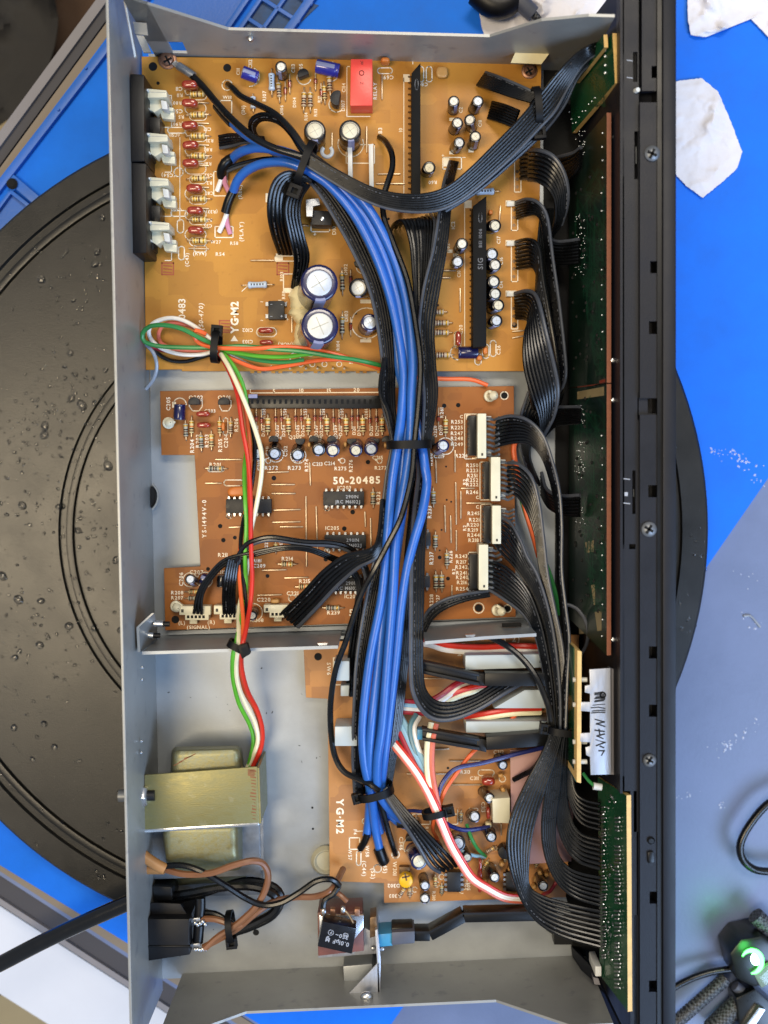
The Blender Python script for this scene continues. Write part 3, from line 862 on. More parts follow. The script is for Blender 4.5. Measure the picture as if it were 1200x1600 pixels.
def place_cap(B, base, top, r, h, col, spin=0.0):
    b, t, s = cap_meshes(r, h, col, random.choice((0, 0, 1, 1, 2)))
    M = (Vector((0, 0, 1)).rotation_difference(top - base).to_matrix() if (top - base).length else Matrix.Identity(3)) @ Matrix.Rotation(spin, 3, 'Z')
    o = inst('capacitor', b, B, base, M)
    sub('cap_top', t, o); sub('polarity_stripe', s, o)
    return o
def cap(B, z, tx, ty, rp, h, bx=None, by=None, col='cap_black', spin=None):
    """upright electrolytic whose top shows at (tx, ty); (bx, by) = where its foot shows when it leans"""
    r = S(rp, z + h)
    T = P(tx, ty, z + h)
    base = P(bx, by, z + .2) if bx is not None else Vector((T.x + random.uniform(-.3, .3) * mm, T.y + random.uniform(-.3, .3) * mm, (z + .2) * mm))
    d = (T - base).normalized()
    base = T - d * h * mm
    return place_cap(B, base, T, r, h * mm, col, random.uniform(-.5, .5) if spin is None else spin)
def lying(B, z, x0, y0, x1, y1, rp, col='cap_navy', zr=None):
    """electrolytic lying on the board, its light end at (x1, y1)"""
    r = S(rp, z); zz = z + r * 1000 + .3
    a, b = P(x0, y0, zz), P(x1, y1, zz + (zr or 0))
    return place_cap(B, a, b, r, (b - a).length, col, math.pi * .5 + random.uniform(-.6, .6))

def dumbbell(L, r):
    h = L / 2
    return [(.02 * r, -h), (r * .62, -h * .985), (r * .96, -h * .9), (r, -h * .72), (r * .88, -h * .55), (r * .82, 0), (r * .88, h * .55), (r, h * .72), (r * .96, h * .9), (r * .62, h * .985), (.02 * r, h)]
RX = Matrix.Rotation(math.pi / 2, 4, 'Y')
RK = {'tan': ('resistor_tan', ('band_brown', 'band_black', 'band_orange', 'band_gold')), 'buff': ('resistor_buff', ('band_brown', 'band_black', 'band_brown', 'band_gold')),
      'blue': ('resistor_blue', ('band_black',) * 4), 'gold': ('resistor_tan', ('band_gold', 'band_gold', 'band_brown', 'band_gold')), 'grey': ('resistor_grey', ('band_black', 'band_brown', 'band_black', 'band_gold'))}
def resistor(B, z, x, y, ang, Lp=22, kind='tan', rp=4.3, tail=7):
    bodym, bands = RK[kind]
    L, r = S(Lp, z), S(rp, z)
    def mk():
        b = MB().lathe(dumbbell(L, r), RX, 12, closed=False).mesh('resistor', bodym)
        c = MB()
        if kind == 'blue':
            for k in range(5): c.box(((-.3 + .15 * k) * L, 0, r * .88), L * .07, r * .5, r * .1, mi=0)
        else:
            for k, u in enumerate((-.33, -.14, .03, .32)):
                q = r * (1.03 if abs(u) > .3 else .86)
                c.lathe([(q, (u - .05) * L), (q * 1.02, (u - .02) * L), (q * 1.02, (u + .02) * L), (q, (u + .05) * L)], RX, 12, mi=k)
        l = MB(); t = S(tail, z); h = z and -(r + .2 * mm)
        for sg in (-1, 1):
            l.tube([Vector((sg * L * .46, 0, 0)), Vector((sg * (L / 2 + t * .75), 0, -r * .15)), Vector((sg * (L / 2 + t), 0, -r * .6)), Vector((sg * (L / 2 + t), 0, -r - .6 * mm))], S(1.0, z), 6)
        return b, c.mesh('colour_band', list(bands)), l.mesh('lead', 'lead_wire')
    b, c, l = cached(('res', Lp, kind, rp, tail), mk)
    o = inst('resistor', b, B, P(x, y, z) + Vector((0, 0, r + .25 * mm)), Matrix.Rotation(rad(ang) + random.uniform(-.03, .03), 3, 'Z'))
    sub('colour_band', c, o); sub('lead', l, o)
    return o
def diode(B, z, x, y, ang=90, Lp=12, Tp=30):
    L, r = S(Lp, z), S(2.6, z)
    def mk():
        b = MB().lathe([(.3 * r, -L / 2), (r, -L * .42), (r, L * .42), (.3 * r, L / 2)], RX, 10).mesh('diode', 'diode_glass')
        c = MB().lathe([(r * 1.06, L * .2), (r * 1.06, L * .36)], RX, 10).mesh('cathode_band', 'band_black')
        l = MB(); T = S(Tp, z) / 2
        for sg in (-1, 1): l.tube([Vector((sg * L * .4, 0, 0)), Vector((sg * (T - .4 * mm), 0, 0)), Vector((sg * T, 0, -.4 * mm)), Vector((sg * T, 0, -r - .5 * mm))], S(.9, z), 6)
        return b, c, l.mesh('lead', 'lead_wire')
    b, c, l = cached(('dio', Lp, Tp), mk)
    o = inst('diode', b, B, P(x, y, z) + Vector((0, 0, r + .3 * mm)), Matrix.Rotation(rad(ang), 3, 'Z'))
    sub('cathode_band', c, o); sub('lead', l, o)
def film(B, z, x, y, wp=24, hp=11, ang=0, ht=5.5, m='film_red', lean=(0, 0)):
    """dipped film capacitor: a rounded lozenge standing on two leads"""
    def mk():
        a, b, c = S(wp, z) / 2, S(hp, z) / 2, ht * mm / 2
        mb = MB(); n, k = 20, 10; vs = []; fs = []
        for j in range(k + 1):
            th = -math.pi / 2 + math.pi * j / k
            cz = math.copysign(abs(math.sin(th)) ** .55, math.sin(th)); q = max(.02, math.cos(th)) ** .5
            for i in range(n):
                f = 2 * math.pi * i / n
                vs.append((a * q * math.copysign(abs(math.cos(f)) ** .6, math.cos(f)), b * q * math.copysign(abs(math.sin(f)) ** .8, math.sin(f)), c + c * cz))
        for j in range(k):
            for i in range(n): fs.append((j * n + i, j * n + (i + 1) % n, (j + 1) * n + (i + 1) % n, (j + 1) * n + i))
        fs += [tuple(range(n - 1, -1, -1)), tuple(k * n + i for i in range(n))]
        mb.add(vs, fs)
        l = MB()
        for sg in (-1, 1): l.cyl((sg * a * .6, 0, -.9 * mm), (sg * a * .6, 0, .4 * mm), .25 * mm, None, 6)
        return mb.mesh('film_capacitor', m), l.mesh('lead', 'dark_lead')
    b, l = cached(('film', wp, hp, ht, m), mk)
    M = Matrix.Rotation(rad(ang), 3, 'Z') @ Matrix.Rotation(random.uniform(-.06, .06), 3, 'X')
    o = inst('film_capacitor' if m == 'film_red' else 'ceramic_capacitor', b, B, P(x, y, z) + Vector((0, 0, .9 * mm)), M)
    sub('lead', l, o)
def transistor(B, z, x, y, ang=0, s=1.0, h=5.2):
    def mk():
        r = 2.4 * mm * s
        pts = [(r * math.cos(rad(a)), r * math.sin(rad(a)) * .95) for a in range(-20, 201, 20)]
        n = len(pts); mb = MB(); hh = h * mm
        vs = [Vector((p[0], p[1], 1.2 * mm)) for p in pts] + [Vector((p[0], p[1], hh)) for p in pts]
        mb.add(vs, [tuple(range(n - 1, -1, -1)), tuple(range(n, 2 * n))] + [(i, (i + 1) % n, n + (i + 1) % n, n + i) for i in range(n)])
        l = MB()
        for k in (-1, 0, 1): l.cyl((k * 1.3 * mm * s, .4 * mm, -.2 * mm), (k * 1.3 * mm * s, .4 * mm, 1.3 * mm), .25 * mm, None, 6)
        return mb.mesh('transistor', 'ic_black', bevel=.25), l.mesh('lead', 'lead_wire')
    b, l = cached(('tr', s, h), mk)
    o = inst('transistor', b, B, P(x, y, z), Matrix.Rotation(rad(ang), 3, 'Z'))
    sub('lead', l, o)
def dip(B, z, x0, y0, x1, y1, n, f, marks=(), horiz=True, notch='l', h=4.2):
    mb = MB().slab((x0, y0, x1, y1), z + h, z + .8)
    o = build('integrated_circuit', mb, 'ic_black', B, bevel=.25)
    pm = MB()
    for k in range(n):
        if horiz:
            x = x0 + (x1 - x0) * (k + .5) / n
            for y, sg in ((y0, -1), (y1, 1)):
                pm.slab((x - 1.7, y - 1 if sg > 0 else y - 2.6, x + 1.7, y + 2.6 if sg > 0 else y + 1), z + 2.6, z + 2.2)
                yy = y + sg * 3
                pm.slab((x - 1.3, min(yy, yy + sg * 1.4), x + 1.3, max(yy, yy + sg * 1.4)), z + 2.4, z)
        else:
            y = y0 + (y1 - y0) * (k + .5) / n
            for x, sg in ((x0, -1), (x1, 1)):
                pm.slab((x - 1 if sg > 0 else x - 3.6, y - 2, x + 3.6 if sg > 0 else x + 1, y + 2), z + 2.6, z + 2.2)
                xx = x + sg * 3.3
                pm.slab((min(xx, xx + sg * 1.4), y - 1.3, max(xx, xx + sg * 1.4), y + 1.3), z + 2.4, z)
    build('pin', pm, 'solder', o)
    if horiz:
        nx = x0 if notch == 'l' else x1
        build('notch', MB().disc(P(nx + (2.5 if notch == 'l' else -2.5), (y0 + y1) / 2, z + h), S(3)), 'satin_black', o)
    if marks:
        tm = MB(); g = lambda x, y: P(x, y, z + h + .05)
        for (s, cx, cy, sz) in marks: text(tm, g, s, cx, cy, sz)
        build('marking', tm, 'print_grey', o)
    return o
def wire_link(B, z, x0, y0, x1, y1, group_mb):
    A, C = P(x0, y0, z + .55), P(x1, y1, z + .55)
    d = (C - A).normalized() * .0005
    group_mb.tube([A - Vector((0, 0, .0006)), A + d * .2, A + d, (A + C) / 2 + Vector((0, 0, random.uniform(0, .0003))), C - d, C - d * .2, C - Vector((0, 0, .0006))], S(1.25), 6)
def links(B, z, rows):
    for r in rows:
        mb = MB(); wire_link(B, z, *r, mb); build('jumper_wire', mb, 'lead_wire', B)
def holes_(B, z, rows):
    for x, y, r in rows: build('mounting_hole', MB().disc(P(x, y, z + .02), S(r)), 'hole_black', B)
def board(label, poly, z, m, loc=None, edge='board_edge'):
    cx = sum(p[0] for p in poly) / len(poly); cy = sum(p[1] for p in poly) / len(poly)
    B = thing('circuit_board', label, 'circuit board', P(cx, cy, z))
    build('board_sheet', MB().slab(poly, z, z - 1.6), m, B, bevel=.12, seg=1)
    return B

# ================================================================== TOP BOARD
Z1 = 7.0
T = board('amber circuit board at the top with a red relay and two large round capacitors', [(221, 88), (846, 98), (843, 345), (838, 440), (828, 580), (284, 580), (284, 577), (228, 578)], Z1, 'amber_board')
f1 = lambda x, y, o=0: P(x, y, Z1 + .06)
pr = MB()     # printed lettering
ol = MB()     # printed outlines
text(pr, f1, 'YG·M2', 366, 496, 11.5, 90, .1); text(pr, lambda x, y: P(x, y, Z1 + .09), 'YG·M2', 366.8, 496.5, 11.5, 90, .1); pr.add([f1(360, 533), f1(372, 533), f1(366, 524)], [(0, 1, 2)])
text(pr, f1, '20483', 284, 487, 11, 90, .06)
text(ol, f1, '(50-470)', 314, 495, 7, 90, slant=.2)
for s, x, y, a, h in (('C11', 280, 139, 180, 6), ('R11', 281, 149, 180, 5.5), ('(R80)', 277, 161, 180, 5), ('C51', 279, 174, 180, 6), ('R5', 283, 183, 180, 5), ('(R90)', 277, 194, 180, 5), ('C12', 324, 202, 180, 5.5), ('(C51)', 272, 211, 180, 5), ('R21', 328, 220, 180, 5), ('R82', 325, 234, 180, 5), ('C32', 325, 245, 180, 5), ('R81', 325, 256, 180, 5), ('C52', 326, 274, 180, 5), ('R2', 327, 286, 180, 5), ('C83', 327, 302, 180, 5), ('C49', 277, 328, 180, 5), ('(R33)', 331, 331, 180, 5), ('R34', 325, 344, 180, 5), ('C35', 325, 353, 180, 5), ('(R94)', 312, 396, 0, 5.5), ('R54', 344, 397, 0, 5.5), ('(C43)', 292, 406, 90, 5.5), ('(C54)', 263, 274, 180, 5.5),
                      ('RELAY', 586, 142, 90, 5.5), ('C69', 607, 121, 180, 6), ('C80', 661, 132, 180, 5.5), ('C112', 391, 100, 90, 5.5), ('C113', 458, 107, 90, 5.5), ('D105', 470, 108, 90, 5.5), ('C111', 372, 112, 90, 5), ('R107', 413, 150, 90, 5.5), ('D104', 460, 160, 90, 5), ('R114', 478, 182, 90, 5), ('R113', 493, 176, 90, 5), ('R111', 499, 155, 90, 5), ('D106', 440, 172, 90, 5), ('C114', 537, 137, 90, 5.5), ('D107', 536, 165, 90, 5.5), ('(IN)', 380, 172, 90, 5.5), ('W18', 355, 152, 0, 5), ('(REC)', 375, 300, 90, 5.5), ('(PLAY)', 377, 362, 90, 6), ('W27', 337, 378, 0, 5), ('R58', 366, 380, 0, 5),
                      ('D102', 540, 421, 90, 5.5), ('D103', 541, 494, 90, 5.5), ('R104', 528, 540, 90, 5), ('(NOR)', 446, 538, 180, 5), ('C102', 387, 516, 180, 5.5), ('C103', 387, 534, 180, 5.5), ('R110', 443, 461, 90, 5), ('R103', 440, 432, 90, 5), ('D101', 437, 475, 90, 5), ('~', 409, 471, 0, 5), ('~', 409, 500, 0, 5), ('+', 449, 499, 0, 5), ('-', 448, 471, 0, 5), ('+', 492, 366, 0, 6), ('D10', 522, 360, 90, 6),
                      ('C2', 720, 172, 90, 5), ('C18', 750, 193, 90, 5), ('C5', 722, 222, 90, 5), ('R118', 752, 284, 180, 5.5), ('C31', 714, 316, 180, 5.5), ('IC2', 708, 352, 90, 5.5), ('C26', 779, 547, 90, 5.5), ('C20', 720, 515, 90, 5.5), ('R82', 700, 387, 90, 5), ('C10', 717, 428, 90, 5), ('C17', 779, 375, 90, 5.5), ('C16', 783, 408, 90, 5.5), ('C14', 783, 445, 90, 5), ('C63', 796, 242, 90, 5), ('1', 784, 233, 0, 6), ('5', 792, 262, 0, 5), ('+', 692, 243, 0, 5), ('1', 725, 246, 90, 5), ('10', 626, 203, 90, 5.5), ('B3', 594, 204, 90, 6), ('R60', 676, 285, 180, 5)):
    text(pr, f1, s, x, y, h, a)
for k, y in enumerate((138, 166, 201, 231, 260, 299, 332, 363)):
    film(T, Z1, 300.5 + (1.2 * k if k > 4 else 0) - (1 if k < 3 else 0), y, 25, 12.5, random.uniform(-4, 4))
    pill(ol, f1, 289, y - 5, 322, y + 12, 1.2)
for k, y in enumerate((149, 181, 214, 245, 280, 312, 344, 377)):
    resistor(T, Z1, 309 + k * .5, y, 0, 22, 'gold', 4.6, 8)
    pill(ol, f1, 296, y - 6, 323, y + 7, 1.1)
links(T, Z1, [(295, y, 326, y + 1) for y in (160, 192, 226, 258, 292, 325, 355, 388)])
for y0 in (137, 207, 276, 345):
    line(ol, f1, [(260, y0 + 12), (268, y0 + 12), (268, y0 + 62), (258, y0 + 62)], 1.3)
line(ol, f1, [(281, 215), (281, 345)], 1.1)
ring(ol, f1, 279, 269, 7); pill(ol, f1, 262, 199, 290, 208); pill(ol, f1, 267, 329, 293, 338); pill(ol, f1, 277, 343, 287, 364); pill(ol, f1, 279, 385, 288, 406); pill(ol, f1, 303, 384, 323, 394)
rect(ol, f1, 336, 354, 364, 371); rect(ol, f1, 344, 157, 362, 178); rect(ol, f1, 334, 268, 355, 306)
ring(ol, f1, 355, 133, 8); ring(ol, f1, 475, 121, 11, a0=20, a1=200); ring(ol, f1, 526, 163, 12, a0=60, a1=260); ring(ol, f1, 390, 120, 15, a0=-60, a1=90); ring(ol, f1, 514, 112, 16, a0=-70, a1=80)
line(ol, f1, [(546, 104), (542, 104), (542, 182), (578, 182)], 1.3)
pill(ol, f1, 590, 106, 613, 115); pill(ol, f1, 666, 104, 675, 128); pill(ol, f1, 653, 104, 662, 128)
line(ol, f1, [(631, 122), (631, 310)], 1.3); line(ol, f1, [(726, 318), (726, 540)], 1.3); line(ol, f1, [(645, 95), (645, 100)], 1.2)
rect(ol, f1, 692, 246, 721, 264); fill(ol, f1, 693, 246, 702, 260); fill(ol, f1, 630, 116, 640, 128); fill(ol, f1, 725, 313, 737, 325)
for x, y in ((712, 204), (706, 186), (738, 210), (706, 238), (736, 235), (712, 398), (703, 392)): fill(ol, f1, x - 4, y - 2, x + 4, y + 3)
for x0, y0, y1 in ((804, 233, 300), (799, 314, 360), (799, 376, 440), (799, 455, 514)):
    rect(ol, f1, x0, y0, x0 + 10, y1, 1.4)
    fill(ol, f1, x0 - 9, y0 - (3 if y0 < 300 else 1), x0 + 7, y0 + 8)
    build('socket_block', MB().slab((x0 - 7, y0, x0 + 5, y0 + 8), Z1 + 1.5, Z1), 'white_plastic', T, bevel=.2)
    for k in range(3): build('solder_hole', MB().disc(P(x0 + 4, y1 - 8 - 12 * k, Z1 + .05), S(2.6)), 'dark_lead', T)
ring(ol, f1, 573, 505, 24); ring(ol, f1, 548, 225, 20, a0=-20, a1=200); ring(ol, f1, 566, 418, 9)
fill(ol, f1, 563, 468, 580, 474); fill(ol, f1, 563, 530, 580, 535)
pill(ol, f1, 401, 512, 432, 526); pill(ol, f1, 710, 518, 720, 544); pill(ol, f1, 766, 532, 775, 557); ring(ol, f1, 715, 551, 11, a0=90, a1=270); pill(ol, f1, 754, 538, 764, 560); pill(ol, f1, 742, 552, 752, 570)
rect(ol, f1, 443, 428, 462, 457); rect(ol, f1, 430, 400, 476, 408); fill(ol, f1, 431, 396, 442, 407); fill(ol, f1, 444, 450, 458, 457)
line(ol, f1, [(378, 455), (388, 446)], 1.1); rect(ol, f1, 486, 348, 515, 362); rect(ol, f1, 541, 226, 585, 255)
ring(ol, f1, 461, 559, 8, n=14); text(pr, f1, '5', 548, 567, 5, 90)
for x in (478, 496, 515, 538): ring(ol, f1, x - 8, 569, 4, 1.1, n=12)
fill(ol, f1, 415, 302, 424, 316)
mk = MB(); f1b = lambda x, y: P(x, y, Z1 + .04)
for x, y in ((262, 420), (442, 420), (352, 510)):
    rect(mk, f1b, x - 9, y - 9, x + 9, y + 9, 2)
    for k in range(3): line(mk, f1b, [(x - 6, y - 5 + 5 * k), (x + 6, y - 4 + 5 * k)], 2)
stuffed('inspection_stamp', mk, 'ink_red', T)
# caps
for a in ((709, 158, 9, 11, 708, 172), (747, 158, 9, 11, 740, 171), (715, 192, 9, 11, 709, 203), (734, 187, 9, 11, 737, 199), (718, 223, 9, 11, 711, 232), (743, 213, 9, 11, 739, 227), (671, 262, 10, 11, 667, 268),
          (722, 381, 9.5, 10, 718, 388), (715, 409, 9.5, 10, 713, 411), (774, 352.5, 10, 10, 764, 356), (769, 397, 10, 10, 763, 401), (774, 414, 10, 10, 766, 419), (772, 440, 10, 10, 764, 444), (774, 459, 10, 10, 765, 463), (779, 477, 10, 10, 769, 482), (776, 501, 10, 10, 767, 505)):
    cap(T, Z1, *a)
cap(T, Z1, 439, 104, 9, 12, 441, 118)
cap(T, Z1, 492, 204, 17, 16, 492, 222, spin=0); cap(T, Z1, 547, 204, 17, 16, 547, 222, spin=.1)
cap(T, Z1, 559, 450, 15, 16, 574, 450, 'cap_black', 0); cap(T, Z1, 578, 504, 14, 14, 573, 511, 'cap_navy', 0)
cap(T, Z1, 499, 442, 29, 30, 491, 463, 'cap_navy', .05); cap(T, Z1, 500, 509, 29, 30, 491, 525, 'cap_navy', -.1)
lying(T, Z1, 402, 121, 378, 112, 9.5, 'cap_violet', 2); lying(T, Z1, 530, 111, 494, 103, 10.5, 'cap_violet'); lying(T, Z1, 716, 551, 747, 551, 9.5)
tm = MB(); g = lambda x, y: P(x, y, Z1 + 7)
# marks on sleeves of the two large capacitors and relay
rl = build('relay', MB().slab([(548, 92), (582, 92), (582, 165), (547, 165)], Z1 + 11, Z1 + .3), 'relay_red', T, bevel=.4)
tm = MB(); g = lambda x, y: P(x, y, Z1 + 11.05)
text(tm, g, 'R', 565, 98, 6, 180); ring(tm, g, 565, 114, 3.6, 1.5); text(tm, g, 'Z', 565, 130, 5, 90)
build('relay_marking', tm, 'relay_mark', rl)
# glue round the large capacitors
def blob(cx, cy, r, h, z, seed):
    random.seed(seed); n = 26; mb = MB(); prof = [(1.0, 0), (.93, .35), (.75, .7), (.5, .9), (.02, 1.0)]
    ph = [random.uniform(0, 6) for _ in range(3)]; vs = []
    for q, u in prof:
        for i in range(n):
            a = 2 * math.pi * i / n
            rr_ = r * (1 + .10 * math.sin(3 * a + ph[0]) + .07 * math.sin(5 * a + ph[1]) + .05 * math.sin(9 * a + ph[2])) * q
            vs.append(P(cx + rr_ * math.cos(a), cy + rr_ * math.sin(a), z + h * u))
    fs = [(j * n + i, j * n + (i + 1) % n, (j + 1) * n + (i + 1) % n, (j + 1) * n + i) for j in range(len(prof) - 1) for i in range(n)]
    return mb.add(vs, fs)
for c in ((474, 468, 24, 8, 3), (483, 530, 27, 7, 4), (470, 490, 17, 8, 5)):
    build('glue_blob', blob(c[0], c[1], c[2], c[3], Z1, c[4]), 'glue_cream', T)
random.seed(5)
# other parts
for a in ((425, 130, 90, 26, 'blue', 5, 8), (403, 446, 0, 30, 'blue', 5.5, 10), (763, 269, 0, 27, 'blue', 5, 9), (757, 301, 0, 29, 'blue', 5.5, 9), (396, 162, 90, 18, 'blue', 4.5, 5), (436, 142, 92, 22, 'buff', 3.6, 8), (475, 157, 90, 22, 'buff', 4, 8), (485, 157, 90, 22, 'buff', 4, 8), (515, 133, 92, 22, 'buff', 4.2, 8), (507, 146, 92, 20, 'tan', 3.5, 7), (535, 440, 90, 26, 'grey', 3.8, 8), (535, 508, 90, 26, 'grey', 3.8, 8), (690, 505, 0, 22, 'buff', 4.6, 6), (690, 520, 0, 22, 'buff', 4.6, 6), (692, 555, 0, 22, 'buff', 4.6, 6), (684, 488, 0, 18, 'buff', 4.4, 6)):
    resistor(T, Z1, *a)
for a in ((446, 143, 90), (453, 132, 90), (493, 128, 90, 8, 28), (548, 437, 90), (548, 510, 90), (502, 146, 90)): diode(T, Z1, *a)
film(T, Z1, 417, 519, 24, 9, 0, 5); film(T, Z1, 418, 537, 22, 8, 0, 5); film(T, Z1, 715, 531, 9, 23, 0, 5); film(T, Z1, 627, 330, 8, 16, 0, 8)
film(T, Z1, 602, 101, 14, 8, 0, 6, 'ceramic_orange'); film(T, Z1, 690, 116, 18, 17, 0, 2.0, 'ceramic_tan'); film(T, Z1, 757, 549, 8, 12, 0, 4, 'ceramic_orange'); film(T, Z1, 748, 561, 9, 9, 0, 4, 'ceramic_orange'); film(T, Z1, 765, 335, 7, 8, 0, 4, 'ceramic_orange')
transistor(T, Z1, 475, 122, 20); transistor(T, Z1, 528, 161, 80, 1.3, 7); transistor(T, Z1, 562, 412, 200)
o = build('bridge_rectifier', MB().slab((419, 470, 444, 499), Z1 + 5, Z1 + 1), 'ic_black', T, bevel=.4)
build('pin', MB().slab((415, 472, 421, 478), Z1 + 1.6, Z1).slab((443, 472, 448, 478), Z1 + 1.6, Z1).slab((415, 491, 421, 497), Z1 + 1.6, Z1).slab((443, 491, 448, 497), Z1 + 1.6, Z1), 'solder', o)
tm = MB(); g = lambda x, y: P(x, y, Z1 + 5.05)
text(tm, g, '+', 440, 494, 5); text(tm, g, '-', 440, 475, 5); text(tm, g, '~', 424, 475, 4); text(tm, g, '~', 424, 494, 4)
build('marking', tm, 'print_grey', o)
o = build('voltage_regulator', MB().slab([(487, 328), (519, 330), (518, 352), (486, 351)], Z1 + 9, Z1 + 1), 'ic_black', T, bevel=.3)
build('regulator_tab', MB().slab([(478, 312), (498, 310), (500, 320), (489, 322), (488, 338), (479, 338)], Z1 + 12, Z1 + 10.5), 'bright_steel', o)
build('regulator_screw', MB().ball(P(504, 342, Z1 + 9), S(4), S(4), S(2)), 'bright_steel', o)
def sip(x0, y0, x1, y1, top_dx, h, nm, label_marks):
    """tall single-row package: pins along the left foot"""
    o = build('power_module', MB().slab([(x0 + 2, y0 + 16), (x1, y0), (x1, y1), (x0 + 2, y1 + 2)], Z1 + h, Z1 + 1.2), 'deep_black', T, bevel=.3)
    pm = MB(); ym = y0 + 22
    while ym < y1 - 4:
        pm.cyl(P(x0 - 2.5, ym, Z1), P(x0 + 3, ym, Z1 + 1.6), S(1.5), None, 6); ym += 9.2
    build('pin', pm, 'dark_lead', o)
    tm = MB()
    mid = (x0 + x1) / 2 + 2
    g = lambda x, y: P(x, y, Z1 + h + .05)
    ring(tm, g, mid, y0 + 34, 2.6, 1.4, 8)
    for s, y, sz in label_marks: text(tm, g, s, mid, y, sz, 90, .16)
    build('marking', tm, 'print_dim', o)
sip(641, 98, 657, 312, 10, 12, '', ())
sip(737, 306, 760, 541, 10, 12, '', (('SIG', 412, 8), ('BEI 1006', 372, 5)))
for x in (547, 580):
    build('ceramic_strip', MB().slab([(x - 4, 226), (x + 3, 224), (x + 4, 292 if x > 560 else 280), (x - 3, 293 if x > 560 else 280)], Z1 + 8, Z1), 'white_plastic', T, bevel=.2)
mb = MB(); mb.tube([P(511 + 8 * math.cos(rad(a)), 237 + 8 * math.sin(rad(a)), Z1 + 9) for a in range(-50, 231, 14)], S(3.0), 8)
build('split_collar', mb, 'white_plastic', T)
for x, y, r in ((262, 94, 14), (827, 111, 12)):
    o = build('board_screw', MB().lathe([(S(r), 0), (S(r), .0006), (S(r * .8), .0010), (S(r * .72), .0010), (S(r * .70), .0022), (S(r * .45), .0030), (.00005, .0031)], Matrix.Translation(P(x, y, Z1)), 24, closed=False), 'brass_screw', T)
    mb = MB()
    for k in (0, 1): mb.box(P(x, y, Z1 + 2.8), S(r * .95), S(r * .2), .0009, Matrix.Rotation(.5 + k * math.pi / 2, 3, 'Z'))
    build('screw_slot', mb, 'hole_black', o)
holes_(T, Z1, [(239, 104, 6.5), (355, 106, 6), (247, 130, 2.5), (455, 459, 2), (556, 490, 1.8), (592, 300, 1.5), (607, 342, 2), (804, 508, 4), (684, 477, 2)])
links(T, Z1, [(597, 117, 597, 155), (519, 208, 519, 237), (573, 198, 573, 238), (591, 272, 625, 272), (588, 287, 632, 287), (688, 423, 712, 423), (680, 434, 703, 434), (719, 451, 719, 487), (392, 407, 428, 407), (456, 482, 456, 519), (801, 518, 822, 516), (801, 528, 822, 524), (782, 322, 780, 345), (466, 352, 482, 353), (566, 95, 566, 95.5)][:-1])
for x in (453, 478, 496, 520, 538): build('board_pin', MB().cyl(P(x, 573, Z1), P(x, 576, Z1 + 4), S(1.5)), 'lead_wire', T)
for k in range(20): build('break_tooth', MB().slab((380 + 11 * k, 579, 386 + 11 * k, 583), Z1 - .3, Z1 - 1.4), 'amber_board', T) if k % 3 else None
stuffed('printed_lettering', pr, 'print_white', T); stuffed('printed_outlines', ol, 'print_white', T)
# jack strip at the rear
for (y0, y1, x0) in ((115, 253, 203), (254, 396, 206)):
    o = build('jack_block', MB().slab([(x0, y0), (x0 + 22, y0 + 1), (x0 + 23, y1 - 1), (x0 + 1, y1)], 27, 2), 'black_plastic', T, bevel=.6)
    build('block_wing', MB().slab([(x0 + 20, y0 + 20), (x0 + 30, y0 + 22), (x0 + 34, y1 - 6), (x0 + 22, y1 - 2)], 16, 5), 'black_plastic', o, bevel=.4)
for y in (138, 207, 276, 345):
    x = 229 + (y - 138) * .02
    o = build('jack_contact', MB().slab([(x, y), (x + 31, y + 3), (x + 32, y + 14), (x + 1, y + 15)], 20, 8).slab([(x, y + 15), (x + 22, y + 15), (x + 34, y + 24), (x + 12, y + 38), (x, y + 30)], 16, 8).slab([(x + 20, y + 34), (x + 43, y + 37), (x + 43, y + 49), (x + 24, y + 47)], 12, 8).slab([(x + 28, y + 28), (x + 42, y + 30), (x + 42, y + 36), (x + 28, y + 35)], 13, 9), 'ivory_plastic', T, bevel=.35)
    build('contact_clip', MB().slab([(x + 22, y + 18), (x + 31, y + 20), (x + 33, y + 33), (x + 24, y + 32)], 18, 12).slab([(x - 8, y), (x + 3, y + 1), (x + 2, y + 4), (x - 7, y + 3)], 22, 16).slab([(x - 8, y + 29), (x + 3, y + 29), (x + 3, y + 32), (x - 7, y + 32)], 19, 13), 'white_plastic', o, bevel=.2)
    build('contact_groove', MB().slab([(x + 3, y + 5), (x + 30, y + 6), (x + 30, y + 7.4), (x + 3, y + 6.5)], 20.05, 19.9), 'cap_score', o)
for y in (182, 320):
    o = build('jack_plug', MB().slab([(231, y), (250, y + 1), (250, y + 28), (232, y + 28)], 17, 6), 'satin_black', T, bevel=.5)
    build('plug_foot', MB().slab([(240, y + 24), (258, y + 25), (258, y + 33), (236, y + 33)], 9, 7), 'satin_black', o, bevel=.3)

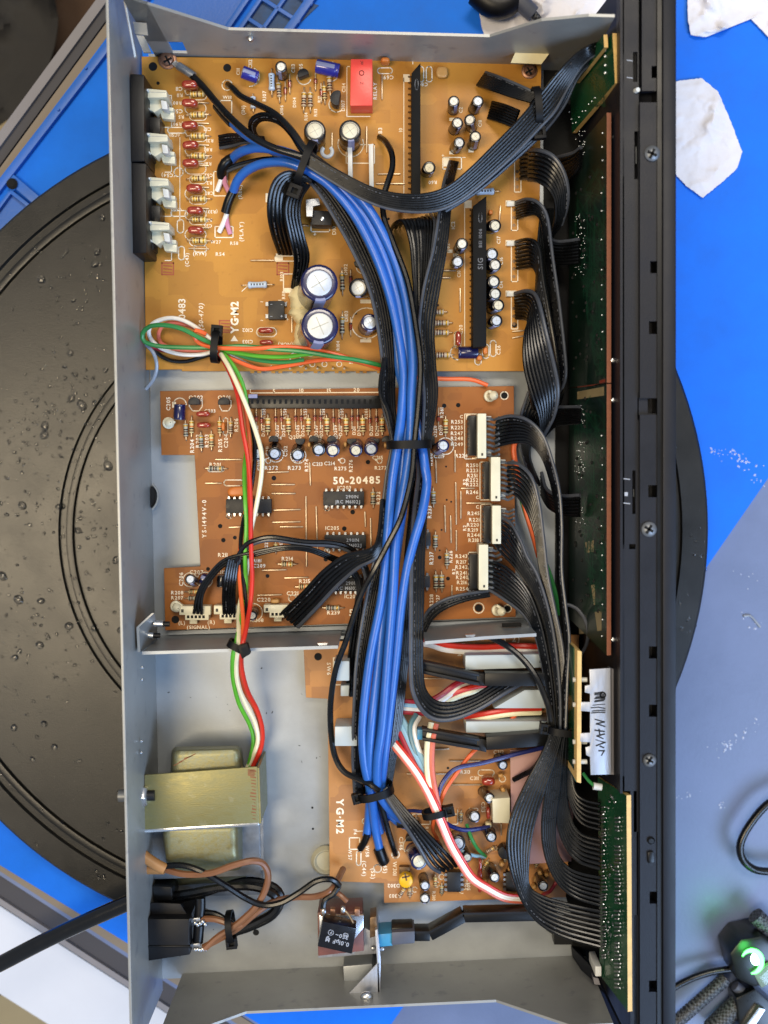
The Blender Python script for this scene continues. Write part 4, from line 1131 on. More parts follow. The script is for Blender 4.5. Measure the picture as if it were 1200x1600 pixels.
# ================================================================== MIDDLE BOARD
Z2 = 7.0
Mb = board('reddish brown circuit board across the middle of the case', [(250, 611), (803, 603), (806, 964), (530, 975), (258, 985), (256, 888), (313, 885), (304, 711), (252, 711)], Z2, 'brown_board')
f2 = lambda x, y, o=0: P(x, y, Z2 + .06)
pr = MB(); ol = MB()
text(pr, f2, '50-20485', 557, 750, 11, 1, .16); text(pr, lambda x, y: P(x, y, Z2 + .09), '50-20485', 557.6, 750.5, 11, 1, .16); text(pr, f2, 'YS-1494V-0', 319, 811, 6.5, 90, .22); text(pr, f2, '50', 553, 957, 10)
for s, x, y, a, h in (('C205', 263, 631, 90, 6), ('Q202', 306, 621, 0, 6), ('Q201', 350, 621, 0, 6), ('C203', 328, 642, 0, 5), ('R204', 300, 697, 90, 6), ('R202', 309, 689, 90, 6), ('R203', 323, 689, 90, 6), ('R205', 344, 696, 90, 6), ('C204', 353, 689, 90, 6), ('R206', 369, 664, 90, 6), ('R201', 336, 726, 0, 6), ('1', 391, 611, 0, 6), ('5', 428, 611, 0, 6), ('10', 471, 610, 0, 6), ('15', 514, 610, 0, 6), ('20', 557, 609, 0, 6),
                      ('R272', 424, 731, 0, 6), ('R273', 460, 731, 0, 6), ('R274', 479, 727, 90, 5.5), ('C213', 496, 725, 0, 5.5), ('C214', 515, 724, 0, 5.5), ('R275', 532, 732, 0, 5.5), ('R276', 548, 728, 90, 5.5), ('R277', 595, 731, 0, 5.5), ('C210', 405, 727, 90, 5.5), ('C211', 418, 705, 90, 5.5), ('C212', 446, 705, 90, 5.5), ('C215', 590, 715, 0, 5.5), ('Q205', 461, 683, 0, 5.5), ('Q206', 493, 683, 0, 5.5), ('Q207', 523, 683, 0, 5.5), ('Q204', 430, 684, 0, 5.5),
                      ('IC203', 538, 762, 0, 5.5), ('IC205', 519, 825, 0, 5.5), ('IC204', 549, 932, 0, 5.5), ('R211', 348, 867, 0, 6), ('R214', 449, 873, 0, 6), ('R215', 476, 908, 0, 6), ('R239', 521, 957, 0, 6), ('C207', 307, 894, 0, 6), ('C206', 283, 905, 90, 6), ('R208', 277, 926, 0, 5.5), ('R207', 277, 934, 0, 5.5), ('(SIGNAL)', 310, 980, 0, 5.5), ('(L)', 284, 973, 0, 5.5), ('(R)', 330, 972, 0, 5.5), ('C220', 412, 937, 0, 6), ('C221', 457, 927, 0, 6), ('R212', 345, 894, 0, 5), ('C208', 402, 969, 0, 5.5), ('C209', 405, 884, 0, 5.5), ('R181', 402, 876, 0, 5), ('R221', 416, 853, 90, 5), ('R213', 439, 853, 90, 5),
                      ('R232', 591, 778, 90, 6), ('R233', 671, 800, 90, 6), ('R237', 674, 872, 90, 6), ('R226', 704, 870, 90, 5.5), ('R228', 674, 938, 90, 5.5), ('R227', 684, 938, 90, 5), ('C219', 686, 713, 0, 5.5), ('R280', 673, 718, 90, 5.5), ('R261', 690, 645, 90, 5.5), ('D219', 689, 672, 90, 5), ('D220', 680, 674, 90, 5),
                      ('C', 721, 651, 0, 5), ('R253', 714, 659, 0, 5.5), ('R225', 714, 668, 0, 5.5), ('R247', 714, 677, 0, 5.5), ('R248', 714, 685, 0, 5.5), ('R249', 714, 694, 0, 5.5), ('R224', 721, 712, 0, 5.5), ('R250', 738, 727, 0, 5.5), ('R223', 738, 735, 0, 5.5), ('R251', 738, 743, 0, 5.5), ('R252', 738, 750, 0, 5.5), ('R222', 738, 757, 0, 5.5), ('R246', 738, 769, 0, 5.5), ('C', 746, 777, 0, 5), ('C', 746, 792, 0, 5), ('R245', 740, 802, 0, 5.5), ('R221', 741, 812, 0, 5.5), ('R220', 739, 820, 0, 5.5), ('R219', 739, 828, 0, 5.5), ('R244', 740, 836, 0, 5.5), ('R218', 740, 844, 0, 5.5), ('R243', 721, 869, 0, 5.5), ('R217', 721, 878, 0, 5.5), ('R242', 721, 886, 0, 5.5), ('R241', 721, 895, 0, 5.5), ('R240', 722, 902, 0, 5.5), ('R216', 722, 910, 0, 5.5), ('R254', 722, 920, 0, 5.5), ('R2', 709, 893, 90, 5), ('R2', 726, 753, 90, 5), ('R2', 726, 825, 90, 5)):
    text(pr, f2, s, x, y, h, a)
for k, x in enumerate((401, 411, 433, 443, 465, 473, 494, 502, 524, 532, 553, 561, 580, 589)):
    text(pr, f2, 'D2%02d' % (k + 1 if k % 2 else k + 1), x, 673, 5, 90)
for k, x in enumerate((412, 445, 477, 505, 534, 572, 602)): text(pr, f2, 'R2%d' % (55 + k), x, 646, 5, 90)
line(ol, f2, [(393, 614), (612, 613)], 1.6)
for x, y, w_ in ((306, 629, 12), (352, 629, 11)): line(ol, f2, [(x - w_ + 2, y - 3), (x - w_ + 2, y + 6), (x - 5, y + 13), (x + 5, y + 13), (x + w_ - 2, y + 6), (x + w_ - 2, y - 3)], 1.4, True)
pill(ol, f2, 350, 750, 381, 759); pill(ol, f2, 325, 729, 350, 737); pill(ol, f2, 349, 653, 356, 680); ring(ol, f2, 281, 632, 10, a0=180, a1=360); fill(ol, f2, 269, 628, 275, 637)
ring(ol, f2, 358, 806, 4); ring(ol, f2, 511, 794, 4); ring(ol, f2, 511, 861, 4); ring(ol, f2, 513, 929, 4, a0=90, a1=300)
for x, y, r in ((297, 906, 11), (320, 906, 12), (396, 957, 14), (696, 697, 13), (431, 710, 12), (466, 712, 12)): ring(ol, f2, x, y, r, 1.3)
for x in (415, 461, 531, 589): ring(ol, f2, x + 4, 720, 4, 1.2, n=12); fill(ol, f2, x - 3, 717, x + 1, 720)
rect(ol, f2, 726, 647, 745, 717, 1.4); rect(ol, f2, 750, 722, 770, 781, 1.4); rect(ol, f2, 751, 788, 770, 848, 1.4); rect(ol, f2, 732, 863, 750, 924, 1.4)
for x, y in ((728, 648), (754, 771), (755, 790), (735, 915)): fill(ol, f2, x, y, x + 7, y + 8)
ring(ol, f2, 788, 618, 6, n=16); ring(ol, f2, 748, 950, 8, n=16); ring(ol, f2, 793, 951, 6, n=16); pill(ol, f2, 440, 944, 463, 956); pill(ol, f2, 451, 930, 463, 940)
for a in ((429, 709, 10.5, 10), (465, 711, 10.5, 10), (402, 709, 10.5, 10), (498, 703, 10.5, 10), (520, 704, 11, 10), (556, 704, 10.5, 10), (580, 702, 11, 10)): cap(Mb, Z2, *a, a[0] + 1, a[1] - 9, 'cap_navy' if a[0] > 510 else 'cap_black')
cap(Mb, Z2, 693, 696, 10, 11, 683, 702, 'cap_navy'); cap(Mb, Z2, 297, 905, 8.5, 11, 304, 909); cap(Mb, Z2, 394, 962, 8, 11, 398, 955)
lying(Mb, Z2, 328, 909, 314, 903, 9, 'cap_navy'); lying(Mb, Z2, 281, 632, 280, 656, 9, 'cap_navy'); lying(Mb, Z2, 346, 917, 347, 899, 7.5, 'cap_black')
for a in ((291, 672, 90, 20, 'grey', 3.8, 6), (300, 667, 90, 20, 'tan', 3.8, 7), (315, 690, 90, 20, 'grey', 3.8, 6), (331, 688, 90, 20, 'tan', 3.8, 6), (344, 667, 90, 20, 'tan', 3.6, 6), (361, 668, 90, 20, 'buff', 3.6, 6), (338, 732, 0, 22, 'grey', 4, 7)) + tuple((x, 664, 90, 22, 'tan', 4.2, 6) for x in (419, 451, 482, 511, 541, 567, 597)) + ((696, 666, 90, 22, 'tan', 4, 6), (583, 778, 90, 20, 'grey', 4.2, 6), (677, 777, 90, 20, 'grey', 4, 6), (680, 845, 90, 20, 'grey', 4, 6), (698, 873, 90, 20, 'grey', 4, 6), (681, 908, 90, 22, 'grey', 4.2, 6), (690, 908, 90, 22, 'grey', 4.2, 6), (449, 881, 0, 18, 'tan', 4.2, 7), (476, 916, 0, 18, 'tan', 4, 7), (520, 949, 0, 22, 'grey', 4, 7), (303, 924, 0, 14, 'tan', 3.6, 7), (302, 934, 0, 14, 'grey', 3.6, 7), (431, 855, 90, 12, 'tan', 3.2, 4)):
    resistor(Mb, Z2, *a)
for x in (401, 409, 431, 440, 462, 471, 492, 501, 521, 530, 550, 559, 578, 588, 677, 685): diode(Mb, Z2, x, 655 + random.uniform(-2, 2), 90, 10, 36)
for x, a in ((429, 0), (470, 180), (491, 0), (519, 0), (550, 180), (586, 180), (604, 0), (676, 90)): transistor(Mb, Z2, x, 688, a, .85)
transistor(Mb, Z2, 306, 630, 0, 1.05, 5); transistor(Mb, Z2, 352, 630, 0, 1.05, 5)
for x, y in ((484, 695), (540, 694), (602, 696), (423, 711)): film(Mb, Z2, x, y, 5, 8, 0, 4, 'ceramic_tan')
film(Mb, Z2, 320, 648, 22, 9, 0, 5); film(Mb, Z2, 321, 664, 22, 9, 0, 5); film(Mb, Z2, 372, 768, 30, 16, 5, 3.2, 'ceramic_orange'); film(Mb, Z2, 351, 667, 6, 14, 0, 4, 'ceramic_orange'); film(Mb, Z2, 431, 937, 14, 7, 0, 4, 'ceramic_tan')
dip(Mb, Z2, 353, 780, 424, 802, 8, f2); dip(Mb, Z2, 505, 768, 569, 790, 7, f2, (('2901N', 550, 776, 5), ('JRC M6102J', 543, 784, 5)))
dip(Mb, Z2, 507, 836, 572, 857, 7, f2, (('2901N', 551, 844, 5), ('JRC M6102J', 545, 852, 5))); dip(Mb, Z2, 513, 903, 567, 924, 7, f2, (('2901N', 550, 911, 5), ('JRC M6102J', 542, 919, 5)))
for x0, y0, x1, y1 in ((655, 832, 673, 853), (655, 900, 672, 918)): dip(Mb, Z2, x0, y0, x1, y1, 2, f2)
o = build('socket_strip', MB().slab((388, 618, 614, 638), Z2 + 8, Z2 + .5), 'satin_black', Mb, bevel=.3)
mb = MB()
for k in range(25): mb.slab((392 + 8.8 * k, 624, 396 + 8.8 * k, 631), Z2 + 8.05, Z2 + 7.9)
build('socket_slot', mb, 'hole_black', o); build('socket_key', MB().slab((388, 616, 402, 622), Z2 + 8.6, Z2 + 6), 'cap_stripe', o, bevel=.2)
links(Mb, Z2, [(337, 718, 377, 718), (321, 755, 346, 755), (425, 757, 460, 757), (425, 771, 461, 771), (427, 797, 469, 796), (426, 816, 469, 815), (438, 823, 473, 823), (478, 776, 479, 885), (494, 792, 496, 858), (484, 723, 485, 758), (358, 824, 379, 823), (418, 738, 451, 737), (570, 800, 571, 823), (579, 810, 580, 876), (711, 704, 711, 737), (712, 754, 713, 819), (720, 768, 720, 810), (695, 790, 696, 831), (704, 806, 705, 848), (713, 829, 713, 860), (681, 719, 682, 754), (721, 763, 741, 763), (729, 786, 766, 786), (410, 891, 447, 890), (403, 930, 440, 929), (445, 903, 481, 902), (738, 716, 758, 715), (706, 915, 706, 930), (568, 905, 568, 925)])
holes_(Mb, Z2, [(428, 747, 3.6), (551, 800, 3.6), (538, 826, 3.6), (509, 874, 3.4), (575, 722, 3.4), (694, 634, 3.4), (716, 633, 3.4), (788, 618, 5), (748, 950, 6), (793, 951, 5), (344, 822, 3.4), (349, 844, 3.4), (367, 840, 3), (687, 871, 3), (700, 904, 3), (418, 900, 3), (698, 781, 1.5), (705, 784, 1.5), (697, 729, 1.5), (687, 860, 1.5), (690, 828, 1.5), (274, 968, 6), (325, 889, 3), (388, 690, 2)])
for x, y in ((263, 661), (764, 619), (776, 953), (275, 947)):
    mb = MB(); a = random.uniform(0, 3)
    mb.lathe([(S(9), 0), (S(9), .001), (S(6), .0014), (S(5), .0045), (S(7), .0055), (S(3), .0075), (.0002, .0078)], Matrix.Translation(P(x, y, Z2)) @ Matrix.Rotation(.3, 4, 'Y'), 14, closed=False)
    mb.box(P(x + 5, y - 4, Z2 + 4), .0035, .001, .002, Matrix.Rotation(-.6, 3, 'Z'))
    build('standoff', mb, 'nylon', Mb)
def right_conn(x0, y0, x1, y1, bx0, by0, bx1, by1):
    o = build('ribbon_connector', MB().slab((bx0, by0, bx1, by1), Z2 + 7, Z2 + .2), 'satin_black', Mb, bevel=.2)
    mb = MB(); n = int((by1 - by0) / 8)
    for k in range(n): mb.slab((bx0 - 1.2, by0 + 3 + 8 * k, bx0 + .5, by0 + 7 + 8 * k), Z2 + 6.8, Z2 + 1)
    build('contact_rib', mb, 'ic_black', o)
    q = build('connector_bar', MB().slab((x0, y0, x1, y1), Z2 + 12, Z2 + 1), 'ivory_plastic', o, bevel=.4)
    m2 = MB().slab((x1 - 1, y0 + 4, x1 + 8, y0 + 11), Z2 + 7, Z2 + 3).slab((x1 - 1, y1 - 12, x1 + 8, y1 - 5), Z2 + 7, Z2 + 3)
    build('connector_latch', m2, 'white_plastic', o, bevel=.3)
    build('pin_mark', MB().slab((x1 - 8, y1 - 8, x1 - 5, y1 - 4), Z2 + 12.06, Z2 + 11.9), 'ink_black', o)
    c = MB(); n = 8
    for k in range(n):
        y = y0 + 7 + (y1 - y0 - 12) * k / (n - 1)
        c.tube(spline(px3([(x1 - 2, y, Z2 + 8), (x1 + 6, y + 1, Z2 + 10), (x1 + 12, y + 3, Z2 + 8), (x1 + 20, y - 1, Z2 + 11)])), S(2.0), 6)
    build('crimp_wire', c, 'laminate_steel', o)
right_conn(746, 646, 760, 716, 732, 649, 745, 712); right_conn(767, 714, 782, 783, 756, 722, 767, 780); right_conn(769, 790, 783, 850, 756, 791, 769, 848); right_conn(748, 851, 763, 922, 734, 866, 748, 923)
for x0, y0, x1, y1 in ((280, 947, 329, 961), (334, 946, 376, 960), (412, 945, 450, 957)):
    o = build('wire_connector', MB().slab((x0, y0, x1, y1), Z2 + 6, Z2 + .2).slab((x0 + 9, y1 - 2, x1 - 3, y1 + 8), Z2 + 6, Z2 + .2).slab((x0 + 16, y1 + 6, x0 + 28, y1 + 14), Z2 + 3, Z2 + .2), 'ivory_plastic', Mb, bevel=.3)
    m2 = MB()
    for k in range(5): m2.slab((x0 + 12 + 6 * k, y1 + .5, x0 + 16 + 6 * k, y1 + 5), Z2 + 6.05, Z2 + 5.8)
    build('wire_slot', m2, 'hole_black', o); build('pin_mark', MB().slab((x0 + 3, y0 + 5, x0 + 7, y0 + 10), Z2 + 6.05, Z2 + 5.9), 'ink_black', o)
stuffed('printed_lettering', pr, 'print_white', Mb); stuffed('printed_outlines', ol, 'print_white', Mb)

# ================================================================== LOWER BOARD
Z3 = 7.0
Lb = board('tan circuit board at the lower right with long white switches and a yellow trimmer', [(474, 1004), (700, 996), (905, 992), (900, 1180), (884, 1402), (600, 1411), (600, 1380), (515, 1377), (512, 1092), (478, 1090)], Z3, 'tan_board')
f3 = lambda x, y, o=0: P(x, y, Z3 + .06)
pr = MB(); ol = MB()
text(pr, f3, 'YG·M2', 531, 1275, 11, 270, .2); text(pr, lambda x, y: P(x, y, Z3 + .09), 'YG·M2', 531.8, 1275.5, 11, 270, .2)
for s, x, y, a, h in (('SW6', 514, 1045, 270, 6), ('C312', 779, 1175, 0, 5.5), ('R313', 727, 1206, 0, 5.5), ('C311', 741, 1216, 0, 5.5), ('R303', 617, 1400, 180, 5.5), ('D302', 615, 1384, 180, 5.5), ('C346', 627, 1318, 270, 6), ('W301', 617, 1357, 270, 6), ('C305', 732, 1382, 270, 5.5), ('(C44)', 569, 1357, 270, 6), ('W57', 547, 1335, 270, 5.5), ('W58', 574, 1330, 270, 5.5), ('(52)', 583, 1365, 270, 6), ('(45)', 602, 1356, 270, 6), ('P4', 555, 1300, 270, 5), ('R4', 632, 1292, 270, 5), ('R6', 667, 1296, 270, 5), ('C313', 755, 1261, 270, 5.5), ('C314', 740, 1265, 180, 5), ('IC3', 729, 1385, 270, 5), ('R310', 678, 1400, 270, 5), ('M', 718, 1022, 270, 6), ('SW', 715, 1093, 0, 5)):
    text(pr, f3, s, x, y, h, a)
rect(ol, f3, 521, 1028, 546, 1070); rect(ol, f3, 546, 1309, 562, 1327); pill(ol, f3, 557, 1330, 564, 1352); ring(ol, f3, 590, 1357, 6); ring(ol, f3, 570, 1283, 4); ring(ol, f3, 618, 1335, 6); rect(ol, f3, 645, 1272, 672, 1288); rect(ol, f3, 699, 1272, 715, 1288)
line(ol, f3, [(555, 1299), (600, 1297)], 1.2); ring(ol, f3, 643, 1322, 13, a0=120, a1=300); rect(ol, f3, 727, 1020, 735, 1040); ring(ol, f3, 785, 1217, 5, n=12); pill(ol, f3, 747, 1203, 772, 1212); ring(ol, f3, 800, 999, 11, 1.6); text(pr, f3, '2', 803, 998, 9)
for x, y in ((630, 1378), (648, 1390), (690, 1370), (683, 1382), (722, 1392), (750, 1345), (772, 1355), (640, 1396), (705, 1340)): ring(ol, f3, x, y, 4, 1.3, n=12, a0=random.uniform(0, 90), a1=random.uniform(250, 360))
fill(ol, f3, 722, 1005, 727, 1014)
for a in ((655, 1346, 14, 14, 646, 1328, 'cap_navy'), (664, 1384, 8.5, 11, 661, 1371, 'cap_black'), (664, 1404, 8.5, 10, 664, 1396, 'cap_black'), (786, 1196, 8, 11, 778, 1184, 'cap_black'), (765, 1247, 8.5, 12, 754, 1236, 'cap_black'), (742, 1276, 9.5, 10, 736, 1272, 'cap_black'), (768, 1308, 9, 11, 760, 1294, 'cap_black'), (730, 1340, 8, 10, 724, 1328, 'cap_black'), (773, 1371, 8.5, 12, 765, 1354, 'cap_black'), (849, 1385, 8.5, 12, 842, 1369, 'cap_black'), (684, 1327, 9, 11, 680, 1318, 'cap_black'), (716, 1318, 12, 14, 712, 1308, 'cap_black')):
    cap(Lb, Z3, *a)
film(Lb, Z3, 761, 1215, 22, 13, 0, 7); film(Lb, Z3, 748, 1367, 9, 42, 0, 6); film(Lb, Z3, 761, 1264, 7, 20, 0, 6); film(Lb, Z3, 657, 1300, 8, 12, 0, 4); film(Lb, Z3, 748, 1343, 6, 22, 0, 7)
film(Lb, Z3, 700, 1309, 14, 6, 40, 5, 'ceramic_tan'); film(Lb, Z3, 762, 1284, 10, 9, 0, 4, 'glue_cream')
for x, y in ((784, 1230), (781, 1208), (835, 1369), (833, 1380), (842, 1358), (852, 1362), (757, 1372), (783, 1345), (796, 1352)):
    film(Lb, Z3, x, y, 9, 7, random.uniform(0, 180), 4, 'ceramic_tan')
for x, y, a, k in ((766, 1326, 30, 'buff'), (782, 1322, 30, 'buff'), (680, 1375, 90, 'tan'), (640, 1392, 90, 'buff'), (690, 1388, 90, 'grey'), (700, 1300, 90, 'buff'), (735, 1305, 90, 'buff'), (758, 1350, 60, 'tan'), (790, 1338, 70, 'tan'), (838, 1345, 80, 'tan'), (860, 1352, 80, 'buff'), (810, 1345, 90, 'tan'), (628, 1392, 60, 'buff'), (720, 1275, 90, 'grey'), (650, 1283, 90, 'buff')):
    resistor(Lb, Z3, x, y, a, 14, k, 3.4, 4)
transistor(Lb, Z3, 786, 1325, 120, 1.2, 6); transistor(Lb, Z3, 765, 1298, 30, 1.0, 6); transistor(Lb, Z3, 641, 1306, 0, .9)
dip(Lb, Z3, 699, 1363, 720, 1394, 4, f3, (), False); dip(Lb, Z3, 791, 1363, 814, 1393, 4, f3, (), False)
o = build('trimmer', MB().lathe([(S(11), 0), (S(11.5), .003), (S(10.5), .0042), (S(8), .0046), (.0001, .0044)], Matrix.Translation(P(634, 1371, Z3 + 2)), 24), 'trimmer_yellow', Lb)
mb = MB()
for k in (0, 1): mb.box(P(634, 1370, Z3 + 6.45), S(12), S(2.4), .0005, Matrix.Rotation(.2 + k * math.pi / 2, 3, 'Z'))
build('trimmer_slot', mb, 'dark_lead', o)
build('trimmer_base', MB().slab((624, 1355, 640, 1366), Z3 + 3, Z3), 'dark_lead', o, bevel=.3)
links(Lb, Z3, [(703, 1189, 760, 1189), (636, 1209, 703, 1209), (706, 1226, 752, 1226), (657, 1172, 701, 1170), (662, 1060, 700, 1060), (715, 1265, 715, 1285), (770, 1285, 785, 1285), (783, 1288, 783, 1305)])
holes_(Lb, Z3, [(497, 1026, 6), (488, 1262, 1.8), (489, 1295, 1.8), (700, 1200, 2), (760, 1190, 2)])
for poly, zt in (([(522, 1033), (546, 1033), (546, 1064), (520, 1064)], 15), ([(523, 1135), (558, 1135), (558, 1166), (523, 1166)], 15), ([(532, 1071), (546, 1071), (545, 1088), (532, 1088)], 10),
                 ([(727, 1024), (862, 1022), (862, 1043), (727, 1047)], 16), ([(771, 1107), (820, 1078), (860, 1078), (860, 1107)], 16), ([(728, 1127), (862, 1127), (862, 1146), (728, 1145)], 16)):
    o = build('push_switch', MB().slab(poly, Z3 + zt, Z3 + .2), 'switch_white', Lb, bevel=.5)
    if poly[0][0] > 700:
        build('switch_notch', MB().slab((843, poly[2][1] - 20 if poly[2][1] > 1100 else 1032, 846, poly[2][1] - 12 if poly[2][1] > 1100 else 1036), Z3 + zt + .05, Z3 + zt - .2), 'ink_black', o)
build('switch_notch', MB().slab((554, 1147, 557, 1156), Z3 + 15.06, Z3 + 14), 'ink_black', Lb)
o = build('coil_box', MB().slab([(769, 1248), (797, 1246), (797, 1287), (770, 1286)], Z3 + 13, Z3 + .3), 'ivory_plastic', Lb, bevel=.6)
# dark push rods crossing the board
def rod(pts, wpx, z, hh, m, nm, par, sleeve=None):
    mb = MB()
    L, R = [], []
    for i, (x, y) in enumerate(pts):
        L.append((x, y - wpx / 2)); R.append((x, y + wpx / 2))
    for i in range(len(pts) - 1): mb.slab([L[i], L[i + 1], R[i + 1], R[i]], z, z - hh)
    return build(nm, mb, m, par, bevel=.3)
for y0, lab in ((1043, 'upper'), (1146, 'lower')):
    t = thing('push_rod', 'black plastic push rod of the %s white switch, running right to the front panel' % lab, 'push rod', P(760, y0 + 15, 20))
    if y0 < 1100: pts = [(655, 1042), (745, 1062), (758, 1063)]; p2 = [(758, 1062), (868, 1062)]
    else: pts = [(660, 1148), (745, 1163), (760, 1166)]; p2 = [(760, 1162), (868, 1154)]
    rod(pts, 19, 26, 6, 'black_plastic', 'rod_arm', t); rod([(pts[0][0], pts[0][1] - 7), (pts[1][0] + 4, pts[1][1] - 7)], 5, 28, 3, 'black_plastic', 'rod_rib', t); rod([(pts[0][0], pts[0][1] + 7), (pts[1][0] + 4, pts[1][1] + 7)], 5, 28, 3, 'black_plastic', 'rod_rib', t)
    rod(p2, 21, 29, 9, 'grey_plastic' if False else 'satin_black', 'rod_sleeve', t)
    build('rod_coupler', MB().slab((pts[0][0] - 8, pts[0][1] - 8, pts[0][0] + 10, pts[0][1] + 8), 24, 18), 'cyan_plastic', t, bevel=.4)
stuffed('printed_lettering', pr, 'print_white', Lb); stuffed('printed_outlines', ol, 'print_white', Lb)
tag(build('nylon_clip', MB().lathe([(S(23), 0), (S(24), .002), (S(19), .004), (S(18), .004), (S(15), .0025), (.0001, .0025)], Matrix.Translation(P(510, 1342, 0)), 28), 'pad_cream'), 'round cream rubber pad on the case floor under the left edge of the tan board', 'pad')
sh = tag(build('shield_plate', MB().slab([(797, 1172), (900, 1168), (893, 1346), (800, 1352)], 15, 14), 'pink_board', bevel=.2), 'plain pinkish brown plate behind the black ribbon cables', 'plate')

# ================================================================== UPRIGHT BOARDS AT THE FRONT
def upright(label, quad, m, edge, th=1.5, dz=(52, 4)):
    """quad: four (x, y, z) corners, top-left .. going round; thickness away from the camera"""
    V = [v if isinstance(v, Vector) else P(*v) for v in quad]
    n = (V[1] - V[0]).cross(V[3] - V[0]).normalized()
    if n.dot(CAMP - V[0]) < 0: n = -n
    B = thing('circuit_board', label, 'circuit board', sum(V, Vector()) / len(V))
    mb = MB(); W = [v - n * th * mm for v in V]; k = len(V)
    mb.add(V + W, [tuple(range(k))], 0)
    mb.f += [tuple(range(2 * k - 1, k - 1, -1))]; mb.mi += [0]
    for i in range(k): mb.f.append((i, k + i, k + (i + 1) % k, (i + 1) % k)); mb.mi.append(1)
    build('board_sheet', mb, [m, edge], B)
    return B, on_plane(V[0], V[1], V[2], .04 * mm)
def PAR(a, b, c):
    A, B, C = P(*a), P(*b), P(*c); return [A, B, C, A + C - B]
def joints(mb, f, x, y, r):
    c = f(x, y); mb.ball(c, S(r, 40), S(r, 40), S(r, 40), 6)
def tracks(f, n, xa, ya, xb, yb, seed, w_=.8):
    random.seed(seed); mb = MB()
    for k in range(n):
        x, y = random.uniform(xa, xb), random.uniform(ya, yb)
        pts = [(x, y)]
        for j in range(random.randint(2, 4)):
            L = random.uniform(8, 60); d = random.choice(((0, 1), (0, 1), (.5, .8), (-.5, .8), (.9, .2)))
            x = min(xb, max(xa, x + d[0] * L)); y = min(yb, max(ya, y + d[1] * L)); pts.append((x, y))
        line(mb, f, pts, w_)
        if random.random() < .5: ring(mb, f, x, y, 2, 1, n=8)
    return mb
for (lab, ya, yb, yc, yd, sd) in (('upper long dark green board standing along the black front wall', 176, 598, 246, 606, 1), ('lower long dark green board standing along the black front wall below the red seam', 600, 1024, 607, 966, 2)):
    B, fd = upright(lab, [(889, yc, 5), (948, ya, 48), (948, yb, 48), (889, yd, 5)], 'dark_mask', 'red_board_edge', 1.8)
    stuffed('copper_track', tracks(fd, 110, 898, max(ya, yc) + 10, 944, min(yb, yd) - 12, sd), 'track_green', B)
    mb = MB()
    random.seed(sd)
    for y in range(int(ya) + 30, int(yb) - 20, 24):
        if random.random() < .85: joints(mb, fd, 941 + random.uniform(-1, 1), y + random.uniform(-4, 4), 1.7)
    clusters = ((190, 330), (360, 60), (400, 60)) if sd == 1 else ((640, 50), (690, 60), (790, 70))
    for y0, L in (((205, 40), (330, 40), (370, 60)) if sd == 1 else ((632, 32), (690, 62), (770, 50))):
        for k in range(int(L * .55)): joints(mb, fd, 906 + random.choice((-6, 0, 0, 4, 6)) + random.uniform(-2, 2), y0 + random.uniform(0, L), random.uniform(.6, 1.2))
    build('solder_joints', mb, 'solder', B, kind='stuff')
    mb = MB()
    for k in range(34): c = fd(random.uniform(895, 938), random.uniform(max(ya, yc) + 15, min(yb, yd) - 10), .03 * mm); mb.ball(c, S(2.6), S(2.6), S(1.2), 8)
    build('via_holes', mb, 'hole_black', B, kind='stuff')
    mb = MB()
    for q in ((902, 598, 946, 603),) if sd == 1 else ((902, 606, 944, 618), (895, 846, 928, 862), (895, 915, 930, 945), (905, 955, 940, 985)):
        x0, y0, x1, y1 = q; sl = -.22
        mb = MB(); mb.add([fd(x0, y0 + 6, -.01 * mm), fd(x1, y0 - 6 if sd == 1 else y0 - 2, -.01 * mm), fd(x1, y1 - 6 if sd == 1 else y1, -.01 * mm), fd(x0, y1 + 6, -.01 * mm)], [(0, 1, 2, 3)])
        build('bare_patch', mb, 'red_seam' if sd == 1 else 'bare_board', B)
random.seed(9)
B, fd = upright('small green board standing at the top right corner of the case', PAR((957, 52, 52), (961, 130, 52), (894, 208, 8)), 'solder_mask', 'board_edge', 2.0)
mb = MB()
for k in range(7): joints(mb, fd, 932 - 4.5 * k * .9, 80 + 6 * k, 2.4)
for y in (79, 88, 102, 114): joints(mb, fd, 946, y, 2.8)
for k in range(8): joints(mb, fd, 930 - 5 * k, 153 + 6 * k + random.uniform(-3, 3), 1.5)
for x, y in ((890, 152), (890, 175), (893, 186)): joints(mb, fd, x, y, 1.8)
build('solder_joints', mb, 'solder', B, kind='stuff'); stuffed('copper_track', tracks(fd, 14, 900, 100, 945, 165, 4), 'track_green', B)
B, fd = upright('narrow tan-edged green board standing just left of the small top right board', PAR((943, 54, 50), (944, 74, 50), (900, 130, 20)), 'solder_mask', 'board_edge', 1.6)
B, fd = upright('green board full of bright solder points at the lower right, where four black ribbons end', [(934, 1214, 30), (979, 1243, 57), (981, 1581, 57), (937, 1523, 30)], 'solder_mask', 'board_edge', 1.9)
mb = MB(); wt = MB()
random.seed(21)
for k in range(46):
    y = 1262 + k * 5.6 + random.uniform(-1, 1)
    if random.random() < .85: mb.cyl(fd(941 + random.uniform(-1, 1), y), fd(947 + random.uniform(-2, 3), y - random.uniform(0, 1.5), .6 * mm), S(1.7, 40), S(1.0, 40), 6)
    y = 1272 + k * 6.3
    if 1272 < y < 1558 and random.random() < .8: mb.cyl(fd(961 + random.uniform(-1, 1), y), fd(970 + random.uniform(-2, 2), y + random.uniform(-.8, .8), .6 * mm), S(1.4, 40), S(1.3, 40), 6)
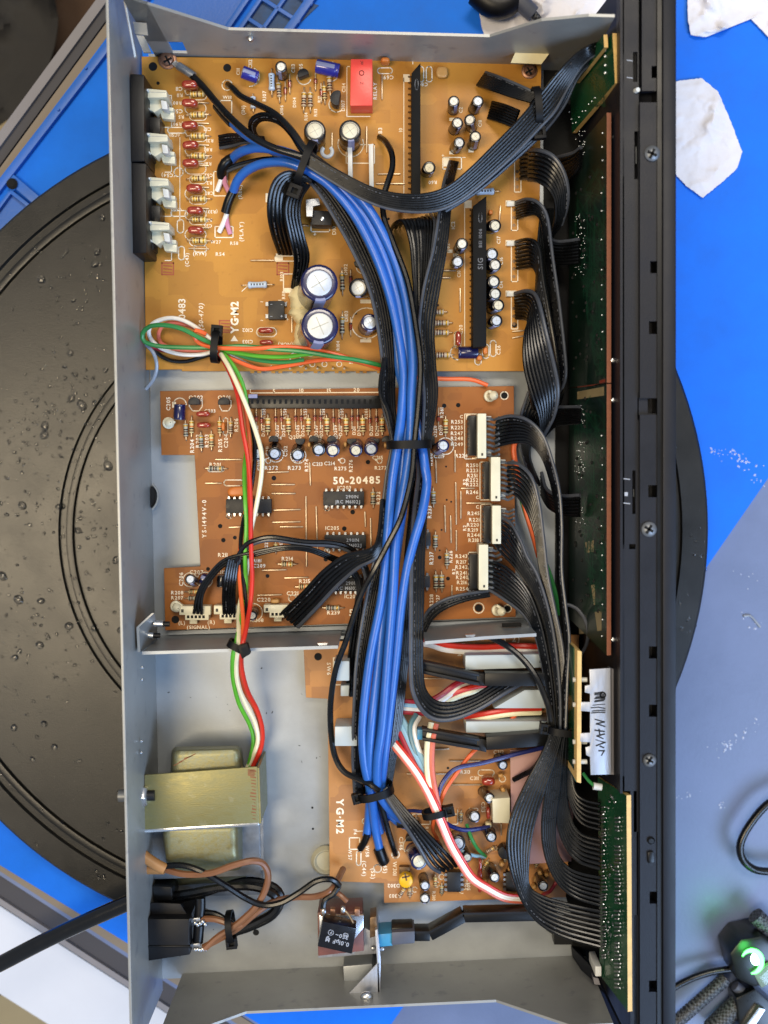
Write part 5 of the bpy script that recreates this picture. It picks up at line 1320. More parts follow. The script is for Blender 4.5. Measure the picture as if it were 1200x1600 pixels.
for x, y in ((955, 1243), (958, 1248), (961, 1254), (952, 1252), (950, 1262), (955, 1352), (958, 1358), (953, 1368), (947, 1445), (952, 1448), (958, 1443), (950, 1455), (955, 1460), (961, 1462), (948, 1388), (946, 1320), (962, 1404), (968, 1398), (951, 1490), (956, 1500), (957, 1432), (950, 1440), (963, 1478)):
    a = random.uniform(-1, 1); mb.cyl(fd(x, y), fd(x + 4 * math.cos(a), y + 4 * math.sin(a), .8 * mm), S(2.2, 45), S(.8, 45), 6)
build('solder_joints', mb, 'solder', B, kind='stuff'); stuffed('copper_track', tracks(fd, 22, 942, 1280, 972, 1530, 6, .9), 'track_green', B)
build('foam_block', MB().slab((930, 1510, 940, 1526), 34, 20), 'white_plastic', B, bevel=.5)
# switch board and its bracket
t = thing('tan_switch_board', 'thin tan board seen on edge with white posts, left of the silver bracket', 'circuit board', P(904, 1115, 30))
build('board_sheet', MB().slab([(902, 1016), (909, 1018), (908, 1224), (901, 1222)], 50, 8), 'board_edge', t, bevel=.2)
build('board_mask', MB().slab([(896, 1012), (901, 1016), (900, 1222), (897, 1218)], 44, 8), 'solder_mask', t)
for y in (1062, 1101, 1159, 1190): build('post', MB().cyl(P(895, y, 46), P(917, y, 46), S(3.5), S(3.5), 12), 'white_plastic', t)
t = thing('switch_bracket', 'silver metal bracket with black felt pen scribbles beside the front frame', 'bracket', P(938, 1128, 40))
build('bracket_plate', MB().slab([(921, 1046), (954, 1044), (955, 1210), (923, 1211), (922, 1183), (916, 1180), (915, 1168), (922, 1166), (922, 1160), (906, 1159), (906, 1146), (922, 1145), (922, 1112), (907, 1111), (907, 1097), (922, 1097), (922, 1084), (914, 1082), (914, 1072), (922, 1070)], 50, 49), 'brushed_aluminium', t, bevel=.15)
build('bracket_wall', MB().slab([(955, 1045), (967, 1046), (967, 1211), (955, 1210)], 47, 20), 'lip_grey', t)
mb = MB(); fb = lambda x, y: P(x, y, 50.06)
random.seed(3)
def scrib(pts, w0):
    for (x0, y0), (x1, y1) in zip(pts, pts[1:]): line(mb, fb, [(x0, y0), (x1, y1)], w0)
for k in range(9): scrib([(928 + random.uniform(0, 4), 1083 + k * 1.6 + random.uniform(-1, 1)), (943 + random.uniform(-3, 3), 1081 + k * 1.7)], random.uniform(1, 2.4))
ring(mb, fb, 942, 1086, 4, 2.2)
for y in (1102, 1106, 1111, 1114): scrib([(925 + random.uniform(-2, 2), y), (935, y - 1), (945, y + random.uniform(-2, 1))], random.uniform(1.2, 2.6))
for a in (((930, 1124), (944, 1128)), ((944, 1128), (932, 1131)), ((932, 1131), (945, 1135)), ((930, 1141), (944, 1143)), ((936, 1140), (937, 1147)), ((933, 1150), (944, 1147)), ((933, 1150), (942, 1154)), ((931, 1156), (945, 1160)), ((945, 1160), (932, 1165)), ((938, 1166), (943, 1168)), ((936, 1173), (944, 1173)), ((944, 1173), (940, 1180))): scrib(a, random.uniform(1.3, 2.6))
build('pen_scribble', mb, 'ink_black', t)
# ================================================================== TRANSFORMER, INLET, POWER SWITCH
def loft(mb, top, zt, bot, zb, mi=0):
    a = [P(x, y, zt) for x, y in top]; b = [P(x, y, zb) for x, y in bot]; n = len(a)
    return mb.add(a + b, [tuple(range(n)), tuple(range(2 * n - 1, n - 1, -1))] + [(i, n + i, n + (i + 1) % n, (i + 1) % n) for i in range(n)], mi)
t = thing('transformer', 'large yellow zinc plated mains transformer bolted to the rear panel', 'transformer', P(310, 1280, 0))
build('bell_cover', loft(MB(), [(271, 1172), (374, 1169), (380, 1240), (268, 1240)], 24, [(268, 1166), (378, 1164), (388, 1250), (264, 1250)], 2), 'bell_zinc', t, bevel=3.0, seg=4)
build('bell_cover', loft(MB(), [(255, 1290), (370, 1288), (371, 1342), (258, 1345)], 25, [(248, 1270), (388, 1270), (388, 1378), (266, 1386)], 2), 'bell_zinc', t, bevel=3.2, seg=4)
build('foot_plate', MB().slab([(236, 1300), (407, 1296), (411, 1398), (262, 1402), (238, 1396)], 2.2, .6), 'laminate_steel', t, bevel=.3)
build('core', MB().slab([(236, 1222), (404, 1212), (407, 1368), (240, 1374)], 14, 2), 'laminate_steel', t, bevel=.3)
mb = MB()
for k in range(9): mb.slab([(402 + 1.0 * k, 1215), (402.5 + 1.0 * k, 1215), (403.5 + 1.0 * k, 1360), (403 + 1.0 * k, 1360)], 13, 12)
build('lamination', mb, 'bright_steel', t)
yk = build('yoke', MB().slab([(226, 1211), (402, 1198), (405, 1286), (223, 1297)], 28, 26.6), 'yellow_zinc', t, bevel=.5)
build('yoke_lip', MB().slab([(222, 1296), (405, 1285), (405, 1290), (400, 1291), (222, 1302)], 28, 20), 'bright_steel', t, bevel=.5)
build('yoke_side', MB().slab([(401, 1200), (405, 1200), (408, 1286), (404, 1288)], 27.6, 2), 'yellow_zinc', t)
build('yoke_ear', MB().slab([(214, 1216), (230, 1210), (228, 1298), (222, 1300), (214, 1284)], 27, 25.8), 'yellow_zinc', t, bevel=.3)
build('yoke_ear', MB().slab([(212, 1206), (216, 1212), (216, 1286), (213, 1282)], 28, 8), 'painted_steel', t)
mb = MB(); fy = lambda x, y: P(x, y, 28.06)
random.seed(2)
for k in range(16):
    y = 1204 + k * 5; line(mb, fy, [(397 - random.uniform(0, 6), y), (399, y + 1)], random.uniform(.8, 2.4))
for k in range(5): line(mb, fy, [(388, 1203 + k * 2), (397, 1203 + k * 2.3)], 1.6)
build('varnish_stain', mb, 'copper_brown', t)
mb = MB()
fbell = lambda x, y: P(x, y, 24.05)
for (a, b) in (((280, 1191), (305, 1178)), ((288, 1185), (300, 1181)), ((272, 1196), (284, 1190))): line(mb, fbell, [a, b], 1.4)
build('rust_streak', mb, 'copper_brown', t)
hx = P(214, 1243, 28)
o = build('bolt_head', MB().lathe([(.0042, 0), (.0046, .0006), (.0046, .0038), (.0040, .0046)], Matrix.Translation(hx) @ Matrix.Rotation(math.pi / 2, 4, 'Y'), 6), 'bright_steel', t, bevel=.15)
build('bolt_washer', MB().cyl(hx - Vector((.001, 0, 0)), hx + Vector((.0004, 0, 0)), .0062, None, 24), 'bright_steel', o)
build('bolt_shank', MB().cyl(hx + Vector((.004, 0, 0)), hx + Vector((.0075, 0, 0)), .0022, None, 14), 'ink_black', o)
build('bolt_end', MB().cyl(hx - Vector((.0075, 0, 0)), hx - Vector((.004, 0, 0)), .0026, None, 12), 'laminate_steel', t)

t = thing('mains_inlet', 'black boxy mains inlet in the rear panel below the transformer', 'socket', P(258, 1455, 0))
o = build('inlet_body', MB().slab([(226, 1436), (296, 1436), (296, 1480), (297, 1492), (224, 1503), (224, 1440)], 27, 5), 'black_plastic', t, bevel=.6)
build('inlet_shroud', loft(MB(), [(232, 1410), (282, 1412), (296, 1434), (226, 1436)], 22, [(228, 1406), (290, 1408), (298, 1438), (226, 1438)], 5), 'black_plastic', t, bevel=.5)
build('inlet_rib', MB().slab([(225, 1478), (297, 1478), (297, 1481), (225, 1481)], 27.4, 20), 'satin_black', t, bevel=.2)
build('inlet_flange', MB().slab([(222, 1404), (227, 1404), (226, 1506), (222, 1506)], 30, 3), 'black_plastic', t, bevel=.3)
build('cord_grip', MB().slab([(238, 1384), (269, 1386), (270, 1408), (240, 1408)], 18, 4), 'satin_black', t, bevel=.8)
for y in (1440, 1480):
    p = build('terminal', MB().slab([(295, y - 4), (312, y - 6), (313, y), (296, y + 2)], 22, 20.5), 'solder', t, bevel=.15)
    mb = MB()
    for k in range(5): mb.ball(P(305 + 4 * k, y + 2 + random.uniform(-3, 3), 22.5), S(3), S(3.5), S(3), 8)
    build('solder_blob', mb, 'solder', p)
build('insulating_sleeve', MB().tube(spline(px3([(313, 1403), (313, 1418), (311, 1434)], 20)), S(8), 12, flat=.6), 'satin_black', t)
build('insulating_sleeve', MB().tube(spline(px3([(311, 1446), (310, 1460), (309, 1473)], 20)), S(8), 12, flat=.6), 'satin_black', t)

t = thing('power_switch', 'mains power switch on a silver bracket near the bottom wall', 'switch', P(545, 1480, 0))
build('switch_body', MB().slab([(496, 1426), (566, 1424), (569, 1486), (497, 1494)], 20, 5), 'red_brown_plastic', t, bevel=.4)
build('switch_cover', MB().slab([(499, 1430), (568, 1430), (568, 1450), (552, 1470), (499, 1472)], 22, 20.2), 'bright_steel', t, bevel=.3)
for x, y in ((505, 1424), (520, 1424), (536, 1422), (558, 1424)): build('switch_terminal', MB().slab([(x - 4, y - 3), (x + 4, y - 3), (x + 4, y + 8), (x - 4, y + 8)], 24, 21), 'brass_screw', t, bevel=.2)
build('bracket_plate', MB().slab([(497, 1484), (548, 1478), (570, 1450), (586, 1458), (590, 1490), (497, 1497)], 14, 13), 'brushed_aluminium', t, bevel=.15)
build('bracket_wall', MB().slab([(586, 1454), (590, 1452), (595, 1500), (594, 1553), (590, 1553), (589, 1500)], 25, 1), 'brushed_aluminium', t, bevel=.15)
build('bracket_gusset', MB().slab([(593, 1502), (594, 1553), (543, 1555)], 25, 24), 'brushed_aluminium', t, bevel=.2)
build('bracket_foot', MB().slab([(538, 1500), (584, 1494), (588, 1535), (535, 1545)], 4, 3), 'zinc_sheet', t, bevel=.2)
build('bracket_step', MB().slab([(536, 1510), (582, 1506), (583, 1534), (538, 1541)], 14, 4), 'zinc_sheet', t, bevel=.5)
build('bracket_screw', MB().ball(P(573, 1557, 30), S(10), S(8), S(6), 14), 'bright_steel', t)
build('bracket_rivet', MB().ball(P(583, 1482, 15), S(4), S(4), S(3)), 'solder', t); build('bracket_rivet', MB().ball(P(597, 1482, 20), S(4)), 'solder', t)
o = build('plunger', MB().slab([(578, 1434), (588, 1432), (590, 1462), (578, 1466)], 22, 12), 'dark_lead', t, bevel=.3)
c = [P(504, 1440, 33), P(557, 1451, 32), P(550, 1491, 29), P(496, 1479, 30)]
nrm = (c[1] - c[0]).cross(c[3] - c[0]).normalized()
if nrm.z < 0: nrm = -nrm
mb = MB(); mb.prism(c, nrm * -.0055)
t2 = thing('suppressor_capacitor', 'square black capacitor with white printing wired across the power switch', 'capacitor', P(526, 1465, 26))
build('capacitor_body', mb, 'cap_black', t2, bevel=.5)
fc = on_plane(c[0], c[1], c[2], .00006)
mb = MB()
text(mb, fc, '0.01µF M', 527, 1472, 6.5, 166, .14); text(mb, fc, '250~', 534, 1463, 6, 166, .14); text(mb, fc, 'B', 512, 1465, 5, 166)
ring(mb, fc, 517, 1457, 4, 1.2); ring(mb, fc, 540, 1462, 4, 1.2); text(mb, fc, 'P', 517, 1457, 4, 166); text(mb, fc, 'M', 540, 1462, 4, 166)
build('printing', mb, 'print_grey', t2)
for a in ([(505, 1442, 28), (505, 1434, 28), (506, 1424, 26)], [(555, 1450, 28), (551, 1440, 29), (544, 1428, 27), (537, 1421, 26)]): build('lead', MB().tube(spline(px3(a)), S(1.5), 6), 'lead_wire', t2)
for x, y in ((506, 1424), (536, 1421)): build('solder_blob', MB().ball(P(x, y, 27), S(4), S(6), S(4), 8), 'solder', t2)
t = thing('power_rod', 'black power button rod with a blue coupler, running right along the bottom wall', 'push rod', P(720, 1450, 15))
build('blue_coupler', MB().slab([(590, 1460), (614, 1458), (614, 1478), (592, 1480)], 22, 10), 'cyan_plastic', t, bevel=.5)
build('rod_sleeve', MB().slab([(612, 1457), (648, 1455), (648, 1474), (612, 1477)], 23, 11), 'grey_plastic', t, bevel=.4)
build('rod_sleeve', MB().slab([(612, 1450), (645, 1449), (645, 1457), (612, 1459)], 20, 11), 'satin_black', t, bevel=.4)
build('rod_arm', bar([(645, 1463), (672, 1463), (725, 1434), (870, 1431)], 16, 12, 20), 'satin_black', t, bevel=.4)
build('rod_rib', bar([(648, 1457), (671, 1457), (724, 1428), (870, 1425)], 3, 20, 21), 'black_plastic', t)

# ================================================================== WIRES
def wire(mb, pts, rp, z=None, n=8, mi=0, zr=25):
    return mb.tube(spline(px3(pts, z)), S(rp, zr), n, mi)
def loose(name, label, m, pts, rp, z=None, cat='wire', group=None, n=8):
    return tag(build(name, wire(MB(), pts, rp, z, n), m), label, cat, group)
def ribbon(label, L, R, n, m='wire_black', stripe=None, z=None, rp=None, cat='ribbon cable', name='ribbon_cable', dashes=True, fatten=1.0):
    """flat cable of n conductors; L and R are its two edges in pixels"""
    k = max(len(L), len(R))
    l3, r3 = spline(px3(L, z)), spline(px3(R, z))
    N = max(len(l3), len(r3))
    def res(pts, N):
        d = [0]
        for a, b in zip(pts, pts[1:]): d.append(d[-1] + (b - a).length)
        out = []; j = 0
        for i in range(N):
            s = d[-1] * i / (N - 1)
            while j < len(pts) - 2 and d[j + 1] < s: j += 1
            t_ = (s - d[j]) / max(1e-9, d[j + 1] - d[j]); out.append(pts[j].lerp(pts[j + 1], min(1, t_)))
        return out
    l3, r3 = res(l3, N), res(r3, N)
    ws = sorted((a - b).length for a, b in zip(l3, r3))
    r = S(rp) if rp else max(.0007, ws[int(len(ws) * .6)] / n / 2 * 1.06) * fatten
    T = thing(name, label, cat, (l3[0] + r3[0]) / 2)
    mb = MB()
    for i in range(n):
        t_ = (i + .5) / n
        pts = [a.lerp(b, t_) for a, b in zip(l3, r3)]
        if stripe is not None and i == stripe % n: build('striped_conductor', MB().tube(pts, r, 8), 'wire_grey', T)
        else: mb.tube(pts, r, 8)
    build('conductor', mb, m, T)
    if dashes and n > 3 and N > 14:
        # broken white print along one conductor
        pr_ = MB(); t_ = (1.5 if stripe != 1 else 2.5) / n
        ctr_ = [a.lerp(b, t_) for a, b in zip(l3, r3)]
        random.seed(N + n); i = 2
        while i < N - 3:
            a, b = ctr_[i], ctr_[i + 1]
            if random.random() < .62:
                nn = (l3[i] - r3[i]).cross(b - a)
                if nn.length > 1e-10:
                    nn.normalize()
                    if nn.dot(CAMP - a) < 0: nn = -nn
                    u = random.uniform(0, .3); v = random.uniform(.5, .95); o_ = nn * (r * 1.0)
                    pr_.tube([a.lerp(b, u) + o_, a.lerp(b, v) + o_], S(.55), 4)
            i += 1
        if pr_.v: build('printed_dashes', pr_, 'print_dim', T)
    return T

# ---- blue bundle
bl = [
 ([(361, 252, 12), (368, 243, 15), (382, 235, 20), (405, 231, 24), (440, 236, 28), (478, 250, 30), (520, 272, 30), (570, 318, 30), (606, 380, 29), (628, 440, 29), (640, 500, 29), (645, 560, 29), (643, 620, 30), (641, 690, 30), (634, 745, 30), (620, 830, 30), (614, 930, 31), (606, 1030, 31), (598, 1130, 30), (590, 1190, 27), (592, 1237, 22), (612, 1268, 16), (632, 1283, 10), (650, 1286, 9)], 'blue shielded cable on the upper right of the bundle, highest in the middle'),
 ([(365, 298, 14), (370, 284, 17), (384, 268, 20), (410, 256, 24), (445, 254, 28), (478, 266, 29), (515, 290, 29), (553, 335, 28), (585, 395, 28), (607, 455, 27), (622, 520, 27), (630, 580, 27), (628, 640, 29), (622, 690, 30), (613, 750, 30), (606, 830, 29), (597, 930, 29), (578, 1030, 28), (567, 1130, 27), (569, 1190, 25), (580, 1240, 20), (586, 1290, 12), (592, 1322, 9), (596, 1340, 8)], 'blue shielded cable on the left of the bundle, ending in a wide dark sleeve'),
 ([(360, 188, 16), (375, 203, 19), (395, 218, 22), (420, 232, 25), (450, 243, 26), (478, 257, 26), (517, 281, 27), (562, 326, 27), (596, 388, 27), (617, 448, 26), (630, 512, 26), (637, 575, 25), (637, 640, 25), (632, 690, 27), (625, 770, 26), (613, 850, 26), (600, 950, 27), (590, 1050, 27), (581, 1130, 28), (577, 1190, 25), (578, 1240, 18), (576, 1280, 11), (573, 1305, 9)], 'blue shielded cable in the middle of the bundle, coming from under the black earth wire'),
 ([(470, 262, 22), (518, 296, 22), (552, 342, 20), (584, 402, 20), (604, 470, 20), (618, 530, 20), (626, 590, 20), (645, 640, 23), (658, 690, 26), (664, 730, 28), (667, 755, 28), (660, 800, 30), (647, 845, 30), (636, 890, 30), (627, 950, 30), (619, 1030, 29), (607, 1130, 27), (600, 1190, 24), (595, 1237, 18), (600, 1262, 12), (622, 1284, 9), (636, 1290, 8)], 'blue shielded cable that bows out to the right below the black band'),
 ([(478, 260, 24), (517, 288, 24), (562, 333, 23), (597, 395, 22), (617, 458, 22), (631, 522, 22), (638, 585, 22), (646, 640, 24), (643, 690, 24), (634, 760, 25), (623, 840, 25), (611, 930, 25), (596, 1030, 25), (588, 1130, 24), (585, 1190, 22), (584, 1238, 16), (588, 1275, 11), (594, 1300, 8)], 'blue shielded cable mostly hidden deep inside the bundle'),
]
for pts, lab in bl: loose('blue_cable', lab, 'wire_blue', pts, 7.2, cat='cable', group='blue cables of the main bundle', n=14)
loose('black_sleeve', 'black shrink sleeve over the end of the blue cable above the pink and white wires', 'satin_black', [(368, 292, 13), (358, 312, 12), (352, 332, 10)], 7.5, cat='sleeve', n=12)
loose('black_sleeve', 'black shrink sleeve folded over beside the small white and pink wire ends', 'satin_black', [(366, 246, 12), (352, 254, 14), (346, 268, 11), (347, 276, 9)], 8, cat='sleeve', n=12)
loose('black_sleeve', 'short black sleeve with bare lead at the lower end of a blue cable', 'satin_black', [(574, 1302, 10), (570, 1314, 9), (563, 1326, 7)], 6, cat='sleeve', n=10)
loose('black_sleeve', 'black sleeve at the blue cable end beside the lower board lettering', 'satin_black', [(592, 1326, 9), (597, 1340, 8.5), (600, 1346, 7.5)], 9.5, cat='sleeve', n=12)
loose('black_sleeve', 'dark sleeve on the blue cable end beside the lower fan of black wires', 'satin_black', [(620, 1286, 10), (640, 1287, 10), (650, 1288, 8)], 8, cat='sleeve', n=12)
for (a, b, d) in (('white', 'wire_white', [(348, 272, 10), (344, 285, 9), (339, 299, 8)]), ('pink', 'wire_pink', [(350, 274, 10), (352, 288, 9), (359, 302, 8)])): loose(a + '_wire', a + ' wire end coming out of the folded black sleeve', b, d, 4)
for (a, b, d) in (('white', 'wire_white', [(355, 331, 10), (350, 346, 9), (342, 363, 8)]), ('pink', 'wire_pink', [(353, 334, 9), (355, 350, 8.5), (360, 366, 8)])): loose(a + '_wire', a + ' wire end coming out of the straight black sleeve near the board edge', b, d, 4)
loose('black_band', 'wide black strap end crossing beside the top of the earth wire', 'satin_black', [(338, 165, 12), (350, 180, 15), (362, 193, 17)], 7, cat='sleeve')

# ---- black single wires
t = thing('earth_wire', 'black earth wire with a ring terminal under the brown screw at the top left', 'wire', P(300, 120, 12))
build('insulation', wire(MB(), [(300, 118, 11), (318, 136, 13), (338, 160, 18), (362, 186, 24), (395, 214, 30), (430, 232, 33), (465, 243, 34), (500, 258, 33), (545, 285, 32)], 5.5, n=10), 'wire_black', t)
build('crimp_sleeve', wire(MB(), [(279, 103, 9.5), (290, 110, 10.5), (303, 119, 11)], 6.5, n=12), 'solder', t)
build('ring_tongue', MB().slab([(268, 100), (274, 94), (286, 102), (280, 110)], 10, 9.2), 'solder', t)
loose('black_wire', 'black wire rising from a ringed hole at the top left of the amber board', 'wire_black', [(356, 132, 8), (364, 138, 12), (376, 150, 14), (400, 162, 20), (430, 178, 28), (455, 203, 33), (476, 232, 34), (495, 252, 33)], 5)
loose('black_wire', 'black wire with white dashes crossing over the blue bundle from a hole beside white strip', 'wire_black', [(593, 214, 8), (603, 222, 14), (612, 240, 20), (613, 262, 24), (606, 285, 26), (599, 310, 27), (600, 340, 28), (614, 378, 30), (637, 440, 32), (650, 510, 33), (657, 570, 33), (654, 630, 33), (648, 690, 33), (643, 745, 34), (627, 807, 36), (606, 850, 36), (585, 890, 36), (563, 932, 33), (541, 1000, 29), (525, 1045, 26), (517, 1095, 22), (517, 1140, 18), (523, 1180, 17), (537, 1205, 18), (560, 1217, 21), (580, 1226, 25), (592, 1236, 25)], 4.8)
loose('black_wire', 'short black wire below the lowest tie, ending in a hole beside the blue cable end', 'wire_black', [(590, 1240, 20), (598, 1268, 16), (607, 1300, 12), (614, 1322, 10), (618, 1335, 7)], 5)
loose('black_wire', 'black wire arching across the white and red wires beside the cross bracket', 'wire_black', [(764, 994, 25), (790, 1008, 28), (815, 1028, 30), (836, 1055, 32), (850, 1085, 33), (858, 1110, 34), (862, 1140, 34)], 5)
loose('grey_wire', 'thin dark grey wire looping beside the bottom end of the long green board', 'wire_grey', [(884, 944, 25), (900, 950, 25), (914, 968, 26), (919, 990, 26), (915, 1010, 24), (904, 1027, 22)], 3)

# ---- black ribbons of the upper half
ribbon('black ribbon cable making a small open loop near the top left wires', [(412, 214, 10), (395, 212, 14), (388, 196, 18), (394, 182, 22), (412, 176, 26), (440, 184, 30), (462, 206, 33), (482, 232, 34), (520, 262, 32)], [(414, 222, 10), (403, 214, 12), (399, 202, 15), (403, 193, 18), (415, 188, 22), (436, 194, 27), (455, 214, 30), (472, 240, 31), (512, 272, 30)], 4)
ribbon('short black ribbon stub in a white connector beside the first blue cable', [(342, 211, 10), (362, 208, 14), (385, 212, 20), (420, 228, 24), (460, 250, 26)], [(344, 234, 10), (365, 230, 14), (388, 224, 20), (420, 238, 22), (455, 262, 24)], 5, stripe=-1)
ribbon('black ribbon cable running under the two blue cable ends with dashes printed on it', [(352, 262, 12), (372, 254, 15), (410, 246, 20), (450, 246, 25), (480, 256, 27)], [(356, 270, 12), (376, 262, 14), (412, 252, 18), (450, 252, 23), (478, 262, 25)], 2, stripe=-1)
ribbon('long black ribbon cable sweeping across the blue bundle to the top right corner', [(478, 238, 36), (520, 262, 36), (575, 290, 36), (620, 302, 36), (665, 302, 36), (700, 290, 36), (735, 262, 36), (775, 222, 36), (812, 184, 36), (842, 148, 36), (872, 112, 38), (900, 84, 42), (924, 70, 44), (940, 66, 34)], [(470, 254, 34), (515, 282, 34), (570, 314, 34), (620, 330, 34), (675, 332, 34), (715, 318, 34), (755, 288, 34), (800, 248, 34), (842, 204, 34), (868, 176, 34), (888, 138, 34), (912, 100, 38), (934, 84, 40), (946, 80, 32)], 8, stripe=-1)
ribbon('second black ribbon cable hugging the lower side of the long sweeping ribbon', [(700, 318, 30), (745, 286, 30), (790, 246, 30), (840, 202, 30), (874, 160, 30), (898, 112, 34), (930, 84, 36)], [(690, 336, 26), (748, 300, 28), (800, 256, 28), (850, 208, 28), (882, 166, 28), (906, 118, 32), (938, 88, 34)], 3, stripe=-1)
ribbon('short wide black ribbon cable plugged in at the top right of the amber board', [(760, 112, 9), (785, 121, 20), (815, 134, 27), (840, 146, 29)], [(745, 134, 9), (770, 142, 18), (800, 152, 24), (830, 160, 27)], 8, stripe=0)
ribbon('short black ribbon cable plugged in just below the one at the top right', [(770, 158, 9), (790, 163, 16), (812, 172, 22)], [(762, 186, 9), (782, 192, 14), (802, 200, 18)], 7, stripe=None)
ribbon('black ribbon cable hanging from the left tie to a connector on the amber board', [(478, 276, 30), (450, 268, 32), (430, 278, 33), (420, 300, 32), (417, 330, 28), (422, 362, 20), (434, 396, 9)], [(488, 284, 28), (472, 282, 28), (458, 292, 28), (452, 314, 27), (455, 342, 24), (462, 370, 18), (468, 398, 9)], 6)
ribbon('narrow black ribbon cable bending down to the glue of the upper large capacitor', [(470, 284, 28), (452, 300, 31), (444, 328, 30), (451, 368, 26), (459, 408, 19), (455, 450, 9)], [(484, 290, 26), (472, 312, 28), (470, 340, 27), (477, 372, 24), (484, 404, 18), (472, 447, 9)], 5)
ribbon('black ribbon cable along the left side of the blue bundle', [(474, 276, 24), (496, 302, 25), (522, 345, 25), (549, 394, 25), (574, 450, 25), (588, 510, 24), (596, 575, 22), (594, 605, 22), (598, 640, 25), (611, 690, 27), (603, 740, 27), (597, 790, 27), (590, 845, 26), (578, 900, 26), (566, 960, 26), (556, 1030, 25), (552, 1100, 24), (550, 1180, 20), (553, 1245, 14)], [(490, 274, 22), (520, 298, 22), (552, 340, 22), (578, 392, 22), (600, 450, 22), (612, 510, 22), (617, 575, 20), (617, 605, 22), (618, 640, 25), (622, 690, 26), (616, 740, 26), (610, 790, 26), (604, 845, 25), (597, 900, 24), (585, 960, 24), (573, 1030, 23), (567, 1100, 22), (565, 1180, 19), (567, 1248, 13)], 6, stripe=0)
ribbon('outer black wire pair bowing left of the blue bundle just above the middle board', [(598, 560, 24), (592, 600, 27), (594, 622, 28), (604, 645, 29), (612, 690, 30)], [(603, 560, 23), (598, 600, 25), (600, 622, 26), (610, 648, 27), (618, 690, 28)], 2, dashes=False)
ribbon('wide fan of black wires folding down beside the blue bundle on the amber board', [(608, 360, 9), (614, 350, 17), (628, 346, 21), (640, 380, 22), (645, 430, 22), (650, 490, 21), (654, 550, 20), (655, 620, 21), (651, 690, 24)], [(690, 328, 9), (692, 338, 18), (692, 352, 22), (684, 390, 23), (676, 440, 22), (664, 500, 21), (660, 560, 20), (661, 620, 21), (660, 690, 24)], 12, stripe=9, dashes=False, fatten=1.15)
ribbon('grey-edged black ribbon cable running down between the two tall black modules', [(702, 252, 9), (692, 286, 22), (685, 330, 28), (675, 390, 28), (660, 450, 27), (653, 510, 26), (656, 565, 26), (661, 620, 27), (659, 690, 28)], [(716, 254, 9), (708, 288, 20), (704, 330, 26), (698, 390, 26), (688, 450, 25), (679, 510, 24), (681, 565, 24), (684, 620, 25), (672, 690, 26)], 6, stripe=0)
ribbon('black ribbon cable turning sharply right to the white switches on the tan board', [(648, 692, 25), (652, 740, 24), (645, 800, 26), (641, 870, 30), (640, 960, 33), (640, 1050, 34), (646, 1092, 35), (668, 1122, 35), (700, 1128, 34), (745, 1112, 31), (790, 1085, 27), (822, 1066, 22)], [(670, 692, 23), (672, 740, 23), (667, 800, 25), (663, 870, 28), (661, 960, 31), (660, 1050, 32), (665, 1078, 33), (680, 1094, 33), (705, 1097, 32), (740, 1086, 29), (770, 1068, 25), (796, 1056, 20)], 5, stripe=0)
ribbon('black wires packed behind the right side of the blue bundle in the lower half', [(640, 700, 20), (640, 780, 20), (632, 870, 21), (627, 960, 22), (622, 1050, 23), (612, 1150, 22), (600, 1234, 17)], [(664, 700, 18), (660, 780, 18), (650, 870, 19), (642, 960, 20), (636, 1050, 21), (624, 1150, 20), (610, 1236, 15)], 5)
ribbon('black ribbon cable leaving the blue bundle to the left over the middle board', [(597, 780, 28), (591, 838, 30), (579, 858, 31), (540, 866, 29), (504, 890, 25), (470, 926, 19), (436, 958, 12)], [(602, 780, 26), (599, 846, 28), (589, 872, 29), (562, 888, 27), (530, 916, 23), (502, 946, 18), (468, 982, 12)], 6, stripe=-1)
ribbon('pair of black wires arching from the lower left connectors to the blue bundle', [(300, 958, 14), (308, 925, 17), (328, 894, 20), (352, 872, 23), (392, 862, 26), (440, 853, 28), (480, 854, 27), (515, 866, 24), (545, 880, 20), (563, 905, 18), (566, 950, 18)], [(318, 960, 14), (318, 930, 16), (335, 901, 18), (358, 881, 20), (396, 870, 23), (440, 860, 25), (478, 861, 24), (511, 873, 21), (538, 888, 18), (556, 910, 16), (558, 950, 16)], 3)
ribbon('upper pair of black wires arching from the coloured wires to the blue bundle', [(362, 905, 16), (366, 880, 22), (380, 852, 26), (398, 842, 28), (425, 837, 29), (475, 844, 28), (522, 846, 26), (552, 856, 24), (572, 880, 22), (580, 908, 20)], [(368, 905, 15), (373, 882, 20), (386, 859, 23), (402, 849, 25), (427, 845, 26), (475, 852, 25), (518, 854, 23), (546, 864, 21), (564, 886, 20), (572, 910, 18)], 2, stripe=-1, dashes=False)
ribbon('black ribbon cable standing in the second white connector at the lower left', [(356, 872, 22), (350, 900, 22), (347, 930, 18), (348, 962, 12)], [(374, 872, 22), (370, 900, 22), (368, 930, 18), (369, 962, 12)], 5)
ribbon('short black ribbon ending at the small white connector left of the blue bundle', [(556, 930, 16), (549, 985, 16), (543, 1030, 14), (540, 1086, 10)], [(568, 935, 14), (562, 990, 14), (557, 1035, 13), (556, 1090, 10)], 3)
ribbon('black ribbon cable folded back below the lowest tie toward the small chip', [(596, 1236, 22), (612, 1262, 24), (632, 1292, 26), (650, 1322, 26), (668, 1354, 24), (684, 1364, 20)], [(604, 1230, 20), (632, 1262, 22), (662, 1294, 24), (690, 1322, 24), (706, 1338, 22), (716, 1352, 18)], 5, stripe=0)

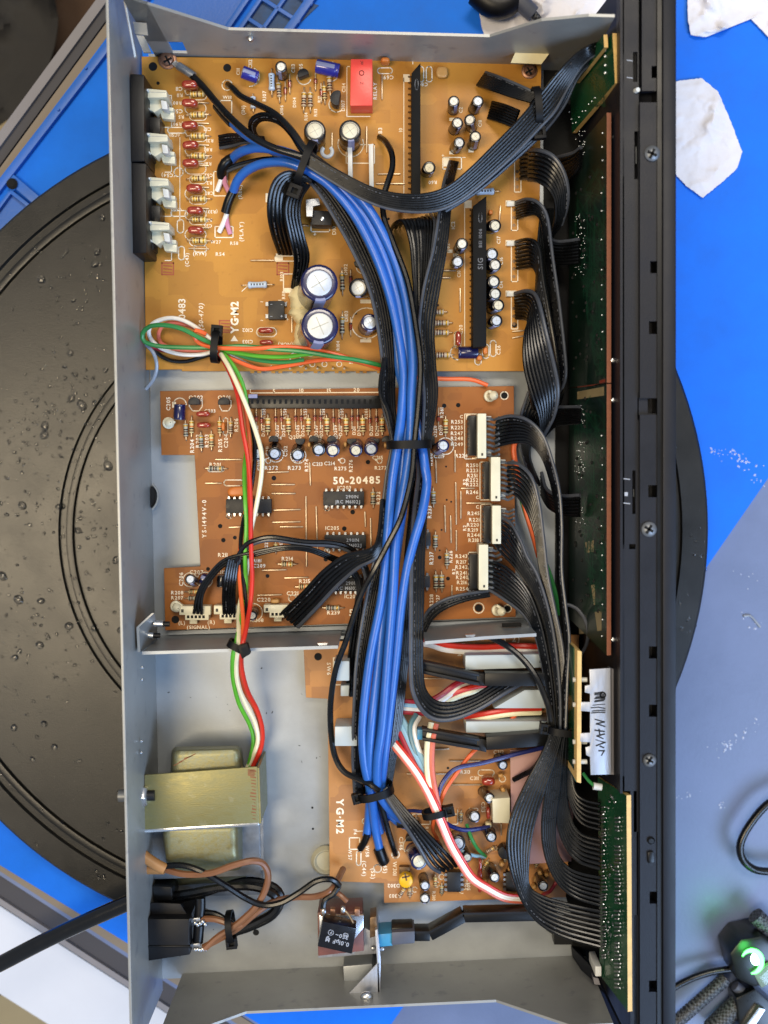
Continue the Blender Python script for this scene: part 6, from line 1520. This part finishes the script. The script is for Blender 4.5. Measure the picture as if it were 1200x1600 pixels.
# ---- right-hand column
ribbon('stubby black ribbon root beside the upper edge of the amber board, right of the tie', [(814, 230, 9), (826, 229, 15), (838, 232, 22)], [(814, 282, 9), (826, 281, 15), (838, 284, 20)], 8)
ribbon('black ribbon cable curling over from the topmost right connector of the amber board', [(828, 232, 18), (842, 231, 26), (864, 240, 30), (880, 262, 30), (888, 290, 28), (887, 320, 24), (878, 350, 18)], [(826, 284, 18), (840, 286, 24), (856, 296, 27), (866, 312, 26), (868, 330, 24), (866, 350, 20), (860, 372, 14)], 8, stripe=0)
ribbon('black ribbon cable from the second right connector of the amber board', [(806, 314, 9), (822, 309, 18), (840, 314, 24), (852, 328, 25), (858, 350, 24), (864, 400, 22), (874, 470, 21), (882, 540, 20), (885, 585, 18), (878, 612, 14)], [(808, 343, 9), (824, 338, 16), (838, 336, 20), (846, 346, 21), (850, 370, 20), (856, 420, 18), (864, 490, 17), (872, 555, 16), (874, 590, 14), (866, 610, 10)], 7, stripe=0)
ribbon('black ribbon cable from the third right connector of the amber board', [(806, 375, 9), (822, 371, 18), (836, 375, 23), (844, 390, 25), (849, 430, 26), (858, 480, 27), (868, 540, 27), (873, 590, 26), (868, 640, 22), (852, 672, 16)], [(808, 422, 9), (824, 420, 15), (834, 420, 19), (840, 436, 21), (838, 470, 21), (842, 520, 21), (850, 570, 21), (856, 610, 20), (850, 650, 16), (838, 680, 12)], 8)
ribbon('twisting black ribbon cable from the lowest right connector of the amber board', [(805, 456, 9), (822, 452, 17), (836, 456, 22), (845, 475, 27), (856, 520, 30), (866, 560, 30), (874, 605, 29), (868, 645, 24), (850, 680, 18)], [(807, 499, 9), (820, 500, 14), (826, 505, 18), (820, 525, 20), (817, 555, 22), (820, 585, 23), (830, 620, 23), (842, 655, 20), (845, 690, 15)], 9, stripe=0)
ribbon('black ribbon layer lying under the twisted ribbons at the edge of the amber board', [(846, 326, 14), (840, 380, 15), (838, 430, 15), (834, 480, 16), (824, 535, 17), (822, 590, 17), (832, 640, 14)], [(866, 326, 12), (864, 390, 13), (868, 450, 13), (876, 515, 14), (884, 575, 15), (882, 615, 14), (868, 650, 11)], 9, dashes=False)
ribbon('lower tail of the twisted black ribbons dropping behind the middle board connectors', [(824, 610, 12), (812, 650, 9), (812, 690, 7), (825, 740, 5)], [(856, 640, 14), (836, 680, 11), (828, 715, 8), (845, 760, 5)], 7, stripe=0)
ribbon('black ribbon end soldered to the long green board near the red seam', [(846, 650, 10), (862, 636, 14), (886, 634, 18), (906, 634, 24)], [(846, 690, 8), (866, 668, 12), (886, 664, 16), (906, 662, 22)], 8, stripe=0, dashes=False)
ribbon('black ribbon end soldered to the middle of the long green board', [(846, 735, 8), (854, 762, 12), (876, 772, 18), (906, 771, 24)], [(846, 775, 6), (858, 795, 10), (880, 806, 16), (906, 808, 22)], 7, stripe=0, dashes=False)
ribbon('black ribbon end soldered to the long green board beside the second right connector', [(850, 360, 10), (866, 374, 14), (886, 374, 18), (905, 371, 22)], [(850, 410, 8), (868, 414, 12), (886, 414, 16), (905, 412, 20)], 8, stripe=0, dashes=False)
ribbon('black ribbon end soldered to the upper part of the long green board', [(866, 244, 10), (882, 240, 16), (898, 236, 22), (908, 228, 26)], [(864, 300, 8), (880, 290, 14), (896, 276, 20), (906, 262, 24)], 8, stripe=0, dashes=False)
ribbon('black ribbon cable from the topmost white bar connector of the middle board', [(776, 652, 17), (800, 647, 24), (826, 655, 29), (848, 678, 31), (862, 715, 31), (874, 765, 30), (878, 820, 30), (878, 890, 30), (884, 945, 31), (890, 1000, 33), (887, 1060, 35), (884, 1140, 36)], [(774, 700, 15), (800, 694, 20), (826, 694, 24), (845, 712, 26), (858, 745, 26), (868, 790, 26), (872, 840, 26), (872, 900, 26), (876, 950, 27), (882, 1010, 30), (880, 1070, 32), (879, 1140, 34)], 9, stripe=0)
ribbon('black ribbon cable from the second white bar connector of the middle board', [(794, 720, 16), (812, 722, 23), (832, 744, 27), (843, 785, 28), (850, 840, 28), (856, 895, 28), (868, 955, 29), (880, 1015, 31), (884, 1080, 33), (882, 1140, 35)], [(792, 772, 14), (806, 776, 18), (822, 798, 22), (836, 836, 24), (843, 885, 25), (855, 945, 26), (868, 1005, 28), (875, 1075, 31), (876, 1140, 33)], 8, stripe=0)
ribbon('black ribbon cable from the third white bar connector of the middle board', [(775, 803, 16), (798, 813, 22), (814, 842, 26), (824, 868, 27), (840, 896, 28), (856, 945, 29), (868, 1005, 31), (875, 1075, 33), (876, 1140, 34)], [(768, 845, 14), (784, 868, 18), (804, 888, 22), (828, 925, 24), (848, 985, 26), (860, 1055, 29), (868, 1110, 31), (870, 1142, 32)], 8, stripe=0)
ribbon('black ribbon cable from the lowest white bar connector of the middle board', [(766, 874, 16), (794, 886, 22), (824, 920, 26), (843, 968, 28), (856, 1025, 30), (864, 1085, 32), (868, 1140, 33)], [(757, 920, 14), (788, 940, 18), (820, 965, 22), (838, 1000, 25), (850, 1055, 28), (858, 1100, 30), (861, 1142, 31)], 9, stripe=-1)
ribbon('short black ribbon from the blue bundle to the lowest white bar connector', [(656, 978, 18), (668, 952, 19), (692, 936, 19), (725, 927, 18), (762, 922, 15)], [(662, 994, 17), (678, 966, 17), (700, 950, 17), (730, 939, 16), (766, 932, 14)], 4, stripe=0)
# four ribbons to the lower right green board
ribbon('leftmost sweeping black ribbon cable, ending lowest on the lower right green board', [(862, 1142, 34), (846, 1178, 32), (822, 1222, 30), (799, 1272, 28), (791, 1318, 28), (799, 1368, 28), (818, 1412, 29), (842, 1444, 30), (880, 1466, 31), (938, 1483, 33)], [(880, 1142, 34), (868, 1188, 32), (850, 1240, 30), (834, 1295, 28), (826, 1345, 28), (826, 1382, 28), (846, 1398, 29), (885, 1409, 30), (912, 1415, 31), (938, 1420, 33)], 8)
ribbon('black ribbon cable to the second lowest row of the lower right green board', [(868, 1142, 33), (854, 1220, 30), (846, 1290, 28), (852, 1340, 28), (872, 1382, 29), (900, 1405, 30), (938, 1418, 33)], [(884, 1142, 33), (876, 1225, 30), (868, 1285, 28), (870, 1328, 28), (886, 1352, 29), (908, 1362, 31), (938, 1368, 33)], 7, dashes=False)
ribbon('black ribbon cable to the second highest row of the lower right green board', [(874, 1142, 32), (868, 1225, 29), (870, 1285, 27), (884, 1326, 27), (906, 1350, 29), (938, 1361, 33)], [(886, 1142, 32), (884, 1215, 29), (888, 1262, 28), (898, 1290, 29), (914, 1303, 31), (938, 1309, 34)], 7, dashes=False)
ribbon('black ribbon cable to the highest row of the lower right green board', [(880, 1142, 31), (884, 1215, 28), (893, 1262, 28), (910, 1290, 30), (938, 1300, 34)], [(889, 1142, 31), (893, 1195, 29), (898, 1232, 30), (912, 1246, 32), (938, 1252, 36)], 6, dashes=False)
loose('black_wire', 'short thick black wire end poking left out of the ribbon fan above the pink plate', 'wire_black', [(803, 1218, 17), (815, 1212, 20), (835, 1200, 26), (852, 1175, 31), (864, 1150, 33)], 4.5)

# ---- coloured loom at the left
loose('green_wire', 'green wire of the coil at the left, looping out over the rear panel', 'wire_green', [(338, 540, 20), (312, 528, 22), (285, 514, 23), (258, 508, 22), (234, 510, 20), (223, 521, 18), (226, 534, 17), (250, 541, 16), (290, 543, 17), (338, 543, 19), (380, 541, 20), (430, 546, 21), (470, 549, 22), (520, 557, 22), (560, 563, 20), (600, 572, 16), (640, 580, 10)], 3.72)
loose('white_wire', 'white wire of the coil at the left', 'wire_white', [(338, 548, 18), (312, 554, 14), (280, 553, 12), (250, 543, 11), (233, 524, 12), (238, 506, 15), (262, 497, 16), (285, 500, 16), (310, 514, 18), (338, 538, 20)], 3.39)
loose('crimson_wire', 'dark red wire of the coil at the left', 'wire_crimson', [(338, 550, 14), (300, 545, 12), (262, 548, 10), (240, 542, 9), (225, 534, 10)], 3.55)
loose('salmon_wire', 'pale red wire of the coil at the left, inside the green loop', 'wire_salmon', [(338, 536, 16), (312, 516, 15), (280, 505, 14), (258, 506, 13), (248, 520, 12), (252, 536, 11), (280, 546, 12), (330, 548, 14)], 3.23)
loose('orange_wire', 'orange wire running right from the coil tie across the board edge', 'wire_orange', [(322, 522, 20), (306, 516, 21), (304, 526, 20), (312, 536, 19), (336, 543, 20), (390, 545, 21), (440, 542, 21), (475, 544, 21), (520, 552, 20), (562, 565, 18), (600, 578, 14), (640, 588, 9), (690, 592, 9), (735, 593, 9), (762, 602, 9)], 3.55)
loose('orange_wire', 'orange wire slumping along the bottom edge of the amber board', 'wire_orange', [(338, 546, 16), (365, 562, 15), (405, 576, 13), (440, 573, 13), (478, 566, 14), (510, 562, 15), (548, 563, 15), (590, 574, 12)], 3.55)
loose('lime_wire', 'bright green wire lying along the bottom edge of the amber board', 'wire_lime', [(345, 548, 16), (375, 552, 17), (410, 557, 17), (450, 557, 17), (480, 553, 18), (505, 552, 18)], 3.55)
loose('green_wire', 'second green wire below the bright green one at the bottom edge of the amber board', 'wire_green', [(342, 545, 15), (365, 552, 15), (400, 562, 14), (440, 566, 14), (475, 562, 15)], 3.39)
loose('white_wire', 'short white wire below the coil tie, turning orange-side at the board edge', 'wire_white', [(352, 552, 14), (372, 562, 12), (395, 573, 10), (415, 577, 10), (426, 573, 10)], 3.23)
loose('black_wire', 'black wire hanging below the coil at the left', 'wire_black', [(240, 548, 9), (262, 562, 8), (288, 565, 9), (315, 558, 12), (338, 550, 15)], 3.23)
loose('clear_wire', 'loose grey wire end curling below the left end of the amber board', 'wire_clear', [(228, 538, 14), (240, 552, 15), (245, 572, 14), (240, 592, 12), (228, 608, 10)], 3)
loose('white_wire', 'white wire dropping from the coil tie over the middle board', 'wire_cream', [(345, 553, 18), (358, 574, 22), (372, 604, 25), (388, 642, 27), (402, 682, 27), (409, 712, 27), (408, 745, 26), (401, 788, 25), (393, 825, 24), (389, 860, 22), (384, 900, 20), (374, 950, 24), (373, 985, 36), (372, 1012, 42), (369, 1040, 36), (372, 1070, 28), (384, 1100, 20), (398, 1128, 14), (403, 1155, 12), (396, 1180, 10), (386, 1200, 10)], 3.72)
loose('lime_wire', 'bright green wire running down the middle board beside the red wire', 'wire_lime', [(349, 552, 17), (366, 574, 19), (380, 604, 16), (388, 650, 13), (386, 695, 14), (382, 735, 21), (383, 780, 25), (385, 820, 25), (383, 870, 24), (384, 915, 22), (378, 960, 28), (370, 1000, 40), (364, 1025, 40), (364, 1060, 30), (373, 1098, 20), (390, 1132, 12), (396, 1158, 10), (388, 1198, 10)], 3.55)
loose('red_wire', 'red wire running down the middle board between the green and white wires', 'wire_red', [(343, 552, 14), (358, 580, 17), (371, 616, 20), (379, 670, 23), (387, 715, 25), (391, 770, 26), (392, 830, 26), (393, 875, 26), (394, 905, 26), (391, 945, 28), (384, 985, 38), (378, 1012, 42), (378, 1045, 34), (387, 1080, 24), (402, 1110, 16), (410, 1140, 13), (408, 1168, 11), (394, 1200, 10)], 3.72)
loose('orange_wire', 'orange wire running down the middle board beside the red wire', 'wire_orange', [(347, 553, 12), (362, 578, 15), (378, 616, 18), (387, 665, 19), (391, 710, 20), (388, 770, 19), (378, 830, 19), (374, 880, 20), (376, 925, 24), (380, 970, 32), (378, 1010, 40), (375, 1040, 34), (382, 1078, 22), (398, 1108, 14), (407, 1140, 10), (400, 1190, 8)], 3.39)
loose('black_wire', 'black wire among the coloured wires on the middle board', 'wire_black', [(385, 640, 14), (396, 680, 17), (398, 715, 18), (393, 760, 18), (381, 810, 19), (376, 850, 20), (380, 900, 22), (384, 950, 26), (380, 1000, 38), (372, 1020, 36)], 3.39)

# ---- red, white and blue wires on the lower board
def twin(lab, pts, cols, rp=4, gap=1.6, z=None, name='twin_wire'):
    """two or three bonded wires side by side"""
    P3 = spline(px3(pts, z)); T = thing(name, lab, 'wire', P3[0]); n = len(cols)
    for i, c in enumerate(cols):
        off = (i - (n - 1) / 2) * S(rp) * gap; q = []
        for j, p in enumerate(P3):
            d = P3[min(j + 1, len(P3) - 1)] - P3[max(j - 1, 0)]; s_ = Vector((d.y, -d.x, 0)).normalized(); q.append(p + s_ * off)
        build('conductor', MB().tube(q, S(rp), 8), c, T)
    return T
twin('red and white twin wire just below the cross bracket', [(640, 1000, 12), (672, 1004, 14), (700, 1012, 15), (750, 1015, 15), (800, 1013, 15), (862, 1015, 14)], ['wire_red', 'wire_white'], 4.6)
twin('red wire pair crossing behind the twin wire at the cross bracket', [(650, 1006, 10), (680, 1010, 11), (712, 1016, 11), (760, 1020, 10)], ['wire_crimson'], 4)
twin('red and white twin wire rising from the black ribbon corner to the upper push rod', [(664, 1103, 20), (690, 1090, 20), (715, 1072, 18), (738, 1064, 14)], ['wire_crimson', 'wire_white'], 4.6)
twin('red and cream twin wire curving under the folded ribbon to the middle white switch', [(685, 1118, 18), (694, 1098, 19), (712, 1086, 19), (745, 1076, 18), (788, 1070, 15)], ['wire_red', 'wire_cream'], 4.4)
twin('thin white wire crossing between the twin wires left of the middle white switch', [(690, 1108, 16), (718, 1088, 17), (748, 1066, 15)], ['wire_white'], 3)
twin('flat strip of red, white and blue wires lying left of the ribbon corner', [(620, 1103, 16), (645, 1105, 17), (672, 1107, 17), (696, 1108, 16)], ['wire_crimson', 'wire_sky', 'wire_white', 'wire_crimson'], 3.6)
twin('red and cream twin wire above the lower white switch', [(726, 1124, 18), (760, 1118, 19), (800, 1112, 18), (845, 1110, 15)], ['wire_red', 'wire_cream'], 4.2)
twin('broad white wire with red edges running down to the bottom edge of the tan board', [(612, 1158, 20), (632, 1182, 24), (655, 1213, 27), (676, 1252, 28), (690, 1285, 27), (704, 1318, 26), (720, 1346, 25), (738, 1372, 22), (762, 1388, 18), (790, 1402, 15), (822, 1405, 13)], ['wire_red', 'wire_white', 'wire_white', 'wire_salmon'], 2.4, 1.45)
twin('light blue wire pair running from the blue bundle to the red and white wires', [(618, 1118, 16), (630, 1140, 20), (645, 1172, 23), (660, 1202, 25), (672, 1236, 25)], ['wire_sky', 'wire_sky', 'wire_crimson'], 4.2)
twin('teal and grey wire pair curving down from the ribbon corner', [(653, 1118, 18), (644, 1136, 21), (648, 1162, 23), (660, 1196, 24), (672, 1234, 24)], ['wire_white', 'wire_teal'], 4)
twin('cream and salmon twin wire dropping straight from the ribbon corner to the tie', [(678, 1130, 24), (672, 1160, 26), (671, 1200, 27), (676, 1235, 27), (682, 1262, 26)], ['wire_salmon', 'wire_cream'], 4.6)
loose('navy_wire', 'dark blue wire curving up from the tie to the lower push rod', 'wire_navy', [(684, 1262, 24), (685, 1240, 25), (696, 1216, 25), (715, 1200, 24), (755, 1192, 22), (800, 1180, 20), (850, 1168, 18)], 3.6)
loose('orange_wire', 'orange wire passing under the lower push rod down to the tie', 'wire_orange', [(820, 1100, 12), (797, 1126, 18), (760, 1158, 17), (738, 1176, 20), (715, 1206, 21), (695, 1236, 22), (686, 1262, 22)], 3.4)
loose('navy_wire', 'dark blue wire below the tie crossing to the right over the small parts', 'wire_navy', [(690, 1282, 22), (708, 1292, 18), (730, 1297, 15), (765, 1292, 12)], 3.6)
loose('navy_wire', 'thin dark blue wire running left from the tie over the lower board', 'wire_navy', [(600, 1284, 10), (630, 1268, 13), (660, 1268, 18), (682, 1272, 22)], 3)
loose('green_wire', 'short green wire bending down among the small parts of the tan board', 'wire_green', [(729, 1288, 13), (736, 1308, 16), (746, 1326, 14), (759, 1338, 9)], 3)
loose('sky_wire', 'short light blue wire joining the green wire end', 'wire_sky', [(712, 1322, 12), (726, 1332, 14), (742, 1337, 13), (758, 1339, 9)], 3)
loose('orange_wire', 'short orange wire below the tie at the lower left of the white and red wires', 'wire_orange', [(680, 1276, 20), (676, 1296, 16), (684, 1312, 10)], 3)
loose('crimson_wire', 'short dark red wire end at the lower right corner of the tan board', 'wire_crimson', [(848, 1398, 8), (860, 1392, 13), (868, 1380, 14), (874, 1372, 9)], 3)
loose('orange_wire', 'orange wire glimpsed between the ribbon cables left of the long green board', 'wire_orange', [(804, 690, 8), (804, 715, 8), (820, 790, 9), (834, 840, 10), (842, 870, 9)], 4.5)
loose('green_wire', 'green wire glimpsed beside the ribbon cables left of the long green board', 'wire_green', [(815, 782, 8), (838, 850, 10), (856, 890, 12), (868, 930, 12), (872, 960, 9)], 4)
loose('green_wire', 'thin green wire with a white plug at the top of the lower right green board', 'wire_green', [(911, 1208, 40), (920, 1220, 42), (930, 1229, 44)], 2.6)
tag(build('wire_plug', MB().cyl(P(927, 1228, 44), P(940, 1230, 44), S(5.5), S(5), 12), 'white_plastic'), 'small white plug on the thin green wire above the lower right green board', 'plug')

# ---- mains wiring
loose('brown_wire', 'brown mains wire arching over the transformer and back to the inlet', 'wire_brown', [(256, 1358, 26), (290, 1366, 30), (330, 1364, 33), (365, 1352, 34), (395, 1345, 33), (412, 1350, 31), (419, 1368, 29), (414, 1392, 27), (400, 1416, 26), (382, 1434, 25), (362, 1450, 24), (340, 1464, 23), (320, 1482, 22)], 5.4, cat='cable')
loose('brown_wire', 'brown mains wire running from the inlet to the power switch', 'wire_brown', [(318, 1480, 20), (345, 1466, 21), (372, 1450, 22), (398, 1428, 23), (425, 1410, 22), (460, 1402, 22), (492, 1401, 23), (516, 1392, 25), (528, 1374, 20), (536, 1358, 10)], 5.4, cat='cable')
loose('brown_wire', 'short brown mains wire between the upper inlet terminal and the tie', 'wire_brown', [(316, 1436, 20), (335, 1436, 22), (352, 1441, 23), (368, 1448, 23), (384, 1440, 22), (400, 1420, 20)], 5.2, cat='cable')
loose('brown_wire', 'short brown wire with a black joint just above the power switch', 'wire_brown', [(526, 1394, 24), (534, 1400, 25), (542, 1408, 25)], 4.4, cat='cable')
loose('black_mains_wire', 'black mains wire crossing the lower end of the transformer to the power switch', 'wire_black', [(250, 1354, 26), (285, 1352, 30), (316, 1362, 32), (350, 1382, 31), (385, 1404, 29), (412, 1414, 28), (440, 1410, 28), (468, 1394, 28), (495, 1376, 29), (518, 1374, 29), (530, 1384, 27)], 5, cat='cable')
loose('black_mains_wire', 'thick black mains cord looping in front of the inlet', 'wire_black', [(266, 1400, 12), (300, 1395, 16), (345, 1387, 19), (390, 1385, 21), (420, 1393, 21), (434, 1408, 20), (428, 1424, 19), (405, 1438, 18), (380, 1449, 18), (360, 1455, 18)], 7, cat='cable')
loose('black_mains_wire', 'second thick black mains cord, outermost of the loop in front of the inlet', 'wire_black', [(270, 1406, 10), (320, 1396, 12), (370, 1378, 12), (400, 1376, 13), (430, 1386, 14), (440, 1404, 14), (428, 1430, 13), (395, 1448, 12), (360, 1460, 12)], 6, cat='cable')
loose('black_mains_wire', 'short black wire joint above the power switch', 'wire_black', [(530, 1384, 26), (520, 1398, 26), (508, 1406, 26), (505, 1420, 26)], 4.5, cat='cable')
loose('black_mains_wire', 'short black wire between the inlet terminal and the tie beside it', 'wire_black', [(314, 1426, 18), (335, 1427, 20), (352, 1436, 21), (366, 1446, 21)], 4.6, cat='cable')
for pts, lab in (([(219, 1331, 26), (228, 1340, 27), (246, 1352, 28), (258, 1358, 28)], 'tan sleeve over the upper wire end below the transformer'), ([(229, 1357, 24), (242, 1357, 26), (256, 1357, 27)], 'tan sleeve over the lower wire end below the transformer')):
    t = thing('tan_sleeve', lab, 'sleeve', P(*pts[0])); build('sleeve_tube', MB().tube(spline(px3(pts)), S(8.5), 14), 'wire_tan', t)
    a, b = P(*pts[0]), P(*pts[1]); d = (a - b).normalized(); build('sleeve_mouth', MB().cyl(a + d * .0001, a + d * .0003, S(6), None, 14), 'band_brown', t)
t = thing('mains_lead', 'shiny black power cord running in from the left to the rear panel', 'cable', P(100, 1458, 10))
build('cord_sheath', MB().tube(spline(px3([(-80, 1546, 4), (0, 1506, 6), (70, 1470, 9), (140, 1437, 12), (220, 1402, 15)])), S(12.5), 20, flat=.8), 'cord_black', t)
loose('thin_black_cord', 'thin black cord at the bottom left corner below the white bench edge', 'wire_black', [(-60, 1585, -70), (0, 1550, -70), (14, 1541, -70)], 6, cat='cable')

# ================================================================== CABLE TIES
def tie(lab, px, py, z, ang, hw, hh, head=None, tail=0, bw=9, hs=17, name='cable_tie'):
    """strap round a bundle: ang = strap direction on the picture (deg anticlockwise), hw/hh half width and half height (px), head at signed offset along it"""
    c = P(px, py, z); a = rad(ang)
    u = Vector((math.cos(a), math.sin(a), 0)); v = Vector((-u.y, u.x, 0)); w_ = Vector((0, 0, 1))
    T = thing(name, lab, 'cable tie', c)
    A, H, B, th = S(hw, z), S(hh, z), S(bw, z) / 2, .0009
    n = 28; vs = []
    for i in range(n):
        f = 2 * math.pi * i / n; cx = math.copysign(abs(math.cos(f)) ** .75, math.cos(f)); sx = math.copysign(abs(math.sin(f)) ** .75, math.sin(f))
        for q in (0, 1):
            for sg in (-1, 1): vs.append(c + u * ((A + q * th) * cx) + w_ * ((H + q * th) * sx) + v * (sg * B))
    fs = []
    for i in range(n):
        j = (i + 1) % n; a4, b4 = 4 * i, 4 * j
        fs += [(a4 + 2, b4 + 2, b4 + 3, a4 + 3), (a4, a4 + 1, b4 + 1, b4), (a4 + 1, a4 + 3, b4 + 3, b4 + 1), (a4, b4, b4 + 2, a4 + 2)]
    mb = MB(); mb.add(vs, fs); build('strap', mb, 'tie_black', T)
    if head is not None:
        M = Matrix((u, v, w_)).transposed(); hc = c + u * (math.copysign(A, head) + S(head, z)) + w_ * (H * .35)
        s = S(hs, z); mb = MB(); k = s * .28
        for dx, dy, sx, sy in ((-.36, 0, .28, 1), (.36, 0, .28, 1), (0, .36, .44, .28), (0, -.36, .44, .28)): mb.box(hc + u * (dx * s) + v * (dy * s), sx * s, sy * s, s * .75, M)
        h = build('tie_head', mb, 'tie_black', T, bevel=.12)
        build('tie_slot', MB().box(hc - w_ * (s * .1), s * .44, s * .44, s * .3, M), 'hole_black', h)
    if tail:
        build('strap_tail', MB().box(c + w_ * (H + .0012) + u * S(tail * .3, z), S(abs(tail), z), B * 1.6, .0008, Matrix((u, v, w_)).transposed()), 'tie_black', T)
tie('black cable tie round the upper blue cables near the white split collar', 478, 258, 29, 68, 34, 28, -12, 0, 11, 20)
tie('black cable tie round the crossing ribbons at the top right', 838, 170, 30, 95, 28, 26, -12, 0, 11, 18)
tie('wide black band round the blue bundle over the middle board', 639, 695, 25, 1, 32, 36, None, 0, 13)
tie('black cable tie round the foot of the blue bundle', 587, 1237, 20, 14, 26, 26, -4, 0, 12, 16)
tie('black cable tie round the coil of coloured wires at the left', 338, 542, 18, 84, 22, 22, 2, 0, 11, 17)
tie('black cable tie with a big square head on the cross bracket', 372, 1010, 40, 152, 14, 14, None, 0, 11)
build('tie_head', MB().slab([(371, 1010), (386, 1005), (391, 1022), (378, 1030)], 48, 44), 'tie_black', bpy.data.objects[[o.name for o in bpy.data.objects if o.name.startswith('cable_tie')][-1]], bevel=.3)
build('tie_slot', MB().slab([(377, 1013), (384, 1011), (386, 1020), (380, 1023)], 48.1, 47), 'hole_black', bpy.data.objects[[o.name for o in bpy.data.objects if o.name.startswith('cable_tie')][-1]])
tie('black cable tie on the red and white wires of the tan board', 679, 1270, 25, 12, 17, 14, 6, 0, 10, 17)
tie('black cable tie gathering the ribbon fan beside the silver bracket', 878, 1140, 33, 172, 23, 22, 6, 0, 11, 16)
tie('black cable tie on the mains wires beside the inlet', 360, 1447, 21, 96, 20, 20, -4, 0, 10, 17)
